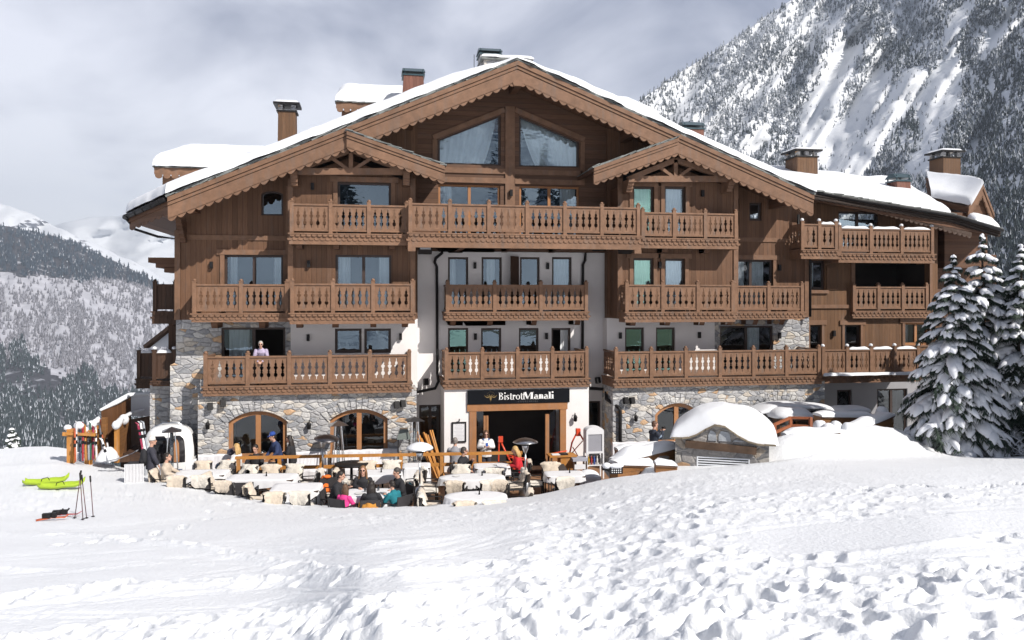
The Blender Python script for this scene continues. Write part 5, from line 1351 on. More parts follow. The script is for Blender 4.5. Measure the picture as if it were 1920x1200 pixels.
# ---------------------------------------------------------------- people
HS = 1.13
SKIN = pmat('skin', (.52, .30, .22), .55, .08, 8, bump=0)
LIP = pmat('lips', (.42, .15, .13), .5, .05, 8, bump=0)
def cloth_mat(name, col): return pmat('cloth_' + name, col, .85, .16, 7, bump=.5, bscale=14, bdist=.015)
def _lerp(a, b, t): return Vector(a) * (1 - t) + Vector(b) * t
def joined(name, mb, m, parent, voxel, smooth=1):
    o = mb.build(name, m, parent)
    r = o.modifiers.new('join', 'REMESH'); r.mode = 'VOXEL'; r.voxel_size = voxel; r.use_smooth_shade = True
    if smooth:
        s = o.modifiers.new('soft', 'SMOOTH'); s.factor = .5; s.iterations = smooth
    return o
def person(label, loc, rz, pose, arms, jacket, trousers=None, hair=((.03, .02, .015), 'short'), hat=None, glasses=False, s=1.0, lean=0.0, head=(0, 0), group=None, skin=None, extra=None, shoes=(.02, .02, .025), bulk=1.0, gloves=None):
    """pose: 'stand', 'sit' or 'lean'; local +Y is where the person faces; arms: (elbow, hand) for either side"""
    t = thing('person', label, 'person', loc, rz, group); s *= HS; t.scale = (s, s, s)
    sk = skin or SKIN
    hip = Vector((0, 0, .92 if pose != 'sit' else .52))
    cl, sl = math.cos(lean), math.sin(lean)
    up = lambda z, y=0.0, x=0.0: hip + Vector((x, y * cl + z * sl, z * cl - y * sl))
    waist, chest, neck0, neck1 = up(.14), up(.36, .01), up(.52, .0), up(.60, .02)
    hc = neck1 + Vector((0, .025, .115))
    Rh = Euler((-head[1], 0, head[0])).to_matrix()
    H = lambda x, y, z: hc + Rh @ Vector((x, y, z))
    b = MB()
    # head: skull, jaw, nose, ears, brow, chin
    b.ell(H(0, -.012, .018), (.076, .095, .10), 16, 12, rot=Rh); b.ell(H(0, .022, -.055), (.056, .066, .062), 14, 10, rot=Rh)
    b.tube([H(0, .092, .022), H(0, .112, -.012), H(0, .095, -.028)], [.010, .017, .013], 8)
    b.ell(H(0, .078, .032), (.055, .018, .012), 10, 6, rot=Rh); b.ell(H(0, .078, -.098), (.022, .018, .016), 8, 6, rot=Rh); b.ell(H(0, .083, -.062), (.026, .014, .012), 8, 6, rot=Rh)
    for sx in (-1, 1): b.ell(H(.078 * sx, -.008, -.004), (.012, .022, .032), 8, 6, rot=Rh)
    b.tube([neck0 - (neck0 - chest) * .0, _lerp(neck0, neck1, .5), neck1 + Vector((0, .01, .05))], [.062, .053, .053], 12)
    # trunk
    b.tube([hip + Vector((0, 0, -.06)), hip + Vector((0, 0, .02)), waist, _lerp(waist, chest, .6), chest + (neck0 - chest) * .35, neck0 - (neck0 - chest) * .12], [(.15, .10), (.155, .105), (.135, .095), (.16, .11), (.165, .105), (.09, .07)], 16)
    # legs
    knees = []
    for sx in (-1, 1):
        hj = hip + Vector((.09 * sx, 0, -.03))
        if pose == 'sit': kn, an = hip + Vector((.13 * sx, .44, -.01)), Vector((.13 * sx, .42, .09))
        else: kn, an = Vector((.10 * sx, .03, .49)), Vector((.11 * sx, -.02 if sx < 0 else .05, .09))
        knees.append((hj, kn, an))
        b.tube([hj, _lerp(hj, kn, .45), kn], [.083, .072, .054], 12); b.tube([kn, _lerp(kn, an, .3), an], [.053, .056, .036], 12); b.ell(kn, .053, 10, 8)
        b.tube([an + Vector((0, -.04, -.05)), an + Vector((0, .05, -.055)), an + Vector((0, .15, -.065))], [(.036, .036), (.04, .032), (.032, .02)], 10); b.tube([an, an + Vector((0, 0, -.06))], .036, 10)
    arms3 = []
    for k, sx in enumerate((-1, 1)):
        sh = chest + (neck0 - chest) * .45 + Vector((.185 * sx, 0, 0))
        el, ha = up(arms[k][0][2], arms[k][0][1], arms[k][0][0] * sx), up(arms[k][1][2], arms[k][1][1], arms[k][1][0] * sx)
        arms3.append((sh, el, ha))
        b.ell(sh, .058, 10, 8); b.tube([sh, _lerp(sh, el, .5), el], [.052, .047, .038], 12); b.tube([el, _lerp(el, ha, .35), ha], [.038, .038, .026], 12); b.ell(el, .039, 8, 6)
        # hand: palm, four curled fingers of unequal length, thumb from the side of the palm
        f = (ha - el).normalized(); sd = Vector((0, 0, 1)).cross(f); sd = (sd if sd.length > .1 else Vector((1, 0, 0))).normalized(); n = f.cross(sd).normalized()
        if n.z > 0: n = -n
        b.tube([ha, ha + f * .045, ha + f * .085], [(.022, .018), (.038, .016), (.036, .014)], 10)
        b.ell(ha + f * .05, (.036, .036, .03), 8, 6)
        for i, L in enumerate((.066, .076, .07, .054)):
            base = ha + f * .082 + sd * ((i - 1.5) * .0205)
            b.tube([base, base + f * L * .5 + n * L * .12, base + f * L * .78 + n * L * .45], [.0105, .0098, .0085], 6)
        tb = ha + f * .03 - sd * sx * .032
        b.tube([tb, tb + f * .03 - sd * sx * .022 + n * .01, tb + f * .06 - sd * sx * .022 + n * .025], [.0125, .0115, .009], 6)
    body = joined('body', b, sk, t, .009)
    # face
    e = MB()
    for sx in (-1, 1): e.ell(H(.030 * sx, .076, .012), (.013, .008, .008), 8, 6)
    e.build('eyes', METAL_DARK, t)
    m_ = MB(); m_.tube([H(-.022, .093, -.060), H(0, .099, -.061), H(.022, .093, -.060)], .0055, 6); m_.build('mouth', LIP, t)
    if glasses:
        g = MB()
        for sx in (-1, 1): g.ell(H(.033 * sx, .088, .012), (.030, .010, .021), 12, 8, rot=Rh); g.tube([H(.06 * sx, .083, .016), H(.08 * sx, .0, .014)], .005, 6)
        g.tube([H(-.01, .097, .016), H(.01, .097, .016)], .005, 6); g.build('sunglasses', METAL_DARK, t)
    # clothes
    if jacket is not None:
        j = MB(); u = .016 * bulk + .006
        j.tube([hip + Vector((0, 0, -.10 if pose != 'sit' else -.05)), hip + Vector((0, 0, .02)), waist, _lerp(waist, chest, .6), chest + (neck0 - chest) * .38, neck0 - (neck0 - chest) * .1, neck0 + (neck1 - neck0) * .45],
               [(.168 + u, .115 + u), (.165 + u, .115 + u), (.15 + u, .108 + u), (.168 + u, .12 + u), (.172 + u, .115 + u), (.098 + u * .6, .08 + u * .6), (.064, .062)], 16)
        for (sh, el, ha) in arms3:
            j.ell(sh, .064 + u * .7, 10, 8); j.tube([sh, _lerp(sh, el, .5), el], [.06 + u * .8, .055 + u * .8, .048 + u * .7], 12); j.ell(el, .048 + u * .7, 8, 6)
            end = el + (ha - el) * .93; j.tube([el, _lerp(el, end, .45), end], [.047 + u * .7, .045 + u * .6, .036 + u * .4], 12)
        joined('jacket', j, cloth_mat(jacket[0], jacket[1]), t, .015)
    tr = trousers or ('dark', (.03, .03, .035))
    q = MB()
    q.tube([hip + Vector((0, 0, .06)), hip + Vector((0, 0, -.02)), hip + Vector((0, 0, -.09))], [(.155, .112), (.17, .125), (.15, .115)], 14)
    for (hj, kn, an) in knees:
        q.tube([hj, _lerp(hj, kn, .5), kn], [.10, .09, .075], 12); q.ell(kn, .075, 10, 8); q.tube([kn, _lerp(kn, an, .4), an + Vector((0, 0, .01))], [.074, .072, .066], 12)
    joined('trousers', q, cloth_mat(tr[0], tr[1]), t, .016)
    for (hj, kn, an) in knees:
        w = MB(); w.tube([an + Vector((0, -.075, -.055)), an + Vector((0, .04, -.05)), an + Vector((0, .17, -.06)), an + Vector((0, .2, -.065))], [(.04, .04), (.052, .048), (.045, .034), (.02, .02)], 10)
        w.tube([an + Vector((0, -.01, -.05)), an + Vector((0, -.005, .06))], [.056, .058], 10); joined('shoe', w, pmat('shoe_%d%d%d' % tuple(int(c * 99) for c in shoes), shoes, .5, .1, 9), t, .014)
    # hair
    hm = pmat('hair_%d_%d_%d' % tuple(int(c * 255) for c in hair[0]), hair[0], .55, .3, 30, bump=.8, bscale=60, bdist=.01, stretch=(1, 1, .2))
    if hair[1]:
        h = MB()
        h.ell(H(0, -.026, .036), (.086, .098, .098), 18, 12, rot=Rh)
        for sx in (-1, 1): h.ell(H(.066 * sx, -.03, -.01), (.022, .05, .05), 8, 6, rot=Rh)
        h.ell(H(0, -.085, -.03), (.062, .035, .055), 10, 8, rot=Rh)
        if hair[1] in ('long', 'mid'):
            L = .34 if hair[1] == 'long' else .19
            for k in range(9):
                a = math.pi * (.98 + .13 * (k - 4) / 1.0 * .9) ; x = .085 * math.sin((k - 4) / 4 * 1.45); y = -.085 * math.cos((k - 4) / 4 * 1.45) - .01
                p0 = H(x * .9, y * .9, .03); p1 = H(x * 1.15, y * 1.1 - .005, -.09); p2 = H(x * 1.25, y * 1.05 - .01, -.09 - L * .5); p3 = H(x * 1.1, y * .95, -.09 - L * (.85 + .15 * math.sin(k * 2.1)))
                h.tube([p0, p1, p2, p3], [.03, .034, .03, .014], 8)
        joined('hair', h, hm, t, .011)
    if hat:
        g = MB()
        if hat[0] == 'beanie':
            g.lathe((0, 0, 0), [(.098, -.012), (.104, -.012), (.106, .03), (.10, .035), (.097, .06), (.078, .10), (.045, .125), (.0, .133)], 20); 
            if len(hat) > 2: g.ell((0, 0, .15), .035, 10, 8)
        elif hat[0] == 'cap':
            g.lathe((0, 0, 0), [(.096, 0), (.099, .0), (.099, .04), (.08, .085), (.045, .108), (0, .112)], 20)
            g.tube([(0, .07, .012), (0, .13, .012), (0, .175, .0)], [(.075, .006), (.07, .006), (.03, .005)], 12)
            if len(hat) > 2: g.add([], [])
        for i, v in enumerate(g.v): g.v[i] = tuple(H(v[0], v[1] - .018, v[2] + .048))
        g.build('hat', cloth_mat('hat_' + hat[0], hat[1]), t)
        if hat[0] == 'cap': 
            c = MB(); c.ell(H(0, .082, .085), (.022, .008, .018), 8, 6, rot=Rh); c.build('cap_badge', CLOTH, t)
    if extra: extra(t, H, up, arms3)
    return t

# common arm poses (side, forward, up from the hip)
REST = ((.26, .10, .28), (.17, .36, .20))         # forearm on a table
EAT = ((.27, .16, .27), (.08, .30, .46))          # hand at the mouth
DOWN = ((.24, -.02, .26), (.25, .06, .02))
HOLD = ((.25, .06, .25), (.07, .27, .30))
# ---------------------------------------------------------------- terrace furniture
def chair_proto():
    t = thing('terrace_chair', 'x', 'chair', (0, 0, 0))
    dm = METAL_DARK
    MB().box(-.24, .24, -.22, .24, .42, .455).build('seat', pmat('dark_webbing', (.035, .032, .035), .7, .2, 9), t)
    b = MB(); n = 6
    for k in range(n): 
        a, c = -.2 + .4 * k / (n - 1), 0
    b.add([(-.22, -.23, .50), (.22, -.23, .50), (.23, -.29, .86), (-.23, -.29, .86), (-.22, -.20, .50), (.22, -.20, .50), (.23, -.26, .86), (-.23, -.26, .86)], [(0, 1, 2, 3), (5, 4, 7, 6), (0, 3, 7, 4), (1, 5, 6, 2), (3, 2, 6, 7), (0, 4, 5, 1)])
    b.build('backrest', pmat('dark_webbing', (.035, .032, .035)), t)
    for sx in (-1, 1):
        MB().tube([(.25 * sx, -.27, 0), (.25 * sx, -.24, .45), (.245 * sx, -.29, .88)], .016, 6).build('leg', dm, t)
        MB().tube([(.26 * sx, .25, 0), (.26 * sx, .24, .64)], .016, 6).build('leg', dm, t)
        MB().tube([(.26 * sx, .25, .645), (.27 * sx, .0, .66), (.255 * sx, -.27, .66)], [(.026, .014)] * 3, 6).build('armrest', dm, t)
    return t
def fleece_mesh(m, w, seed, fall):
    """a sheepskin hung over the backrest and down on to the seat"""
    rng = random.Random(seed); path = [(-.305, fall), (-.325, .68), (-.335, .84), (-.31, .905), (-.26, .905), (-.225, .82), (-.17, .60), (-.15, .50), (-.02, .485), (.16, .485), (.235, .47), (.25, .40)]
    P = []
    for i in range(len(path) - 1):
        for k in range(3): t = k / 3; P.append((path[i][0] * (1 - t) + path[i + 1][0] * t, path[i][1] * (1 - t) + path[i + 1][1] * t))
    P.append(path[-1]); n = len(P); mcol = 15; V = []
    for s in (0, 1):
        for i, (y, z) in enumerate(P):
            a, b = P[max(0, i - 1)], P[min(n - 1, i + 1)]; tx, tz = b[0] - a[0], b[1] - a[1]; L = math.hypot(tx, tz) or 1; ny, nz = -tz / L, tx / L
            u = i / (n - 1); wid = w * (.72 + .28 * math.sin(math.pi * min(1, max(0, .12 + u * .86)))) * (1 + .06 * math.sin(u * 17 + seed))
            wid *= 1 + .13 * math.sin(u * 23 + seed * 2) * math.sin(u * 9 + seed)
            if u < .10: wid *= .62 + .38 * math.sin(u / .10 * 1.57)
            if u > .88: wid *= max(.35, math.cos((u - .88) / .12 * 1.3))
            for k in range(mcol):
                q = -1 + 2 * k / (mcol - 1); th = (.034 * (1 - abs(q) ** 6) * min(1, 8 * u + .3, 8 * (1 - u) + .3) + rng.uniform(-.010, .014)) if s == 0 else -.004
                V.append((wid * q * (1 + .05 * math.sin(i * 1.3 + (7 if q > 0 else 2) + seed)) + rng.uniform(-.014, .014), y - (.05 * abs(q) ** 3 if u < .5 else 0) + ny * th * (-1 if False else 1), z + nz * th))
    F = []
    for s in (0, 1):
        o = s * n * mcol
        for i in range(n - 1):
            for k in range(mcol - 1):
                f = [o + i * mcol + k, o + i * mcol + k + 1, o + (i + 1) * mcol + k + 1, o + (i + 1) * mcol + k]; F.append(f if s == 0 else f[::-1])
    return MB().add(V, F, 0, True).mesh(m, 'sheepskin')
FLEECES = [fleece_mesh(FLEECE, .235, 1, .50), fleece_mesh(FLEECE_PALE, .25, 2, .56), fleece_mesh(FLEECE, .22, 3, .60), fleece_mesh(FLEECE_PALE, .235, 4, .46)]
CH0 = chair_proto(); CH_USED = [False]; KIDS_CH = {}
for x in bpy.data.objects:
    if x.parent is not None and x.parent.name.startswith('terrace_chair'): KIDS_CH.setdefault(x.parent.name, []).append(x)
CNT = [0]
HS = 1.13                          # people and furniture against the house
def chair(p, face, label, fleece=True, where=''):
    """face: direction the sitter looks, 0 = +Y"""
    if not CH_USED[0]: t = CH0; CH_USED[0] = True
    else: t = copy_tree(CH0, None, KIDS_CH)
    t.location = (p[0], p[1], 0); t.rotation_euler = (0, 0, face); t.scale = (HS * 1.06, HS, HS * .96); tag(t, 'dark metal armchair ' + label, 'chair', 'armchairs round the terrace tables')
    if fleece:
        k = CNT[0] % 4; CNT[0] += 1
        o = link(bpy.data.objects.new('sheepskin', FLEECES[k])); o.location = (p[0], p[1], 0); o.rotation_euler = (0, 0, face); o.scale = (HS * 1.13, HS * 1.04, HS * .96)
        tag(o, ('cream' if k % 2 == 0 else 'pale') + ' sheepskin on chair ' + label.replace('the table', 'table'), 'sheepskin', 'sheepskins on the terrace chairs')
    return t
def table(c, L, Wd, rz, label, oval=False, drop=.24, h=.85, long=False, cloth=True):
    t = thing('dining_table', 'terrace table ' + label, 'table', (c[0], c[1], 0), rz, 'tables on the terrace')
    if oval: MB().lathe((0, 0, h - .04), [(.01, 0), (Wd / 2 - .02, 0), (Wd / 2 - .02, .03), (.01, .03)], 32).build('tabletop', WOOD_OLD, t).scale = (L / Wd, 1, 1)
    else: MB().box(-L / 2 + .01, L / 2 - .01, -Wd / 2 + .01, Wd / 2 - .01, h - .04, h - .01).build('tabletop', WOOD_OLD, t)
    for sx in (-1, 1):
        for sy in (-1, 1):
            k = .62 if oval else .9
            MB().tube([(sx * L / 2 * k, sy * Wd / 2 * k, 0), (sx * L / 2 * k, sy * Wd / 2 * k, h - .045)], .022, 8).build('leg', METAL_DARK, t)
    if not cloth: return t
    n = 72; V = []; rng = random.Random(int(c[0] * 100)); dr = h - .02 if long else drop
    rows = [(0.0, 0), (.8, 0), (1.0, 0), (1.012, -.012), (1.02, -.04), (1.03, -.4 * dr), (1.045, -.75 * dr), (1.05, -dr)]
    for (r, z) in rows:
        for k in range(n):
            a = 2 * math.pi * k / n; ca, sa = math.cos(a), math.sin(a)
            if oval: x, y = ca * L / 2, sa * Wd / 2
            else:
                m = max(abs(ca), abs(sa)); e = 7; q = (abs(ca) ** e + abs(sa) ** e) ** (-1 / e); x, y = ca * q * L / 2, sa * q * Wd / 2
            f = 1 + (.035 * math.sin(k * 1.9 + rng.uniform(-.3, .3)) * (-z / max(dr, .01)) if z < -.02 else 0)
            zz = h + .004 + z * (1 + .16 * math.cos(a * 4 + .3) * (0 if long else 1)) + (.003 * math.sin(k * .9) if r < 1 and r > 0 else 0)
            V.append((x * r * f, y * r * f, zz))
    F = [(i * n + k, i * n + (k + 1) % n, (i + 1) * n + (k + 1) % n, (i + 1) * n + k) for i in range(len(rows) - 1) for k in range(n)]
    o = MB().add(V, F, 0, True).build('tablecloth', CLOTH); o.location = (c[0], c[1], 0); o.rotation_euler = (0, 0, rz)
    tag(o, 'white tablecloth on the table ' + label, 'tablecloth', 'white cloths on the terrace tables')
    return t
def off(c, rz, x, y): return (c[0] + x * math.cos(rz) - y * math.sin(rz), c[1] + x * math.sin(rz) + y * math.cos(rz))
ORD = ['first', 'second', 'third', 'fourth', 'fifth']
def seat_row(c, L, Wd, rz, label, near=(), far=(), left=(), right=(), gap=.36):
    """chairs round a table; each entry (offset along the side, has a sheepskin)"""
    for side, lst in (('near', near), ('far', far), ('left', left), ('right', right)):
        for i, e in enumerate(lst):
            o_, fl = e[0], e[1]
            nm = ORD[i] + ' along ' if len(lst) > 1 else 'at '
            if side == 'near': p, fc, w = off(c, rz, o_, -Wd / 2 - gap), rz + R(random.uniform(-12, 12)), 'the snow side of '
            elif side == 'far': p, fc, w = off(c, rz, o_, Wd / 2 + gap), rz + R(180 + random.uniform(-12, 12)), 'the house side of '
            elif side == 'left': p, fc, w = off(c, rz, -L / 2 - gap, o_), rz + R(-90 + random.uniform(-10, 10)), 'the ski rack end of '
            else: p, fc, w = off(c, rz, L / 2 + gap, o_), rz + R(90 + random.uniform(-10, 10)), 'the hut end of '
            chair(p, fc, nm + w + 'the table ' + label, fl)

T1 = G(378, 886, .85); T2 = G(492, 894, .85); T2B = G(556, 913, .85); T3 = G(712, 886, .85); TF = G(692, 924, .85); TR0 = G(922, 873, .85); TR1 = G(885, 894, .85); TR2 = G(892, 929, .85); TRF = G(1058, 888, .85); T4 = G(781, 879, .85)
table(T1, 1.7, .95, R(-4), 'by the gondola cabin')
seat_row(T1, 1.7, .95, R(-4), 'by the gondola cabin', near=((-.45, True), (.35, True)), far=((-.25, True), (.5, True)), left=((0, True),), right=((.05, True),))
table(T2, 2.2, 1.0, R(-6), 'under the first arch')
seat_row(T2, 2.2, 1.0, R(-6), 'under the first arch', near=((-.85, True), (-.3, False)), far=((-.8, True), (.0, True), (.75, True)), left=((.0, True),), right=((.3, True),))
table(T2B, 1.5, 1.1, R(-4), 'with the long cloth', drop=.5)
seat_row(T2B, 1.5, 1.1, R(-4), 'with the long cloth', near=((-.5, True), (.35, True)), left=((-.1, True),), right=((.15, True), ))
table(T3, 1.5, 1.0, R(-4), 'behind the family')
seat_row(T3, 1.5, 1.0, R(-4), 'behind the family', far=((-.45, True), (.35, True)), left=((.0, True),), right=((-.1, True),))
table(TF, 1.6, 1.1, R(-6), 'where the family lunches', drop=.45)
table(T4, .95, .9, R(-4), 'draped to the floor beside the fence', long=True, h=.97)
table(TR1, 2.15, 1.05, R(-4), 'with the oval shadow', oval=True)
seat_row(TR1, 2.15, 1.05, R(-4), 'with the oval shadow', far=((-.35, True), ), near=((-.55, True), (.45, True), (.8, True)), left=((.18, True), (-.3, True)), right=((-.1, True), (.35, True)))
table(TR2, 1.85, 1.1, R(-4), 'lowest by the snow', oval=True)
seat_row(TR2, 1.85, 1.1, R(-4), 'lowest by the snow', near=((-.4, True), (.42, True)), left=((.25, True), (-.25, True)), right=((.0, True),))
table(TR0, 1.25, .9, R(-4), 'of the couple', drop=.35)
seat_row(TR0, 1.25, .9, R(-4), 'of the couple', near=((.05, True),), right=((.1, True),))
table(TRF, 1.3, .9, R(-4), 'by the planter')
seat_row(TRF, 1.3, .9, R(-4), 'by the planter', far=((-.3, True),), near=((-.2, True),), left=((.1, True),))
chair(G(567, 897), R(170), 'standing alone by the fence under the arched door', True)
# pepper mills, glasses, menus
for (c, dx, dy, lab) in ((T2, .12, .05, 'under the first arch'), (T3, .05, 0, 'behind the family'), (TR1, .35, .1, 'with the oval shadow'), (TR2, .12, .08, 'lowest by the snow'), (TRF, .2, .05, 'by the planter')):
    m = MB(); m.lathe((c.x + dx, c.y + dy, .857), [(.026, 0), (.028, .03), (.018, .07), (.022, .10), (.026, .125), (.01, .15)], 12)
    tag(m.build('pepper_mill', METAL_DARK), 'small dark pepper mill on the table ' + lab, 'pepper mill', 'pepper mills on the cloths')
PLATE = pmat('white_china', (.72, .72, .72), .25, .03, 4, bump=0); GLS = glass('drinking_glass', (.95, .95, .95), .12, 0)
for k, (c, dx, dy, what) in enumerate(((TF, -.3, -.1, 'before the child in pink'), (TF, .1, .2, 'in the middle of the family table'), (TF, .4, -.15, 'before the child in teal'), (TR1, -.5, .1, 'at the end of the oval table'), (TR0, .2, .05, 'before the woman in red'))):
    m = MB(); m.lathe((c.x + dx, c.y + dy, .857), [(.06, 0), (.11, .012), (.13, .022), (.125, .024), (.08, .012), (.0, .01)], 20)
    tag(m.build('plate', PLATE), 'round white plate ' + what, 'plate', 'plates on the cloths')
for k, (dx, dy, lab) in enumerate(((-.12, .12, 'by the woman in sunglasses'), (.02, -.02, 'at the middle of the family table'), (.28, .22, 'by the bearded man'))):
    m = MB(); m.lathe((TF.x + dx, TF.y + dy, .857), [(.032, 0), (.036, .11), (.033, .11), (.028, .006), (0, .006)], 14)
    tag(m.build('drinking_glass', GLS), 'clear drinking glass ' + lab, 'glass', 'glasses on the family table')
m = MB(); m.lathe((TF.x - .02, TF.y + .3, .857), [(.037, 0), (.038, .18), (.016, .24), (.014, .31), (0, .31)], 14)
tag(m.build('wine_bottle', pmat('bottle_glass', (.06, .05, .015), .15, .1, 5, bump=0)), 'dark olive bottle standing on the family table', 'bottle')

# ---------------------------------------------------------------- the fence across the terrace
def fence():
    t = thing('post_rail_fence', 'two rail orange pine fence across the terrace', 'fence', (0, 0, 0))
    P = [G(q, 857.5 - 9.5 * (q - 447) / 527, 1.19) for q in (447, 524, 602, 677, 752, 828, 900, 974)]
    for p in P: MB().box(p.x - .06, p.x + .06, p.y - .06, p.y + .06, 0, 1.13).build('post', WOOD_PINE, t)
    for i in range(len(P) - 1):
        a, b = P[i], P[i + 1]
        MB().bar((a.x - (.1 if i == 0 else 0), a.y, 1.175), (b.x + (.1 if i == len(P) - 2 else 0), b.y, 1.175 + .002 * (i % 2)), .14, .09).build('rail', WOOD_PINE, t)
        MB().bar((a.x + .06, a.y, .80), (b.x - .06, b.y, .80), .05, .12).build('rail', WOOD_PINE, t)
fence()
# benches under white covers along the wall
def sofa(px0, px1, Y, label, zt=1.06):
    t = thing('covered_bench', label, 'bench', (0, 0, 0), 0, 'white covered benches along the wall')
    x0, x1 = WX(px0, Y), WX(px1, Y); n = int((x1 - x0) / .09); V = []
    prof = [(0, .02), (-.015, .42), (.0, .46), (.4, .47), (.44, .5), (.47, zt - .05), (.5, zt), (.6, zt), (.63, zt - .06), (.64, .02)]
    for i in range(n + 1):
        x = x0 + (x1 - x0) * i / n
        for (y, z) in prof: V.append((x, Y + y + .012 * math.sin(i * 1.7 + z * 4), z + (.012 * math.sin(i * .9 + 1) if z > .3 else 0)))
    k = len(prof); F = [(i * k + j, (i + 1) * k + j, (i + 1) * k + j + 1, i * k + j + 1) for i in range(n) for j in range(k - 1)] + [tuple(reversed(range(k))), tuple(range(n * k, n * k + k))]
    MB().add(V, F, 0, False).build('cover', pmat('white_bench_cover', (.70, .69, .72), .9, .06, 4, bump=.4, bscale=7, bdist=.02), t)
    for q in (.1, .5, .9):
        MB().box(x0 + (x1 - x0) * q - .03, x0 + (x1 - x0) * q + .03, Y + .1, Y + .5, 0, .3).build('leg', WOOD_DARK, t)
sofa(366, 437, -2.2, 'white covered bench against the stone wall by the gondola cabin'); sofa(536, 612, -2.2, 'white covered bench between the two arched doors'); sofa(622, 746, -2.2, 'longest white covered bench before the second arched door')
sofa(1156, 1222, -2.6, 'white covered bench behind the man with tattooed arms', 1.1)
# black round bar table and a folded dark parasol stand
c = G(659, 870, .95)
t = thing('round_bar_table', 'black round table with a wide top before the fence', 'table', (c.x, c.y, 0)); t.scale = (HS, HS, HS)
MB().lathe((0, 0, .82), [(.01, 0), (.5, .0), (.52, .02), (.52, .04), (.01, .045)], 32).build('tabletop', METAL_DARK, t); MB().lathe((0, 0, 0), [(.28, 0), (.28, .03), (.05, .05), (.04, .82), (.0, .82)], 20).build('leg', METAL_DARK, t)

# ---------------------------------------------------------------- heaters
def mushroom(px, py, label, cap='steel', tilt=0.0, hgt=2.05):
    p = G(px, py); t = thing('patio_heater', label, 'heater', (p.x, p.y, 0), 0, 'gas patio heaters on the terrace')
    MB().lathe((0, 0, 0), [(.22, 0), (.225, .03), (.22, .30), (.20, .52), (.14, .72), (.06, .80), (0, .81)], 28).build('base', METAL_GREY, t)
    MB().tube([(0, 0, .78), (0, 0, hgt - .42)], .03, 10).build('pole', METAL_GREY, t)
    b = MB(); b.lathe((0, 0, hgt - .46), [(.045, 0), (.06, .05), (.10, .14), (.12, .26), (.10, .30), (.09, .30), (0, .3)], 20); b.build('burner', METAL_GREY, t)
    g = MB(); g.lathe((0, 0, hgt - .20), [(.13, 0), (.14, .02), (.14, .12), (.13, .14), (0, .14)], 20); g.build('emitter', METAL_DARK, t)
    d = MB(); d.lathe((0, 0, hgt - .07), [(.05, .0), (.40, -.02), (.42, -.03), (.41, -.005), (.25, .07), (.08, .115), (0, .12)], 36)
    o = d.build('dish', pmat('dark_steel', (.22, .21, .22), .3, .15, 9, metal=1.0) if cap == 'dark' else METAL_GREY, t); o.rotation_euler = (tilt, tilt * .6, 0)
    if cap == 'snow':
        s = MB(); s.lathe((0, 0, hgt - .08), [(.40, 0), (.43, .02), (.40, .07), (.28, .15), (.12, .20), (0, .21)], 32); s.build('snow_cap', SNOW, t)
    return t
mushroom(605, 926, 'patio heater with a tilted dark dish behind the orange jacket', 'dark', R(7)); mushroom(787, 958, 'patio heater with a snow covered dish beside the family', 'snow'); mushroom(985, 939, 'patio heater with a bare steel dish before the entrance', 'steel')
TUBEG = glass('heater_tube', (.9, .92, .95), .18, 0)
def pyramid(px, Y, label, top, zt):
    x = WX(px, Y); t = thing('pyramid_heater', label, 'heater', (x, Y, 0), R(12), 'pyramid flame heaters on the terrace')
    MB().add([(-.24, -.24, 0), (.24, -.24, 0), (.24, .24, 0), (-.24, .24, 0), (-.2, -.2, .75), (.2, -.2, .75), (.2, .2, .75), (-.2, .2, .75)], [(0, 3, 2, 1), (4, 5, 6, 7), (0, 1, 5, 4), (1, 2, 6, 5), (2, 3, 7, 6), (3, 0, 4, 7)]).build('base', pmat('grey_steel', (.33, .33, .36), .4, .1, 5, metal=.8), t)
    for (sx, sy) in ((-1, -1), (1, -1), (1, 1), (-1, 1)): MB().bar((.2 * sx, .2 * sy, .75), (.1 * sx, .1 * sy, zt), .03, .03, up=(0, 1, 0)).build('strut', METAL_GREY, t)
    MB().lathe((0, 0, .75), [(.06, 0), (.06, zt - .8), (0, zt - .8)], 18).build('glass_tube', TUBEG, t)
    MB().add([(-.32, -.32, zt), (.32, -.32, zt), (.32, .32, zt), (-.32, .32, zt), (0, 0, zt + .16)], [(3, 2, 1, 0), (0, 1, 4), (1, 2, 4), (2, 3, 4), (3, 0, 4)]).build('cap', METAL_GREY, t)
pyramid(322, -2.6, 'pyramid heater standing before the gondola cabin', 'grey', 2.1); pyramid(634, -2.5, 'pyramid heater before the second arched door', 'grey', 2.15); pyramid(777, -2.6, 'pyramid heater by the leaning pine boards', 'grey', 2.25)
# dark lantern-headed lamp beside the arched door
x = WX(757, -2.3); t = thing('floor_lamp', 'dark floor lamp with a grey glass shade by the stone wall', 'lamp', (x, -2.3, 0))
MB().add([(-.26, -.26, 1.55), (.26, -.26, 1.55), (.26, .26, 1.55), (-.26, .26, 1.55), (-.15, -.15, 1.92), (.15, -.15, 1.92), (.15, .15, 1.92), (-.15, .15, 1.92)], [(0, 3, 2, 1), (4, 5, 6, 7), (0, 1, 5, 4), (1, 2, 6, 5), (2, 3, 7, 6), (3, 0, 4, 7)]).build('lamp_shade', pmat('smoked_glass', (.14, .16, .15), .2, .1, 3, bump=0), t)
b = MB()
for (sx, sy) in ((-1, -1), (1, -1), (1, 1), (-1, 1)): b.tube([(.2 * sx, .2 * sy, 0), (.2 * sx, .2 * sy, 1.55)], .015, 6)
for z in (.05, .5, 1.0): b.tube([(-.2, -.2, z), (.2, -.2, z), (.2, .2, z), (-.2, .2, z), (-.2, -.2, z)], .012, 6)
b.build('frame', METAL_DARK, t)
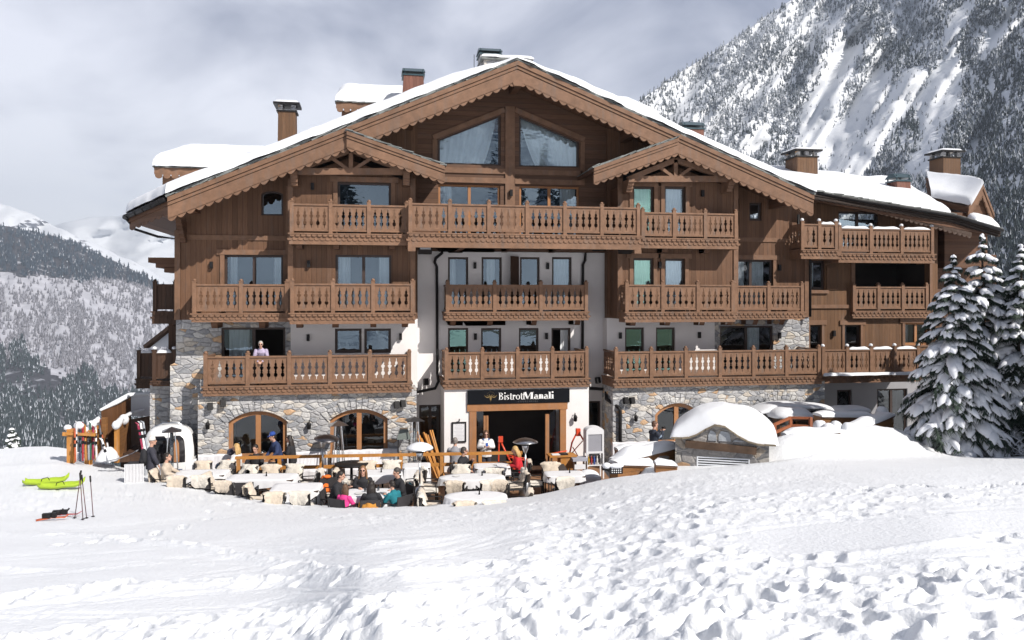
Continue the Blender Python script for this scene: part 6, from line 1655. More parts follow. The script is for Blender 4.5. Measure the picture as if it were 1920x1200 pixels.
# pine boards leaning beside the entrance
rb = random.Random(3)
for k in range(9):
    x = WX(784 + k * 1.6, -1.6); lean = rb.uniform(.28, .5)
    b = MB(); b.bar((x + .62 + rb.uniform(-.05, .1), -2.2 - rb.uniform(0, .3), .0), (x - .1 + k * .05, -1.15, 1.35 + rb.uniform(-.1, .3)), .05, .09)
    tag(b.build('pine_board', WOOD_PINE), 'raw pine board leaning in a bundle beside the entrance', 'board', 'pine boards leaning beside the entrance')

# ---------------------------------------------------------------- old lift seats by the entrance
RED = pmat('red_lacquer', (.72, .075, .03), .35, .12, 4, bump=.05)
def lift_seat(px, Y, rz, label, s=1.0):
    t = thing('chairlift_seat', label, 'lift seat', (WX(px, Y), Y, 0), rz, 'old red chairlift seats by the entrance'); t.scale = (s, s, s)
    MB().tube([(-.05, 0, .02), (-.03, 0, 1.0), (.0, 0, 1.75), (.06, 0, 1.85)], .035, 8).build('hanger', RED, t); MB().tube([(.9, .0, .05), (.62, 0, .6), (.3, 0, 1.25), (.08, 0, 1.72)], .038, 8).build('hanger', RED, t)
    MB().box(-.03, .17, -.08, .08, 1.72, 1.98).build('clamp', RED, t); MB().box(-.05, -.035, -.06, .06, 1.74, 1.96).build('clamp_plate', CLOTH, t)
    b = MB()
    for y in (-.22, .22): b.tube([(.36, y, 1.1), (.85, y, .98), (1.22, y, .93), (1.36, y, .8), (1.38, y, .45)], .024, 8); b.tube([(.62, y, 1.03), (.7, y, .5), (.64, y, .1)], .022, 8)
    for x, z in ((.4, 1.09), (.6, 1.04), (.8, 1.0), (1.0, .965), (1.2, .93)): b.tube([(x, -.22, z), (x, .22, z)], .02, 6)
    b.build('seat', RED, t)
lift_seat(936, -2.9, R(-8), 'red lift seat with a white plated clamp standing before the open door', .82)
t = thing('chairlift_seat', 'red lift seat with arched hanger beside the white hooded stand', 'lift seat', (WX(1082, -2.6), -2.6, 0), 0, 'old red chairlift seats by the entrance')
MB().tube([(-.42, 0, .2), (-.32, 0, .7), (-.2, 0, 1.25), (-.05, 0, 1.55), (.12, 0, 1.55), (.27, 0, 1.3), (.38, 0, .85), (.42, 0, .6)], .034, 8).build('hanger', RED, t); MB().box(-.04, .12, -.08, .08, 1.5, 1.78).build('clamp', RED, t)
b = MB(); b.tube([(.22, 0, 1.3), (-.3, 0, .75), (-.62, 0, .62)], .02, 6); b.tube([(-.2, -.1, 1.1), (.02, -.2, .7), (.3, -.2, .75)], .02, 6); b.tube([(-.42, 0, .2), (-.5, -.05, .7), (-.95, -.05, .72)], .024, 6); b.tube([(-.95, -.05, .72), (-.98, -.05, .88), (-.4, -.05, .95)], .02, 6); b.build('seat', RED, t)
# desk and stools at the door
t = thing('reception_desk', 'orange pine desk holding papers beside the red lift seat', 'desk', (WX(1058, -3.0), -3.0, 0))
MB().box(-.62, .42, -.3, .3, .84, .90).build('desktop', WOOD_PINE, t); MB().box(-.2, .38, -.25, .28, .25, .835).build('drawer', WOOD_PINE, t)
for (x, y) in ((-.55, -.25), (-.55, .25), (.37, -.25), (.37, .25)): MB().box(x - .03, x + .03, y - .03, y + .03, 0, .835).build('leg', WOOD_DARK, t)
for k, (dx, col, nm) in enumerate(((-.5, CLOTH, 'white'), (-.2, METAL_DARK, 'dark'))):
    b = MB(); b.box(WX(1058, -3) + dx, WX(1058, -3) + dx + .3, -3.2, -2.95, .905, .93 + .02 * k); tag(b.build('menu_folder', col), nm + ' folder lying on the pine desk', 'folder', 'folders on the pine desk')
t = thing('bar_stool', 'dark stool with a grey seat by the snow covered planter', 'stool', (WX(1085, -3.3), -3.3, 0))
MB().box(-.28, .28, -.25, .25, .72, .82).build('seat', pmat('grey_felt', (.35, .36, .42), .9, .1, 8), t)
for (x, y) in ((-.24, -.2), (.24, -.2), (-.24, .2), (.24, .2)): MB().box(x - .025, x + .025, y - .025, y + .025, 0, .72).build('leg', WOOD_DARK, t)
MB().box(-.22, .22, -.215, -.185, .42, .6).build('crossbar', CLOTH, t)
a_ = W(1050, -3.9, Z=0); b = MB(); b.add([(a_.x - .25, a_.y - .3, 0), (a_.x + .5, a_.y - .5, 0), (a_.x + .15, a_.y, .72), (a_.x - .35, a_.y + .15, .72)] + [(a_.x - .25, a_.y - .26, 0), (a_.x + .5, a_.y - .46, 0), (a_.x + .15, a_.y + .04, .72), (a_.x - .35, a_.y + .19, .72)], [(0, 1, 2, 3), (7, 6, 5, 4), (0, 3, 7, 4), (1, 5, 6, 2), (3, 2, 6, 7), (0, 4, 5, 1)])
tag(b.build('chalk_board', pmat('brown_board', (.05, .035, .03), .6, .2, 5)), 'dark board leaning against the pine desk', 'board')
# white hooded stand with coloured items
t = thing('display_stand', 'white hooded stand with a grey panel and coloured bottles', 'stand', (WX(1113, -3.1), -3.1, 0))
pts = [(-.34, .95), (.34, .95), (.34, 1.78)] + [(.34 * math.cos(u), 1.78 + .16 * math.sin(u)) for u in np.linspace(.3, math.pi - .3, 9)] + [(-.34, 1.78)]
MB().prism(pts, [[(-.27, 1.02), (.27, 1.02), (.27, 1.66), (-.27, 1.66)]], -.22, .22).build('hood', CLOTH, t)
MB().box(-.268, .268, -.19, -.15, 1.021, 1.659).build('panel', pmat('grey_panel', (.30, .30, .34), .7, .08, 3), t)
for (x, y) in ((-.32, -.2), (.32, -.2), (-.32, .2), (.32, .2)): MB().box(x - .025, x + .025, y - .025, y + .025, 0, .95).build('leg', CLOTH, t)
MB().box(-.3, .3, -.2, .2, .48, .51).build('shelf', CLOTH, t)
for k, (col, nm) in enumerate((((.5, .3, .05), 'amber'), ((.4, .05, .05), 'red'), ((.05, .1, .35), 'blue'), ((.7, .65, .6), 'white'), ((.06, .05, .05), 'black'))):
    b = MB(); b.lathe((WX(1113, -3.1) - .22 + .11 * k, -3.2, .515), [(.035, 0), (.036, .2), (.014, .27), (.014, .34), (0, .34)], 10); tag(b.build('bottle', pmat('bottle_' + nm, col, .2, .1, 4, bump=0)), nm + ' bottle on the white hooded stand', 'bottle', 'bottles on the hooded stand')
b = MB(); c = W(1103, -4.0, Z=0); b.ell((c.x, c.y, .25), (.42, .35, .26), 16, 10); b.box(c.x - .4, c.x + .4, c.y - .33, c.y + .33, 0, .3)
joined('snowed_chest', b, SNOW, None, .03); tag(bpy.data.objects['snowed_chest'], 'white lump of snow over a low chest beside the stool', 'chest')

# ---------------------------------------------------------------- sign, menu, lamps
def sign():
    Y = EY - .1; x0, x1 = WX(877, Y), WX(1068, Y); zc = WZ(970, 743.5, Y); h = .54
    t = thing('restaurant_sign', 'long black sign with white BistrotManali lettering over the entrance', 'sign', ((x0 + x1) / 2, Y, zc))
    w = (x1 - x0) / 2
    MB().box(-w, w, 0, .1, -h / 2, h / 2).build('board', pmat('black_sign_board', (.006, .007, .010), .6, .1, 3, bump=0, spec=.12), t)
    W_ = pmat('white_letter', (.88, .88, .88), .6, .02, 3, bump=0)
    # upright letters drawn as thick and thin strokes; heights in units of the x height
    mb = MB()
    def ringp(cx, cz, rx, rz, tx, tz, n=18): 
        o = [(cx + rx * math.cos(a), cz + rz * math.sin(a)) for a in np.linspace(0, 2 * math.pi, n, endpoint=False)]
        i = [(cx + (rx - tx) * math.cos(a), cz + (rz - tz) * math.sin(a)) for a in np.linspace(0, 2 * math.pi, n, endpoint=False)]
        mb.prism(o, [i], -.012, -.001)
    def arc(cx, cz, rx, rz, tx, tz, a0, a1, n=12):
        T = np.linspace(a0, a1, n); mb.prism([(cx + rx * math.cos(a), cz + rz * math.sin(a)) for a in T] + [(cx + (rx - tx) * math.cos(a), cz + (rz - tz) * math.sin(a)) for a in T[::-1]], [], -.012, -.001)
    def bx(a, b, c, d): mb.prism([(a, c), (b, c), (b, d), (a, d)], [], -.012, -.001)
    def pl(*p): mb.prism(list(p), [], -.012, -.001)
    X = WX(936, Y) - (x0 + x1) / 2; z0 = -.115; x_h = .185; cap = .285; th = .022; st = .04
    def glyph(ch, x, st, k):
        if ch == 'B':
            bx(x, x + st, z0, z0 + cap); arc(x + st, z0 + cap * .27, .10, cap * .27, st, .016, -1.57, 1.57); arc(x + st, z0 + cap * .765, .085, cap * .235, st, .016, -1.57, 1.57); bx(x - .015, x + st + .02, z0, z0 + .016); bx(x - .015, x + st + .02, z0 + cap - .016, z0 + cap); return .16
        if ch == 'i':
            bx(x + .01, x + .01 + st, z0, z0 + x_h); bx(x - .006, x + st + .026, z0, z0 + .014); bx(x - .006, x + .01 + st, z0 + x_h - .014, z0 + x_h); ringp(x + .01 + st / 2, z0 + cap * .92, .026 * k, .026 * k, .025 * k, .025 * k, 10); return st + .035
        if ch == 's':
            pl((x, z0 + .05), (x + .05, z0), (x + .09, z0 + .03), (x + .095, z0 + .075), (x + .045, z0 + .115), (x + .03, z0 + .15), (x + .05, z0 + x_h - .012), (x + .085, z0 + x_h - .045), (x + .085, z0 + x_h - .01), (x + .045, z0 + x_h), (x + .005, z0 + x_h - .025), (x, z0 + x_h - .065), (x + .055, z0 + .075), (x + .06, z0 + .03), (x + .04, z0 + .014), (x + .008, z0 + .055)); return .115
        if ch == 't':
            bx(x + .02, x + .02 + st, z0 + .01, z0 + x_h + .06); bx(x, x + .02 + st + .035, z0 + x_h - .014, z0 + x_h); bx(x + .02 + st * .5, x + .02 + st + .03, z0, z0 + .018); return st + .06
        if ch == 'r':
            bx(x + .01, x + .01 + st, z0, z0 + x_h); bx(x - .006, x + st + .03, z0, z0 + .014); ringp(x + st + .04, z0 + x_h - .03, .032, .03, .03, .02, 10); return st + .075
        if ch == 'o': ringp(x + .072, z0 + x_h / 2, .07, x_h / 2, st, .015); return .152
        if ch == 'M':
            bx(x, x + .03, z0, z0 + cap); pl((x, z0 + cap), (x + st + .03, z0 + cap), (x + .16, z0 + .01), (x + .115, z0 + .01)); pl((x + .255, z0 + cap), (x + .235, z0 + cap), (x + .115, z0 + .01), (x + .135, z0 + .01)); bx(x + .235, x + .235 + st + .015, z0, z0 + cap); bx(x - .02, x + .055, z0, z0 + .015); bx(x + .215, x + .255 + st + .02, z0, z0 + .015); bx(x + .235, x + .27 + st, z0 + cap - .015, z0 + cap); return .285 + st
        if ch == 'a':
            bx(x + .075, x + .075 + st, z0, z0 + x_h - .03); ringp(x + .055, z0 + .055, .055, .055, st * .8, .014, 14); arc(x + .02 + st * .9, z0 + x_h - .055, .055, .055, .03, .02, .0, 2.8); bx(x + .075 + st * .5, x + .09 + st, z0, z0 + .016); return .10 + st
        if ch == 'n':
            bx(x + .01, x + .01 + st, z0, z0 + x_h); bx(x + .085, x + .085 + st, z0, z0 + x_h - .055); arc(x + .047 + st, z0 + x_h - .06, .038 + 0 * st + .0, .06, .03, .02, .0, 2.9); bx(x - .006, x + st + .026, z0, z0 + .014); bx(x + .07, x + .10 + st, z0, z0 + .014); return .105 + st
        if ch == 'l': bx(x + .01, x + .01 + st, z0, z0 + cap); bx(x - .006, x + st + .026, z0, z0 + .014); bx(x - .006, x + .01 + st, z0 + cap - .014, z0 + cap); return st + .035
    start = len(mb.v); x = 0
    for ch in 'Bistrot': x += glyph(ch, x, .03, 1)
    x += .008
    for ch in 'Manali': x += glyph(ch, x, .058, 1.25)
    target = WX(1039, Y) - WX(936, Y); k = target / x
    mb.v = [(X + v[0] * k, v[1], v[2]) for v in mb.v]
    mb.build('lettering', W_, t)
    # small grey line beneath
    cu = bpy.data.curves.new('town', 'FONT'); cu.body = 'COURCHEVEL'; cu.size = .085; cu.space_character = 1.7; cu.align_x = 'CENTER'
    tmp = bpy.data.objects.new('tmp', cu); COL.objects.link(tmp); bpy.context.view_layer.update(); me = bpy.data.meshes.new_from_object(tmp); bpy.data.objects.remove(tmp)
    me.materials.clear(); me.materials.append(pmat('grey_letter', (.10, .10, .11), .6, .02, 3, bump=0))
    o = part('small_lettering', me, t); o.rotation_euler = (R(90), 0, 0); o.location = (X + target * .52, -.006, -.225)
    # golden emblem: a horned head under a ring of dots
    g = MB(); cx = WX(920, Y) - (x0 + x1) / 2
    P = lambda *p: g.prism([(cx + a, b) for a, b in p], [], -.012, -.001)
    P((-.03, .03), (.03, .03), (.045, -.03), (.018, -.13), (-.018, -.13), (-.045, -.03))
    for s in (-1, 1):
        q = [(.03, .02), (.09, -.03), (.17, -.02), (.24, .05), (.25, .09), (.21, .04), (.16, .015), (.09, .005), (.04, .05)]; P(*[(s * a, b) for a, b in q])
        q = [(.02, .03), (.06, .09), (.07, .13), (.05, .10), (.0, .04)]; P(*[(s * a, b) for a, b in q])
        q = [(.05, .0), (.11, .045), (.17, .075), (.10, .06), (.04, .02)]; P(*[(s * a, b) for a, b in q])
    for a in np.linspace(.15, math.pi - .15, 9):
        xx, zz = .15 * math.cos(a), .06 + .15 * math.sin(a); P((xx - .009, zz), (xx, zz - .009), (xx + .009, zz), (xx, zz + .009))
    for zz in (-.16, -.19): P((-.006, zz), (0, zz - .008), (.006, zz), (0, zz + .008))
    g.build('emblem', pmat('gold_paint', (.26, .18, .07), .4, .1, 5, bump=0, metal=.3), t)
sign()
def menu_board():
    Y = EY; x0, x1 = WX(847, Y), WX(874, Y); z0, z1 = WZ(860, 829, Y), WZ(860, 791, Y)
    t = thing('menu_case', 'black framed white menu case with a lamp above, beside the entrance', 'menu', ((x0 + x1) / 2, Y, z0)); w = (x1 - x0) / 2; h = z1 - z0
    MB().prism([(-w, 0), (w, 0), (w, h), (-w, h)], [[(-w + .05, .05), (w - .05, .05), (w - .05, h - .05), (-w + .05, h - .05)]], -.06, -.002).build('frame', METAL_DARK, t)
    MB().box(-w + .05, w - .05, -.03, -.002, .05, h - .05).build('sheet', CLOTH, t)
    m = MB()
    for k in range(11):
        l = .12 + .1 * ((k * 37) % 10) / 10; m.box(-l, l, -.0315, -.0302, h - .15 - k * .055, h - .135 - k * .055)
    m.build('print', pmat('faint_print', (.5, .5, .54), .8, .05, 3, bump=0), t)
    MB().tube([(0, -.02, h + .02), (0, -.12, h + .12), (0, -.2, h + .1)], .022, 8).build('lamp', METAL_DARK, t)
menu_board()
LAMP = None
def wall_lamp(px, py, Y, where, kind='box'):
    global LAMP
    p = W(px, Y, py)
    t = thing('wall_lamp' if kind != 'speaker' else 'loudspeaker', ('small black wall lamp ' if kind != 'speaker' else 'small black loudspeaker ') + where, 'lamp' if kind != 'speaker' else 'speaker', p, 0, 'black wall lamps on the front' if kind != 'speaker' else 'loudspeakers on the front')
    if kind == 'box':
        MB().box(-.055, .055, -.14, -.03, -.13, .13).build('lamp_body', METAL_DARK, t); MB().box(-.035, .035, -.03, 0, -.05, .05).build('bracket', METAL_DARK, t)
    elif kind == 'lantern':
        MB().lathe((0, -.16, -.14), [(.03, 0), (.07, .03), (.075, .16), (.09, .17), (.05, .25), (0, .28)], 10).build('lamp_body', METAL_DARK, t); MB().tube([(0, 0, .1), (0, -.1, .2), (0, -.16, .14)], .015, 6).build('bracket', METAL_DARK, t)
    else:
        b = MB().box(-.09, .09, -.24, -.08, -.13, .13).build('cabinet', METAL_DARK, t); b.rotation_euler = (R(-14), 0, R(18)); MB().tube([(0, 0, 0), (0, -.1, 0)], .02, 6).build('bracket', METAL_DARK, t)
for a in ((397, 497, 0, 'on the lit boards beside the valley side curtained window'), (579, 495, BY, 'in the shade beside the valley side bay window'), (586, 350, BY, 'beside the square pane under the first small gable'), (1316, 363, BY, 'on the boards under the second small gable'), (1236, 497, BY, 'between the two curtained doors of the second bay'), (1460, 502, 0, 'on the lit boards beside the lintel of the far window'),
          (578, 633, 0, 'on the shaded plaster above the longest valley side balcony'), (751, 631, 0, 'at the top corner of the sunlit plaster patch'), (890, 498, KY, 'between the first two doors of the middle balcony'), (1026, 499, KY, 'between the last two doors of the middle balcony'), (891, 631, KY, 'between the first two doors above the sign'),
          (1024, 630, KY, 'between the blue door and the open door above the sign'), (1162, 629, 0, 'on the plaster before the green panes'), (1310, 628, 0, 'on the plaster after the green panes'), (1460, 629, 0, 'on the sunlit stone beside the dark double door'), (958, 362, GY - .07, 'on the post between the gable windows'), (1562, 625, WY, 'between two doors of the ochre wing'), (1640, 412, WY, 'under the sloping eave of the wing')): wall_lamp(*a)
for a in ((391, 797, SY, 'on the stone base below the lit stone corner'), (580, 797, SY, 'on the stone between the two arched doors'), (1190, 783, SY, 'on the stone before the last arched door'), (1077, 783, EY, 'on the white wall between sign and hooded stand')): wall_lamp(*a, 'lantern')
for a in ((393, 763, SY, 'pair member nearest the stone corner'), (417, 757, SY, 'pair member nearest the first arch'), (741, 760, SY, 'beside the second arch, first of two'), (753, 758, SY, 'beside the second arch, second of two'), (796, 717, 0, 'above the rain pipe on the white wall'), (1117, 714, KY, 'on the white wall below the middle balcony'), (1169, 752, SY, 'first of two before the last arch'), (1181, 752, SY, 'second of two before the last arch')): wall_lamp(*a, 'speaker')
for px, lab in ((797, 'square black floodlight under the valley side end of the top balcony'), (1173, 'square black floodlight under the wing side end of the top balcony')):
    p = W(px, -1.9, 467); t = thing('floodlight', lab, 'floodlight', p, 0, 'floodlights under the top balcony')
    MB().box(-.26, .26, -.2, .2, -.12, .16).build('housing', METAL_DARK, t).rotation_euler = (R(-25), 0, 0)
    MB().box(-.2, .2, -.25, -.205, -.12, .0).build('lens', pmat('floodlight_glass', (.5, .52, .55), .2, .05, 3, bump=0), t).rotation_euler = (R(-25), 0, 0)
    MB().tube([(0, 0, .1), (0, .1, .35)], .03, 6).build('bracket', METAL_DARK, t)

# ---------------------------------------------------------------- gondola cabin
def cabin():
    Y = -1.35; x = WX(319, Y); t = thing('gondola_cabin', 'old white gondola cabin with dark windows beside the stone wall', 'gondola', (x, Y, .1), R(6)); t.scale = (1.04, 1.0, 1.14)
    prof = [(0.0, .70), (.05, .78), (.5, .84), (.85, .86), (1.1, .85), (1.4, .80), (1.6, .70), (1.74, .52), (1.80, .25), (1.81, .0)]
    def pt(z, r, a, o=0.0):
        e = 3.2; ca, sa = math.cos(a), math.sin(a); q = (abs(ca) ** e + abs(sa) ** e) ** (-1 / e); return (ca * q * (r + o), sa * q * (r * .82 + o), z)
    zs = [q[0] for q in prof]; rs = [q[1] for q in prof]
    n = 56; Z = list(np.linspace(0, 1.55, 20)) + [1.62, 1.68, 1.73, 1.76, 1.79, 1.81]
    V = [pt(z, np.interp(z, zs, rs), 2 * math.pi * k / n) for z in Z for k in range(n)]
    MB().add(V, [(i * n + k, i * n + (k + 1) % n, (i + 1) * n + (k + 1) % n, (i + 1) * n + k) for i in range(len(Z) - 1) for k in range(n)] + [tuple(reversed(range(n))), tuple(range((len(Z) - 1) * n, len(Z) * n))], 0, True).build('shell', pmat('white_gloss_paint', (.78, .78, .78), .25, .04, 3, bump=0), t)
    dg = pmat('dark_cabin_glass', (.02, .018, .02), .08, .2, 2, bump=0)
    def pane(a0, a1, z0, z1, m=dg, o=.006, nm='window'):
        na, nz = 18, 9; V = []
        for j in range(nz + 1):
            z = z0 + (z1 - z0) * j / nz; c = .0 if z < z1 - .12 else (z - (z1 - .12)) / .12 * .12
            for i in range(na + 1): V.append(pt(z, np.interp(z, zs, rs), a0 + c + (a1 - a0 - 2 * c) * i / na, o))
        MB().add(V, [(j * (na + 1) + i, j * (na + 1) + i + 1, (j + 1) * (na + 1) + i + 1, (j + 1) * (na + 1) + i) for j in range(nz) for i in range(na)], 0, True).build(nm, m, t)
    h = math.pi / 2
    pane(-h - .62, -h - .02, .68, 1.52); pane(-h + .02, -h + .62, .68, 1.52); pane(math.pi - .55, math.pi + .42, .8, 1.5); pane(-.5, .5, .8, 1.5)
    pane(-h + .24, -h + .42, .7, 1.45, FRAME_LIGHT, .009, 'door_edge')
    b = MB(); b.tube([pt(1.7, .55, math.pi, .02), pt(1.85, .2, math.pi, .02), pt(1.85, .2, 0, .02), pt(1.7, .55, 0, .02)], .03, 8); b.build('roof_rail', METAL_GREY, t)
    cu = bpy.data.curves.new('number', 'FONT'); cu.body = 'VE'; cu.size = .34; tmp = bpy.data.objects.new('tmp', cu); COL.objects.link(tmp); bpy.context.view_layer.update(); me = bpy.data.meshes.new_from_object(tmp); bpy.data.objects.remove(tmp)
    me.materials.clear(); me.materials.append(pmat('blue_letter', (.03, .06, .16), .5, .05, 3, bump=0)); o = part('lettering', me, t); o.rotation_euler = (R(90), 0, 0); o.location = (.12, -.72, .25)
cabin()
p = W(347, -2.5, Z=.12); b = MB(); b.add([(p.x, p.y, .55), (p.x + .12, p.y - .02, .08), (p.x + .34, p.y, .35), (p.x + .36, p.y + .1, 1.08), (p.x, p.y, .95)], [(0, 1, 2, 3, 4)]); o = b.build('white_board', CLOTH); s_ = o.modifiers.new('thick', 'SOLIDIFY'); s_.thickness = .02
tag(o, 'tilted white board leaning beside the gondola cabin', 'board')
# ---------------------------------------------------------------- the people themselves
BLACK = ('black', (.018, .018, .022)); NAVY = ('navy', (.02, .035, .10)); WHITE = ('white', (.72, .70, .70)); RED_J = ('red', (.55, .02, .03)); PINK = ('pink', (.75, .05, .26)); TEAL = ('teal', (.01, .16, .20)); LAV = ('lavender', (.42, .36, .50)); ORANGE = ('orange', (.80, .17, .02)); GREY = ('grey', (.30, .30, .33)); MUST = ('mustard_brown', (.42, .19, .04)); CHAR = ('charcoal', (.035, .035, .05))
DARKH = (.018, .012, .01); BLOND = (.50, .32, .13); GREYH = (.42, .40, .38); BROWN = (.10, .05, .025)
# on the balcony, leaning on the rail
p = W(491, -1.20, Z=L1 - .02)
LEAN = ((.25, .20, .22), (.05, .42, .20))
person('person in a lavender jumper and sunglasses leaning on the balcony rail', (p.x, p.y, L1 - .02), R(180), 'stand', (LEAN, LEAN), LAV, ('grey_trousers', (.08, .08, .09)), (GREYH, 'short'), None, True, lean=.52, s=.86, head=(.1, .1))
# by the gondola cabin
def backpack(t, H, up, arms):
    b = MB(); b.ell(up(.28, -.2), (.16, .10, .25), 12, 10); b.ell(up(.15, -.27), (.12, .06, .12), 10, 8); joined('backpack', b, cloth_mat('black', BLACK[1]), t, .02)
p = W(283, -3.4, Z=0)
person('person standing by the gondola cabin in dark jacket, backpack and pale beanie', (p.x, p.y, 0.05), R(-65), 'stand', (DOWN, ((.25, .05, .26), (.24, .16, .03))), CHAR, BLACK, (DARKH, None), ('beanie', (.62, .58, .56)), bulk=1.5, extra=backpack)
c = off(T1, R(-4), -.85 - .34, 0); person('dark haired person seen from behind at the ski rack end of the first table', (c[0] + .03, c[1], 0), R(-94), 'sit', (REST, REST), ('beige', (.50, .42, .34)), None, (DARKH, 'short'), head=(0, -.1))
# woman in white and red
p = W(445, -2.35, Z=0)
person('blonde person in a white jacket and red trousers on the covered bench', (p.x, p.y, 0.02), R(75), 'sit', (REST, HOLD), WHITE, ('red_trousers', (.70, .025, .02)), (BLOND, 'mid'), head=(.1, .1))
p = W(524, -2.5, Z=0); person('person in a navy jacket and blue cap bending over the bench', (p.x, p.y, 0), R(115), 'stand', (((.25, .1, .24), (.2, .34, .10)), ((.24, .12, .26), (.12, .36, .16))), NAVY, BLACK, (DARKH, 'short'), ('cap', (.02, .06, .28)), lean=.30, head=(0, .3))
p = W(549, -2.55, Z=0); person('person with long black hair in a black jacket beside the navy jacket', (p.x, p.y, 0.0), R(75), 'stand', (HOLD, HOLD), BLACK, BLACK, (DARKH, 'long'), s=.92, lean=.15, head=(.2, .2))
p = W(480, -2.5, Z=0); person('dark haired person in black sitting behind the fence', (p.x, p.y, 0), R(160), 'sit', (REST, REST), BLACK, None, (DARKH, 'short'), head=(0, .3))
# standing with a telephone before the door
def phone(t, H, up, arms):
    b = MB(); q = (arms[0][2] + arms[1][2]) / 2 + Vector((0, .07, .05)); b.box(q.x - .04, q.x + .04, q.y - .01, q.y + .01, q.z - .06, q.z + .09); b.build('telephone', pmat('blue_case', (.03, .10, .42), .4, .1, 5), t)
    s = MB(); s.tube([up(.5, -.07, -.08), up(.52, .03, -.1), up(.4, .13, -.03)], .035, 8); s.tube([up(.5, -.07, .08), up(.52, .03, .1), up(.4, .13, .03)], .035, 8); s.build('scarf', cloth_mat('blue_scarf', (.05, .10, .25)), t)
p = W(911, -2.75, Z=0); person('person in a white padded jacket and sunglasses looking at a telephone', (p.x, p.y, 0), R(178), 'stand', (HOLD, HOLD), WHITE, CHAR, (BROWN, 'mid'), None, True, bulk=2.2, s=.93, head=(0, .3), extra=phone)
p = W(853, -2.55, Z=0); person('grey haired person in a grey jacket sitting behind the fence', (p.x, p.y, 0.03), R(-20), 'sit', (REST, REST), GREY, None, ((.22, .20, .19), 'short'), s=1.0)
c = off(TR0, R(-4), -.625 - .46, .05); person('person in a black jacket and sunglasses resting a hand on the mouth', (c[0], c[1], 0), R(-120), 'sit', (EAT, REST), BLACK, ('blue_trousers', (.02, .12, .32)), ((.05, .04, .035), 'short'), None, True, lean=.12, head=(.5, .1), bulk=1.5)
chair((c[0], c[1]), R(-110), 'under the person in black and sunglasses', False)
c = off(TR0, R(-4), .625 + .38, .0); person('blonde person in a red jacket reading a menu at the table', (c[0], c[1], 0), R(85), 'sit', (HOLD, REST), RED_J, BLACK, (BLOND, 'mid'), lean=.2, head=(.0, .35))
chair((c[0], c[1]), R(88), 'under the person in the red jacket', False)
b = MB(); q = off(TR0, R(-4), .28, -.05); b.box(q[0] - .11, q[0] + .11, q[1] - .15, q[1] + .15, .865, .88); tag(b.build('menu_card', CLOTH), 'pale menu card in front of the person in red', 'menu')
# the family round their table
rz = R(-6)
def fam(x, y, face, lab, *a, **k):
    c = off(TF, rz, x * 1.08, y * 1.08); chair((c[0], c[1]), rz + face, 'under the ' + lab.split(' at ')[0].split(' who ')[0][:60], k.pop('fl', False)); return person(lab, (c[0], c[1], 0), rz + face, 'sit', *a, **k)
fam(-1.02, .12, R(-95), 'person in a black jacket with a hand at the mouth', (EAT, REST), BLACK, None, (DARKH, 'short'), lean=.3, head=(-.1, .25), bulk=1.3)
fam(-.25, .78, R(180), 'person with fair long hair and sunglasses pouring a drink', (REST, HOLD), BLACK, None, ((.22, .11, .05), 'long'), glasses=True, lean=.15)
fam(.88, .42, R(120), 'bearded person in black cutting food', (HOLD, REST), BLACK, None, ((.06, .05, .045), 'short'), lean=.18, head=(0, .35), bulk=1.3)
fam(-.62, -.72, R(-30), 'child in a pink jacket with brown hair', (HOLD, REST), PINK, ('pink_trousers', (.70, .05, .24)), (BROWN, 'mid'), s=.84, lean=.15)
fam(.15, -.85, R(5), 'person in black and mustard brown seen from behind', (REST, EAT), BLACK, ('mustard', MUST[1]), (DARKH, 'mid'), s=.92, fl=False)
fam(.82, -.55, R(50), 'child in a teal jacket and orange trousers', (EAT, HOLD), TEAL, ('orange_trousers', (.62, .14, .015)), (DARKH, 'short'), s=.88, lean=.3, head=(0, .3))
# mustard jacket hung round that chair
c = off(TF, rz, .16, -1.24); b = MB(); n = 16; V = []
for j in range(9):
    t_ = j / 8
    for i in range(n + 1):
        a = (i / n - .5) * 2.3; r = .30 + .09 * t_ + .02 * math.sin(i * 1.9 + j * .4); V.append((c[0] + r * 1.05 * math.sin(a), c[1] + .3 - r * math.cos(a), .84 - .62 * t_ + .03 * math.sin(i * 1.1)))
b.add(V, [(j * (n + 1) + i, j * (n + 1) + i + 1, (j + 1) * (n + 1) + i + 1, (j + 1) * (n + 1) + i) for j in range(8) for i in range(n)], 0, True); o = b.build('hung_jacket', cloth_mat('mustard_jacket', (.45, .20, .03))); s_ = o.modifiers.new('thick', 'SOLIDIFY'); s_.thickness = .03
tag(o, 'mustard yellow jacket hung over the chair seen from behind', 'jacket')
# orange jacket on its chair
c = G(607, 953); b = MB(); V = []
for j in range(11):
    t_ = j / 10
    for i in range(n + 1):
        a = 2 * math.pi * i / n; r = .05 + .21 * t_ ** .7; V.append((c.x + r * 1.1 * math.cos(a) * (1 + .14 * math.sin(i * 2.6 + j * .3)) - .09 * t_, c.y + .25 + r * .6 * math.sin(a), 1.0 - .92 * t_ + (.03 * math.sin(i * 2.2) if j > 8 else 0)))
b.add(V, [(j * (n + 1) + i, (j + 1) * (n + 1) + i, (j + 1) * (n + 1) + i + 1, j * (n + 1) + i + 1) for j in range(10) for i in range(n)], 0, True); b.ell((c.x + .1, c.y + .2, .97), (.13, .1, .06), 10, 8)
tag(b.build('orange_jacket', cloth_mat('orange', ORANGE[1])), 'bright orange jacket hanging over a chair beside the dark dish heater', 'jacket')
chair((c.x + .05, c.y + .5), R(20), 'under the bright orange jacket', False)
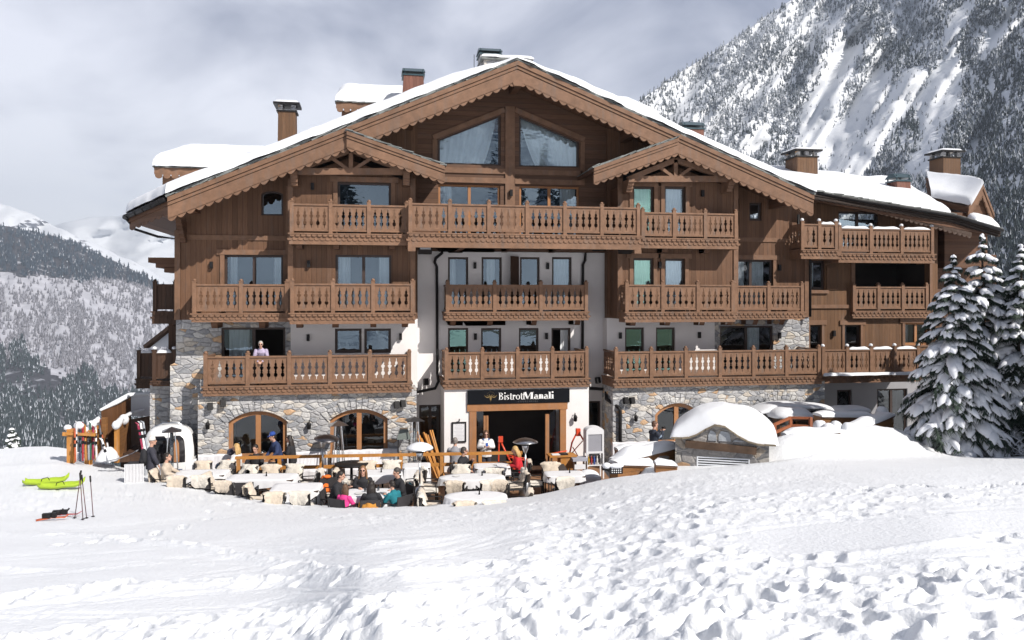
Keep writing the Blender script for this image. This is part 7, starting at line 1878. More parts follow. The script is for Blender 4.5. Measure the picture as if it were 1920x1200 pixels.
# rucksack by the family, helmets on the bench
c = G(768, 946); b = MB(); b.ell((c.x, c.y, .42), (.17, .15, .26), 14, 10); b.ell((c.x + .02, c.y - .12, .34), (.12, .07, .13), 10, 8); b.tube([(c.x - .1, c.y, .62), (c.x, c.y + .05, .72), (c.x + .1, c.y, .62)], .02, 6)
joined('rucksack', b, cloth_mat('teal_pack', (.02, .26, .30)), None, .02); tag(bpy.data.objects['rucksack'], 'teal rucksack hanging by the family table beside the snowy heater', 'rucksack')
for (px, Y, z, col, nm) in ((411, -2.3, .75, (.03, .05, .09), 'navy'), (433, -2.0, 1.2, (.05, .05, .08), 'dark grey')):
    p = W(px, Y, Z=z); b = MB(); b.ell((p.x, p.y, z), (.14, .17, .13), 16, 10); b.tube([(p.x - .12, p.y - .08, z - .03), (p.x, p.y - .17, z - .02), (p.x + .12, p.y - .08, z - .03)], .03, 8)
    h = joined('ski_helmet', b, pmat('helmet_' + nm.replace(' ', '_'), col, .25, .1, 5, bump=0), None, .014, 1)
    tag(h, nm + ' ski helmet lying on the covered bench', 'helmet', 'helmets on the covered bench')
# photographing man by the hut
def camera_kit(t, H, up, arms):
    b = MB(); q = (arms[0][2] + arms[1][2]) / 2 + Vector((0, .05, .06)); b.box(q.x - .06, q.x + .06, q.y - .03, q.y + .03, q.z - .04, q.z + .05); b.tube([(q.x, q.y + .03, q.z), (q.x, q.y + .09, q.z)], .03, 10); b.build('camera', METAL_DARK, t)
    s = MB()
    for (sh, el, ha) in arms: s.tube([_lerp(sh, el, .55), _lerp(sh, el, .8)], [.072, .07], 10)
    s.build('sleeve_stripe', cloth_mat('pale_blue_band', (.25, .32, .42)), t)
UPC = ((.22, .14, .30), (.06, .34, .50))
p = W(1226, -3.2, Z=0); person('bearded person in a dark shirt raising a camera beside the snowy hut', (p.x, p.y, 0.1), R(-75), 'stand', (UPC, UPC), ('dark_blue', (.022, .028, .045)), BLACK, ((.10, .05, .03), 'short'), head=(-.1, 0), extra=camera_kit)
# ---------------------------------------------------------------- the little stone hut
def blob_snow(name, parent, cx, cy, z0, rx, ry, h, seed=1, nx=30, p=3.0, dent=.12, mat=None, cell=2.3):
    """a rounded heap of snow on a flat or gently curved base"""
    n = nx; V = []; rows = np.linspace(0, 1, 13)
    prof = [(1.0, 0.0), (1.06, .10), (1.05, .25), (1.0, .42), (.92, .60), (.80, .76), (.65, .88), (.45, .96), (.22, .995), (0, 1.0)]
    for (r, z) in prof:
        for k in range(n):
            a = 2 * math.pi * k / n; ca, sa = math.cos(a), math.sin(a); q = (abs(ca) ** p + abs(sa) ** p) ** (-1 / p)
            w = 1 + dent * (float(fbm(ca * 1.3 + seed * 3.1, sa * 1.3 + z * 1.2, 3, seed)) - .5) * 2
            V.append((cx + rx * r * q * ca * w, cy + ry * r * q * sa * w, z0 + h * z * (1 + dent * .6 * (float(fbm(ca * r * 1.2 + seed, sa * r * 1.2 + 5, 3, seed + 3)) - .5) * 2) - (0 if z > 0 else .0)))
    F = [(i * n + k, i * n + (k + 1) % n, (i + 1) * n + (k + 1) % n, (i + 1) * n + k) for i in range(len(prof) - 1) for k in range(n)] + [tuple(reversed(range(n)))]
    o = MB().add(V, F, 0, True).build(name, mat or SNOW, parent)
    if parent is not None: o.location -= parent.location
    return o
def hut():
    da, d_b, d = 24.45, 23.7, 24.05; a = D(1266, da); b = D(1442, d_b)
    ex = Vector((b.x - a.x, b.y - a.y, 0)); L = ex.length; ex.normalize(); ey = Vector((-ex.y, ex.x, 0)); zb = .9
    Zp = lambda py, dd: CZ - (py - HOR) / FPX * dd
    zl, zr, zp = Zp(822, da), Zp(835, d_b), Zp(797, d)
    t = thing('stone_hut', 'small stone hut with a louvred vent under a deep dome of snow', 'hut', (a.x, a.y, zb), math.atan2(ex.y, ex.x))
    dep = 2.0; H = lambda z: z - zb
    g0, g1 = .15 * L, .85 * L; v0, v1 = .235 * L, .80 * L
    zv = H(Zp(858, d)); zt = H(Zp(845, d)); z2 = H(Zp(831, d))
    def curve(u): return H(zl) + (H(zr) - H(zl)) * u + (zp - (zl + zr) / 2) * math.exp(-((u - .47) / .22) ** 2)
    top = [(L * u, curve(u)) for u in np.linspace(1, 0, 21)]
    MB().prism([(0, -.6), (L, -.6)] + top, [[(v0, -.5), (v1, -.5), (v1, zv), (v0, zv)]], 0, dep).build('wall', STONE_DARK, t)
    b_ = MB(); b_.bar((g0 - .1, -.04, (zt + z2) / 2 + .05), (g1 + .05, -.04, (zt + z2) / 2 - .06), .2, abs(z2 - zt) * .95); b_.build('lintel', WOOD_OLD, t)
    wh = pmat('white_louvre', (.72, .74, .78), .5, .04, 4, bump=0); f = MB(); f.prism([(v0, -.5), (v1, -.5), (v1, zv), (v0, zv)], [[(v0 + .04, -.46), (v1 - .04, -.46), (v1 - .04, zv - .04), (v0 + .04, zv - .04)]], -.01, .06)
    z = -.45
    while z < zv - .05: f.bar((v0 + .04, .03, z), (v1 - .04, .03, z), .05, .035); z += .075
    f.build('louvre', wh, t); MB().box(v0, v1, .12, .14, -.5, zv).build('vent_back', METAL_DARK, t)
    # big stones of the gable
    rs = random.Random(2); gs = MB()
    for (u0, u1, w0, w1) in ((.36, .45, .05, .9), (.47, .60, .05, .8), (.62, .75, .05, .7)):
        x0, x1 = L * u0, L * u1; h = curve((u0 + u1) / 2) - z2 - .1; gs.prism([(x0, z2 + .06), (x1, z2 + .06), (x1 - .03, z2 + h * .7), (x1 - .1, z2 + h * .85), (x0 + .06, z2 + h * .9), (x0, z2 + h * .55)], [], -.025, .01)
    gs.build('gable_stone', pmat('pale_stone', (.36, .38, .41), .85, .25, 3, bump=.6, bscale=12, bdist=.02), t)
    sl = MB()
    for lay in range(1):
        u = -.04
        while u < 1.04:
            w = rs.uniform(.06, .12); x0, x1 = L * u, L * (u + w); za, zc = curve(min(max(u, 0), 1)), curve(min(max(u + w, 0), 1)); k = lay * .05 + rs.uniform(0, .02)
            y = -.12 - rs.uniform(0, .08); q = [(x0, za + k - .02), (x1, zc + k - .02), (x1, zc + k + .03), (x0, za + k + .03)]; sl.prism(q, [], y, .6); u += w
    sl.box(L - .05, L + .14, 0, dep, curve(1) - .02, curve(1) + .05); sl.build('slate_edge', pmat('brown_slate', (.20, .16, .11), .8, .4, 4, bump=.6, bscale=15, bdist=.02), t)
    # the snow dome
    nx, ny = 60, 26; V = []
    for j in range(ny):
        for i in range(nx):
            u, v = -.04 + 1.16 * i / (nx - 1), j / (ny - 1)
            e = min(u + .04, 1.12 - u); ev = min(v, 1 - v)
            e1 = min(1, max(0, e) / .40); e2 = min(1, max(0, ev) / .55)
            q_ = lambda x: math.sqrt(max(0, 1 - (1 - min(1, max(0, x))) ** 2))
            hh = (.26 * q_(e / .05) + .74 * q_(e / .52) ** 1.5) * (.5 * q_(ev / .12) + .5 * q_(ev / .6))
            uc = min(max(u, 0), 1); base = curve(uc) + .02
            pk = .76 * (1 - .30 * abs(u - .52) / .5) + .05 * math.sin(u * 9)
            V.append((L * u - .05 * (1 - min(1, e * 9)), -.10 + (dep + .3) * v, base + (H(zp) - .02 + pk * .80 - base) * hh + .10 * (float(fbm(u * 5, v * 4, 3, 4)) - .5) * hh))
    MB().add(V, [(j * nx + i, j * nx + i + 1, (j + 1) * nx + i + 1, (j + 1) * nx + i) for j in range(ny - 1) for i in range(nx - 1)], 0, True).build('snow_dome', SNOW, t)
hut()

# ---------------------------------------------------------------- timber planters and fences by the hut
def planked_box(name, label, P, z0, z1, thick, snow_h, cat='planter', group=None, seed=1, m=None, slope=None):
    """a low timber wall along P (ground points) carrying a bank of snow"""
    t = thing(name, label, cat, (P[0].x, P[0].y, z0), 0, group); o = Vector((P[0].x, P[0].y, z0))
    zt = slope or [z1] * len(P); b = MB(); c = MB()
    for i in range(len(P) - 1):
        a, d = Vector((P[i].x, P[i].y, 0)), Vector((P[i + 1].x, P[i + 1].y, 0)); a -= Vector((o.x, o.y, 0)); d -= Vector((o.x, o.y, 0))
        tn = (d - a).normalized(); nr = Vector((-tn.y, tn.x, 0)) * (thick / 2)
        ha, hd = zt[i] - z0, zt[i + 1] - z0; vs = []
        for (q, h) in ((a, ha), (d, hd)):
            for s in (-1, 1): vs += [q + nr * s + Vector((0, 0, -.6)), q + nr * s + Vector((0, 0, h))]
        b.add(vs, [(0, 1, 5, 4), (2, 6, 7, 3), (1, 3, 7, 5), (0, 4, 6, 2), (0, 2, 3, 1), (4, 5, 7, 6)])
        c.bar(a + Vector((0, 0, ha + .02)), d + Vector((0, 0, hd + .02)), thick + .1, .06)
    b.build('side', m or WOOD_PLANTER, t); c.build('coping', WOOD_TRIM, t)
    s = MB(); k = 7
    for i in range(len(P) - 1):
        a, d = Vector((P[i].x - o.x, P[i].y - o.y, zt[i] - z0 + .05)), Vector((P[i + 1].x - o.x, P[i + 1].y - o.y, zt[i + 1] - z0 + .05)); L = (d - a).length; n = max(6, int(L / .12))
        tn = Vector((d.x - a.x, d.y - a.y, 0)).normalized(); nr = Vector((-tn.y, tn.x, 0)); V = []
        for j in range(n + 1):
            q = j / n; e = min(1, 5 * q + .15, 5 * (1 - q) + .15) ** .5; h = snow_h * e * (1 + .35 * (float(vnoise(q * L * 1.6 + seed * 5, seed)) - .5) * 2); w = (thick / 2 + .09) * (1 + .12 * (float(vnoise(q * L * 2.5, seed + 9)) - .5))
            p = a + (d - a) * q
            for m_ in range(k): th = math.pi * m_ / (k - 1); V.append(p + nr * (w * -math.cos(th)) + Vector((0, 0, h * math.sin(th) ** .6)))
        s.add(V, [(j * k + m_, j * k + m_ + 1, (j + 1) * k + m_ + 1, (j + 1) * k + m_) for j in range(n) for m_ in range(k - 1)] + [tuple(range(k)), tuple(reversed(range(n * k, n * k + k)))], 0, True)
    s.build('snow_cap', SNOW, t)
    return t
def DP(px, d): q = D(px, d); return Vector((q.x, q.y, 0))
zat = lambda py, d: CZ - (py - HOR) / FPX * d
GRP = 'snow topped timber planters'
planked_box('timber_planter', 'larch planter end carrying a floodlight, beside the terrace steps', [DP(1150, 24.4), DP(1220, 25.2)], .6, zat(868, 24.4), .35, .28, group=GRP, seed=2, slope=[zat(872, 24.4), zat(874, 25.2)])
planked_box('timber_planter', 'long larch planter rising behind the stone hut under a snow bank', [DP(1150, 24.7), DP(1268, 25.6)], .6, 1, .5, .30, group=GRP, seed=3, slope=[zat(868, 24.7), zat(838, 25.6)])
planked_box('timber_planter', 'thin snowy coping between the covered bench and the hut', [DP(1155, 27.2), DP(1250, 27.6)], .6, 1, .3, .2, group=GRP, seed=4, slope=[zat(846, 27.2), zat(838, 27.6)])
planked_box('timber_planter', 'short larch planter in the shade of the stone hut', [DP(1228, 24.0), DP(1268, 24.0)], .8, 1, .3, .16, group=GRP, seed=5, slope=[zat(872, 24.0), zat(874, 24.0)])
planked_box('timber_planter', 'low larch wall beside the hut, sunk in the drift', [DP(1470, 26.0), DP(1570, 26.2)], 1.0, 1, .3, .2, group=GRP, seed=6, slope=[zat(820, 26.0), zat(812, 26.2)])
planked_box('timber_planter', 'straight larch wall in front of the grey plaster', [DP(1532, 29.3), DP(1640, 29.8)], 1.0, 1, .45, .20, group=GRP, seed=7, slope=[zat(782, 29.3), zat(784, 29.8)])
planked_box('timber_planter', 'larch wall climbing towards the conifers with boards in the sun', [DP(1580, 26.6), DP(1665, 29.4)], 1.0, 1, .4, .22, group=GRP, seed=8, slope=[zat(815, 26.6), zat(780, 29.4)], m=wood('sunlit_larch', (.42, .19, .055), 'Z', .16, .3))  # brighter larch copy: sunlight on these boards is put into the colour
# floodlight on the planter
p = D(1155, 24.1, 881); t = thing('floodlight', 'black floodlight with a grid of white lamps, snow on top, fixed to the larch planter', 'floodlight', p, R(-6))
MB().box(-.20, .20, -.06, .06, -.11, .11).build('housing', METAL_DARK, t); g = MB()
for i in range(5):
    for j in range(3): x, z = -.13 + .065 * i, -.065 + .065 * j; g.ell((x, -.062, z), (.02, .01, .02), 8, 6)
g.build('lens', pmat('white_led', (.75, .77, .8), .2, .03, 3, bump=0), t); MB().tube([(-.2, 0, 0), (-.32, .02, .06), (-.36, .2, .0)], .06, 8).build('bracket', METAL_DARK, t)
s = MB(); s.ell((0, 0, .12), (.24, .12, .08), 14, 8); s.ell((-.28, .04, .12), (.14, .12, .10), 12, 8); joined('snow_cap', s, SNOW, t, .02)
p = D(1245, 24.2, 862); t = thing('junction_box', 'small dark box on the shaded planter by the hut', 'box', p, 0); MB().box(-.11, .11, -.1, .1, -.05, .08).build('housing', METAL_DARK, t); MB().box(-.13, .13, -.12, .12, .08, .1).build('lid', METAL_DARK, t)
# dining nook behind the hut: snowed in parasol, tables, pots
t = thing('snowed_parasol', 'flat wide parasol bent under thick snow before the stone base', 'parasol', W(1490, -2.4, Z=1.0))
o = Vector(t.location); V = []; n = 26; k = 9
for i in range(n + 1):
    u = i / n; px = 1413 + (1568 - 1413) * u; yb = 772 - 10 * math.sin(math.pi * u * .9) + (6 if u > .85 else 0); th = .22 * min(1, u * 5 + .3, (1 - u) * 4 + .1) ** .6 * (1 + .25 * math.sin(u * 7))
    q = W(px, -2.4, yb) - o
    for j in range(k): a = math.pi * j / (k - 1); V.append((q.x, q.y - .7 * math.cos(a), q.z + th * math.sin(a) ** .7))
MB().add(V, [(i * k + j, i * k + j + 1, (i + 1) * k + j + 1, (i + 1) * k + j) for i in range(n) for j in range(k - 1)] + [tuple(i * k for i in range(n + 1)) + tuple(i * k + k - 1 for i in reversed(range(n + 1)))], 0, True).build('snow_cap', SNOW, t)
a, b_ = W(1418, -2.4, 776) - o, W(1566, -2.4, 776) - o; MB().box(a.x, b_.x, -.6, .6, a.z - .16, a.z - .03).build('canopy', pmat('dark_canvas', (.05, .05, .055), .9, .2, 4), t); MB().tube([(0, 0, -1.0), (0, 0, a.z - .1)], .04, 8).build('pole', METAL_DARK, t)
for (px, Y, y0, rx, h, lab) in ((1482, -3.2, 782, .80, .42, 'round snow hump over a table behind the stone hut'), (1590, -2.6, 772, .8, .26, 'low snow cushion over a bench before the grey plaster')):
    p = W(px, Y, y0); t = thing('snowed_table', lab, 'table', (p.x, p.y, p.z - .1)); blob_snow('snow_cap', t, p.x, p.y, p.z, rx, .6, h, int(px)); MB().box(-rx * .9, rx * .9, -.5, .5, .02, .09).build('tabletop', WOOD_OLD, t)
    for sx in (-1, 1): MB().box(sx * rx * .7 - .05, sx * rx * .7 + .05, -.3, .3, -.9, .02).build('leg', WOOD_OLD, t)
for (px, d, py, r, lab) in ((1537, 26.8, 797, .20, 'snow capped pot nearest the low larch wall'), (1553, 26.5, 805, .22, 'leaning snow capped pot second from the low larch wall'), (1567, 26.9, 800, .21, 'snow capped pot behind the leaning one'), (1590, 26.7, 800, .19, 'snow capped pot beside the climbing larch wall'), (1654, 29.4, 772, .22, 'snow ball on the post at the end of the climbing wall')):
    p = D(px, d, py); t = thing('snowed_pot', lab, 'pot', (p.x, p.y, p.z - .3), 0, 'pots under snow by the larch walls')
    MB().lathe((0, 0, -.25), [(r * .75, 0), (r * .95, .42), (r * .8, .42), (0, .42)], 18).build('pot', WOOD_PLANTER, t); blob_snow('snow_cap', t, p.x, p.y, p.z - .14, r * 1.05, r * 1.0, r * 1.55, int(px), 18, 2.2)
f0 = [D(1452, 27.0), D(1482, 28.0), D(1520, 27.8)]
t = thing('nook_fence', 'low red brown rail fence round the nook behind the hut', 'fence', (f0[0].x, f0[0].y, 0)); o = Vector((f0[0].x, f0[0].y, 0)); RB = wood('red_brown_rail', (.30, .10, .045), None, var=.15)
for i, q in enumerate(f0): MB().box(q.x - o.x - .05, q.x - o.x + .05, q.y - o.y - .05, q.y - o.y + .05, 1.0, zat((794, 781, 782)[i], (27, 28, 27.8)[i]) ).build('post', RB, t)
for i in (0, 1):
    for dz in (0, .28):
        a, b_ = f0[i], f0[i + 1]; za, zb = zat((794, 781, 782)[i], (27, 28, 27.8)[i]) - dz - .04, zat((794, 781, 782)[i + 1], (27, 28, 27.8)[i + 1]) - dz - .04; MB().bar((a.x - o.x, a.y - o.y - .002 * i, za), (b_.x - o.x, b_.y - o.y, zb), .08, .08).build('rail', RB, t)

# ---------------------------------------------------------------- ski racks and the stair on the valley side
def rack_post(px, d, yt, h): return D(px, d, yt)
rk = thing('ski_rack', 'orange pine ski rack with snow on its rails at the edge of the terrace', 'ski rack', D(133, 29.6, z=1.2)); o = Vector(rk.location)
posts = [(133, 29.6, 804, 868), (166, 30.0, 806, 862), (185, 30.6, 797, 850), (199, 31.0, 792, 845)]
for (px, d, yt, yb) in posts:
    p, q = D(px, d, yt) - o, D(px, d, yb + 14) - o; MB().box(p.x - .11, p.x + .11, p.y - .11, p.y + .11, q.z, p.z).build('post', WOOD_PINE, rk)
pts = [D(px, d, yt + 8) - o for (px, d, yt, yb) in posts]; 
for i in range(3): MB().bar(pts[i] + Vector((-.25 if i == 0 else 0, -.14, .0)), pts[i + 1] + Vector((0, -.14, 0)), .2, .12).build('rail', WOOD_PINE, rk)
MB().bar(D(125, 29.5, 812) - o, D(180, 29.8, 815) - o, .26, .09).build('rail', WOOD_PINE, rk)
s = MB()
for (px, d, py, r) in ((127, 29.6, 802, .12), (148, 29.7, 798, .16), (158, 29.9, 806, .13), (172, 30.2, 796, .16), (180, 30.4, 790, .11), (187, 30.6, 788, .16), (196, 31, 784, .14)): q = D(px, d, py) - o; s.ell(q, (r * 1.2, r, r), 12, 8)
joined('snow_cap', s, SNOW, rk, .03)
SKC = [((.42, .09, .03), 'orange'), ((.60, .60, .62), 'white'), ((.04, .05, .08), 'black'), ((.36, .03, .04), 'red'), ((.45, .20, .05), 'amber'), ((.30, .32, .36), 'grey'), ((.04, .11, .08), 'green'), ((.30, .03, .07), 'crimson'), ((.78, .78, .80), 'pale'), ((.10, .10, .12), 'charcoal')]
def ski(base, top, col, label, group, tipdir=(0, -.1, 0), name='ski'):
    """one ski standing from base to top, its tip bent"""
    base, top = Vector(base), Vector(top); ax = top - base; L = ax.length; ax.normalize(); tip = top + Vector(tipdir); n = Vector((0, -1, 0)); n = (n - ax * n.dot(ax)).normalized()
    t = thing(name, label, 'ski', base, 0, group); P = [Vector((0, 0, 0)), ax * L * .15, ax * L * .5, ax * L * .85, ax * L * .95, ax * L + Vector(tipdir)]
    MB().tube(P, [(.034, .008), (.036, .010), (.031, .014), (.038, .010), (.034, .008), (.012, .005)], 8).build('ski_body', pmat('ski_' + col[1], col[0], .3, .15, 7, bump=0), t)
    b = MB(); c = ax * L * .45
    b.bar(c - ax * .02 + n * .03, c + ax * .09 + n * .03, .07, .06, up=n); b.bar(c + ax * .24 + n * .03, c + ax * .32 + n * .03, .07, .05, up=n); b.build('binding', METAL_DARK, t)
    return t
rs = random.Random(9)
for k in range(12):
    px = 140 + k * 5.0 + rs.uniform(-1.5, 1.5); d = 29.35 + .10 * k + rs.uniform(-.05, .05); hgt = rs.uniform(1.15, 1.5); col = SKC[k % len(SKC)]
    b_ = D(px + rs.uniform(-1, 2) + (8 if k > 8 else 0), d - .25, 866 - k * .6); tp = D(px, d + .1, 866 - k * .6); tp.z = b_.z + hgt
    ski(b_, tp, col, '%s ski leaning on the orange pine rack%s' % (col[1], ', ' + ('second of its colour' if k >= 10 else 'with a dark binding')), 'skis leaning on the pine rack')
for k, (pb, pt_, yb, yt, col) in enumerate(((268, 258, 846, 792, SKC[7]), (272, 263, 846, 790, SKC[8]), (277, 268, 845, 789, SKC[5]))):
    b_ = W(pb, -2.2, yb); tp = W(pt_, -1.6, yt); ski(b_, tp, col, '%s ski leaning on the dark stair beside the gondola cabin' % col[1], 'skis leaning on the dark stair', (-.05, -.12, .02))
# snowboard-like pair at the foot of the rack
ski(D(206, 29.4, 868), D(190, 29.9, 822), ((.68, .70, .74), 'silver'), 'silver and red ski standing at the end of the pine rack', 'skis leaning on the pine rack', (-.04, -.1, .03))
b = MB(); q = D(222, 28.6, 862); b.tube([(q.x - .5, q.y - .1, q.z - .05), (q.x, q.y, q.z + .04), (q.x + .45, q.y + .15, q.z + .2), (q.x + .62, q.y + .2, q.z + .3)], [(.14, .012)] * 4, 8); tag(b.build('snowboard', pmat('ski_grey', SKC[5][0])), 'grey snowboard lying on the snow between rack and white crate', 'snowboard')
# stair, side walls and posts of dark boards
t = thing('outdoor_stair', 'dark boarded outdoor stair with snowy handrail beside the chalet', 'stair', D(230, 31, z=0)); o = Vector(t.location)
def wallq(pts, d0, d1, nm, m=WOOD_DARK):
    """a boarded panel given its four corners by column, row, distance"""
    P = [D(px, d, py) - o for (px, py, d) in pts]; off_ = Vector((.03, .1, 0)); MB().add(P + [p + off_ for p in P], [(0, 1, 2, 3), (7, 6, 5, 4), (0, 4, 5, 1), (1, 5, 6, 2), (2, 6, 7, 3), (3, 7, 4, 0)]).build(nm, m, t)
wallq([(190, 850, 30.4), (243, 850, 32.5), (243, 744, 32.5), (190, 770, 30.4)], 0, 0, 'side_wall', wood('brown_stair_boards', (.16, .075, .035), 'X', .16))
wallq([(243, 780, 32.6), (283, 780, 32.8), (283, 742, 32.8), (243, 744, 32.6)], 0, 0, 'glass_panel', pmat('frosted_glass', (.62, .65, .72)))
wallq([(226, 880, 33.4), (290, 880, 33.4), (290, 778, 33.4), (226, 790, 33.4)], 0, 0, 'back_wall', WOOD_DARK)
wallq([(214, 862, 30.0), (226, 862, 30.6), (243, 772, 32), (216, 800, 30.0)], 0, 0, 'newel_wall', WOOD_PLANTER)
wallq([(214, 868, 29.9), (221, 868, 29.9), (221, 801, 29.9), (214, 801, 29.9)], 0, 0, 'newel_post', WOOD_PINE)
wallq([(190, 850, 30.3), (199, 850, 30.3), (199, 783, 30.3), (190, 783, 30.3)], 0, 0, 'newel_post', WOOD_PLANTER)
for k in range(7):
    p, q = D(224 + k * 4.0, 30.4 + k * .35, 858 - k * 3.5) - o, D(270 + k * 1.5, 30.6 + k * .35, 858 - k * 3.5) - o; b = MB(); b.box(p.x, q.x, p.y, p.y + .4, p.z - .18, p.z); b.build('step', WOOD_DARK, t)
b = MB(); k = 7
for run in ([(188, 771, 30.4, .5), (216, 757, 31.5, 1), (243, 742, 32.5, 1), (283, 740, 32.8, .7)], [(218, 800, 30, 1.2), (226, 788, 30.7, .8), (246, 776, 32, .7), (270, 770, 32.4, .6)]):
    P = [D(px, d, py) - o for (px, py, d, r) in run]; b.tube([p + Vector((0, 0, .04)) for p in P], [(.15 * r[3], .09 * r[3]) for r in run], 10)
for (px, py, d, r) in ((218, 797, 29.9, .16), (232, 787, 31, .2)): b.ell(D(px, d, py) - o, (r, r, r * 1.1), 10, 8)
joined('snow_cap', b, SNOW, t, .035)
q = D(204, 29.9, 838); tt = thing('snow_heap', 'heap of fresh snow piled between rack and dark stair', 'snow heap', (q.x, q.y, q.z - .5)); blob_snow('heap', tt, q.x, q.y, q.z - .5, .38, .4, .5, 8, 30, 2.2, .3)
a, b_ = W(233, -3.8, 888), W(270, -3.8, 864); t = thing('white_crate', 'low white corrugated panel before the dark stair', 'panel', ((a.x + b_.x) / 2, -3.8, a.z - .4)); b = MB(); w = (b_.x - a.x) / 2; hh = b_.z - a.z + .3
for k in range(14): b.box(-w + 2 * w * k / 14 + .008, -w + 2 * w * (k + 1) / 14 - .008, -.02 - .012 * (k % 2), .02, 0, hh)
b.build('panel', CLOTH, t)
b = MB(); b.box(-w, w, .02, .6, hh - .1, hh - .02); b.build('top', METAL_DARK, t)

# ---------------------------------------------------------------- sledges, ski sticks, skis on the snow
LIME = pmat('lime_plastic', (.36, .50, .03), .45, .08, 4, bump=.1)
for k, (px, py, rz, lab) in enumerate(((86, 903, R(8), 'lime green sledge lying farther up the snow'), (116, 911, R(4), 'lime green sledge lying nearer the ski sticks'))):
    p = on_snow(px, py + 5); t = thing('plastic_sledge', lab, 'sledge', p, rz, 'lime green sledges on the snow'); V = []; n = 16; m = 8
    for i in range(n + 1):
        u = -1 + 2 * i / n; x = .62 * u; lift = .16 * max(0, u - .5) ** 1.5 * 2 + .03
        for j in range(m + 1): v = -1 + 2 * j / m; wd = .24 * (1 - .25 * u * u); V.append((x, v * wd, lift + .12 * abs(v) ** 3 + .015 * math.sin(u * 5) + (.05 if abs(u) > .97 else 0)))
    o_ = MB().add(V, [(i * (m + 1) + j, i * (m + 1) + j + 1, (i + 1) * (m + 1) + j + 1, (i + 1) * (m + 1) + j) for i in range(n) for j in range(m)], 0, True).build('hull', LIME, t); s_ = o_.modifiers.new('thick', 'SOLIDIFY'); s_.thickness = .03
    MB().tube([(-.1, -.2, .13), (-.05, -.26, .25), (.1, -.24, .28), (.16, -.2, .14)], .012, 6).build('rope', METAL_DARK, t)
for k, (pb, yb, pt_, yt, lab) in enumerate(((138, 968, 152, 882, 'tallest ski stick, leaning against its neighbours'), (157, 971, 150, 886, 'ski stick leaning the other way in the bundle'), (162, 969, 153, 890, 'third ski stick of the bundle'), (176, 966, 169, 892, 'single ski stick standing apart'))):
    a = on_snow(pb, yb + 4); d = (a - Vector((CX, CY, CZ))).dot(Vector((SN, CS, 0))); c = D(pt_, d + .1 * k, yt); a.z -= .08; t = thing('ski_stick', lab, 'ski stick', a, 0, 'ski sticks planted in the snow'); v = c - a
    MB().tube([(0, 0, 0), v * .86], .010, 6).build('shaft', pmat('dark_red_shaft', (.10, .03, .035), .35, .2, 6, metal=.4), t); MB().tube([v * .85, v * .87, v * .99, v], [.012, .02, .022, .016], 8).build('grip', METAL_DARK, t); b = MB(); b.ell(v * .09, (.045, .045, .01), 12, 6); b.build('basket', METAL_DARK, t)
for k, (pa, ya, pb, yb, col, lab) in enumerate(((68, 978, 128, 973, SKC[0], 'orange ski lying flat beside the ski sticks'), (84, 971, 150, 968, SKC[3], 'red ski lying flat behind the orange one'))):
    a, c = on_snow(pa, ya), on_snow(pb, yb); t = thing('ski', lab, 'ski', a, 0, 'skis lying on the snow'); v = c - a; v.z += .03; ax = v.normalized()
    MB().tube([Vector((0, 0, .02)), v * .1 + Vector((0, 0, .03)), v * .5 + Vector((0, 0, .05)), v * .9 + Vector((0, 0, .03)), v + Vector((.05, 0, .1))], [(.05, .01), (.055, .012), (.045, .015), (.05, .012), (.015, .006)], 8).build('ski_body', pmat('ski_' + col[1], col[0]), t)
    b = MB()
    for q in (.35, .52): p = v * q + Vector((0, 0, .1)); b.box(p.x - .10, p.x + .08, p.y - .045, p.y + .045, p.z - .05, p.z + .06); b.tube([p + Vector((.05, 0, .0)), p + Vector((.13, 0, .09))], .02, 6)
    b.build('binding', METAL_DARK, t)
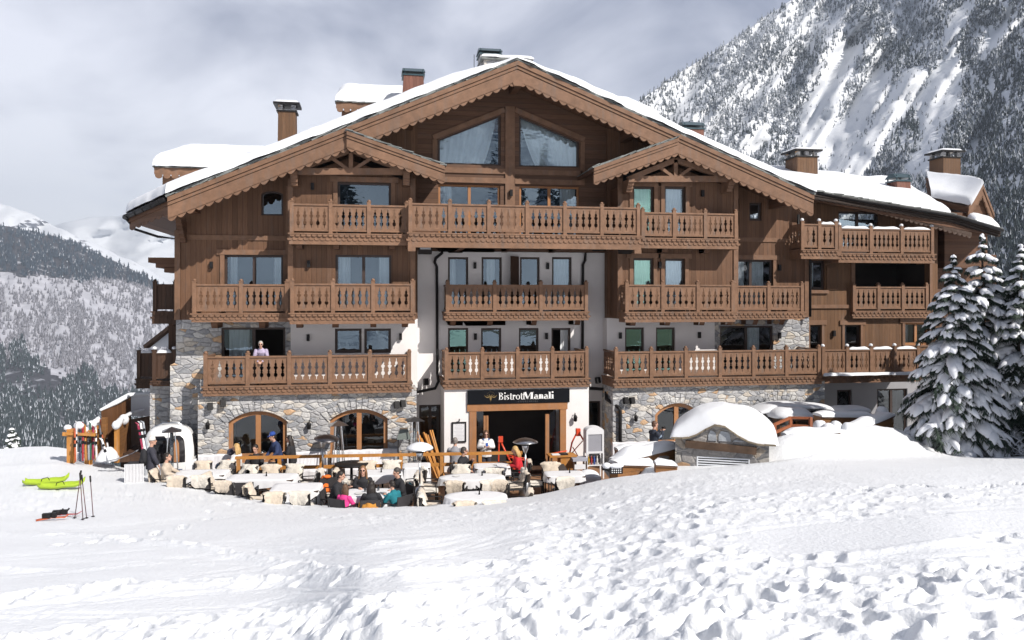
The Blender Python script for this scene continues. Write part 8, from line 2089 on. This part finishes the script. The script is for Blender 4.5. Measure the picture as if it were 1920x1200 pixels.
# ---------------------------------------------------------------- snow laden conifers
NEEDLE = pmat('spruce_needles', (.022, .038, .026), .8, .45, 1.5, bump=0)
BARK = pmat('spruce_bark', (.07, .05, .04), .9, .3, 6, bump=.6, bscale=25, bdist=.02)
SNOW_TREE = snowmat('branch_snow', .5, 22.0, (.83, .85, .90), .02)
def conifer(base, H, rad, label, seed, snow=1.0, whorls=22, group='snow laden conifers beside the wing', dens=1.0, zmin=.02):
    rng = random.Random(seed)
    t = thing('conifer', label, 'tree', base, 0, group)
    MB().tube([(0, 0, -.6), (0, 0, H * .3), (0, 0, H * .7), (0, 0, H)], [.05 + H * .018, .04 + H * .014, .02 + H * .006, .01], 9).build('trunk', BARK, t)
    c = MB(); s = MB()
    def pad(P, wd, th, fing):
        """a cushion of snow lying along the drooping line P"""
        k = 7; V = []; n = len(P)
        for i, p in enumerate(P):
            q = i / (n - 1); a, b = P[max(0, i - 1)], P[min(n - 1, i + 1)]; tn = (b - a).normalized(); sd = tn.cross(Vector((0, 0, 1))); sd = sd.normalized() if sd.length > .05 else Vector((1, 0, 0)); up = sd.cross(tn)
            w = wd * (.35 + .65 * math.sin(math.pi * min(1, .15 + q * .8)) ) * rng.uniform(.82, 1.15); h = th * (.5 + .5 * math.sin(math.pi * min(1, .2 + q * .75))) * rng.uniform(.8, 1.2)
            if i == n - 1: w *= .35; h *= .4
            for m in range(k): th_ = math.pi * m / (k - 1); V.append(p + sd * (-w * math.cos(th_)) + up * (h * math.sin(th_) ** .75 - .01 + (-.035 * abs(math.cos(th_)) ** 3)))
        s.add(V, [(i * k + m, i * k + m + 1, (i + 1) * k + m + 1, (i + 1) * k + m) for i in range(n - 1) for m in range(k - 1)] + [tuple(range((n - 1) * k, n * k))], 0, True)
    def spray(P, wd):
        """needles hanging along P: short pointed blades to either side and below"""
        for i in range(len(P) - 1):
            a, b = P[i], P[i + 1]; tn = (b - a); sd = tn.cross(Vector((0, 0, 1))); sd = sd.normalized() if sd.length > .01 else Vector((1, 0, 0))
            for m in range(max(2, int(7 * dens))):
                o = a + tn * rng.random()
                for sg in (-1, 1):
                    L = wd * rng.uniform(.7, 1.5); tip = o + sd * sg * L * rng.uniform(.4, 1) + tn * rng.uniform(.1, .7) + Vector((0, 0, -L * rng.uniform(.25, 1.0)))
                    w = tn.normalized() * .035; c.add([o - w, o + w, tip], [(0, 1, 2)])
    for wk in range(whorls):
        f = wk / (whorls - 1); z = H * (zmin + (.985 - zmin) * f); R0 = rad * (1 - f) ** .74 * (.92 + .16 * rng.random()) + .10
        nb = max(4, int((9 if f < .6 else 7) * (1 if f < .8 else .8)))
        ph = rng.uniform(0, 6.28)
        for bI in range(nb):
            if rng.random() > .93 * (1 if f > .1 else .8): continue
            a = ph + 2 * math.pi * bI / nb + rng.uniform(-.25, .25); L = R0 * rng.uniform(.72, 1.12); dx, dy = math.cos(a), math.sin(a)
            rise = .30 * (f - .25); drp = (.46 + .28 * rng.random()) * (1.15 - .5 * f)
            z_ = z + rng.uniform(-.5, .5) * H / whorls * .8
            P = []
            for i in range(6): q = i / 5; P.append(Vector((dx * L * q, dy * L * q, z_ + L * (rise * q - drp * q ** 1.9))))
            c.tube(P, [.028, .022, .018, .014, .010, .006], 5)
            spray(P[1:], .13 + .13 * L / max(rad, .5))
            subs = []
            if L > .35:
                for q0 in (.35, .55, .75):
                    for sg in (-1, 1):
                        if rng.random() < .12: continue
                        o = P[0] + (P[5] - P[0]) * q0; o.z = z_ + L * (rise * q0 - drp * q0 ** 1.9); l2 = L * (.46 - .22 * q0 + .1 * rng.random()); aa = a + sg * rng.uniform(.5, .8)
                        Q = [o + Vector((math.cos(aa) * l2 * u, math.sin(aa) * l2 * u, -l2 * (.12 * u + .55 * u * u))) for u in (0, .35, .7, 1.0)]
                        spray(Q, .10 + .10 * L / max(rad, .5)); subs.append(Q)
            if rng.random() < snow:
                b0 = 1 if L > .3 else 0
                up_ = Vector((0, 0, .022)); wd = min(.30, .085 + .15 * L) * rng.uniform(.8, 1.15); pad([p + up_ for p in P[b0:]], wd, min(.12, .04 + .05 * L) * rng.uniform(.7, 1.2), 0)
                for Q in subs:
                    if rng.random() < .62: pad([p + up_ * .8 for p in Q], wd * .62 * rng.uniform(.7, 1.2), min(.10, .035 + .04 * L), 0)
    # leader
    s.ell((0, 0, H), (.06, .06, .09), 8, 6); s.ell((0, 0, H * .985), (.10, .09, .06), 8, 6)
    c.build('crown', NEEDLE, t); s.build('snow_load', SNOW_TREE, t)
    return t
def tree_at(px, d, ytop, ybase, wpx, label, seed, **k):
    b = D(px, d, ybase); H = CZ - (ytop - HOR) / FPX * d - b.z
    return conifer(b, H, wpx / 2 / FPX * d, label, seed, **k)
tree_at(1788, 27.2, 482, 868, 215, 'nearest snow laden conifer, its tip below the wing eave', 3, whorls=24)
tree_at(1842, 29.0, 442, 872, 240, 'tallest snow laden conifer behind the nearest one', 5, whorls=24)
tree_at(1915, 28.0, 462, 872, 190, 'snow laden conifer at the picture edge beyond the bare branches', 8, whorls=22, snow=.8)
tree_at(1880, 31.0, 520, 860, 190, 'dark conifer half hidden in the gap between the tall ones', 11, whorls=18, snow=.55)
tree_at(1975, 30.0, 430, 880, 220, 'conifer standing outermost past the bare branches', 13, whorls=18, snow=.7)
tree_at(22, 35, 806, 862, 46, 'little snowy fir on the bank above the valley', 17, whorls=9, group=None, dens=.6)
# unseen conifers added outside the view, sunward, to shade the nearest one
for (k, (dx, dy, hh)) in enumerate(((4.6, -5.9, 13.5), (3.1, -5.3, 12.0), (7.0, -4.6, 13.5), (5.6, -8.6, 15.0))):
    q = D(1815, 27.4); conifer((q.x + dx, q.y + dy, 1.6), hh, 2.3, ('unseen tall conifer added for shade in front of the grove', 'unseen tall conifer added for shade beside the grove', 'unseen conifer added for shade nearest the piste', 'unseen conifer added for shade behind the grove')[k], 30 + k, snow=.7, whorls=20, dens=.6)
# bare snowy branches
def bare_bush(px, d, ybase, label, seed):
    rng = random.Random(seed); b = D(px, d, ybase); t = thing('bare_bush', label, 'bush', b, 0, 'bare bushes under the conifers'); w = MB(); s = MB()
    for k in range(16):
        a = rng.uniform(2.2, 4.6) if k % 3 else rng.uniform(-.6, 1.2); el = rng.uniform(.25, 1.1); L = rng.uniform(.8, 1.7); P = [Vector((0, 0, -.1))]
        for i in range(5): P.append(P[-1] + Vector((math.cos(a) * math.cos(el) * L / 5, math.sin(a) * math.cos(el) * L / 10 - .03, math.sin(el) * L / 5))); a += rng.uniform(-.3, .3); el -= rng.uniform(.02, .28)
        w.tube(P, [.03, .024, .018, .013, .009, .005], 5); s.tube([p + Vector((0, 0, .018)) for p in P[1:]], [(.018, .018), (.03, .026), (.026, .024), (.02, .018), (.008, .008)], 6)
        for i in (2, 3, 4):
            q = P[i]; e = q + Vector((rng.uniform(-.35, .25), rng.uniform(-.1, .1), rng.uniform(-.05, .3))); w.tube([q, (q + e) / 2 + Vector((0, 0, .03)), e], [.01, .008, .004], 4); s.tube([q + Vector((0, 0, .012)), (q + e) / 2 + Vector((0, 0, .045)), e + Vector((0, 0, .01))], [.012, .018, .006], 5)
    w.build('stem', BARK, t); s.build('snow_load', SNOW_TREE, t)
bare_bush(1905, 26.4, 862, 'bare bush with thick snowy branches under the conifers', 4); bare_bush(1880, 26.8, 864, 'low bare bush whose snowy twigs reach over the drift', 6); bare_bush(1935, 26.6, 858, 'bare bush at the foot of the outer conifer', 9)
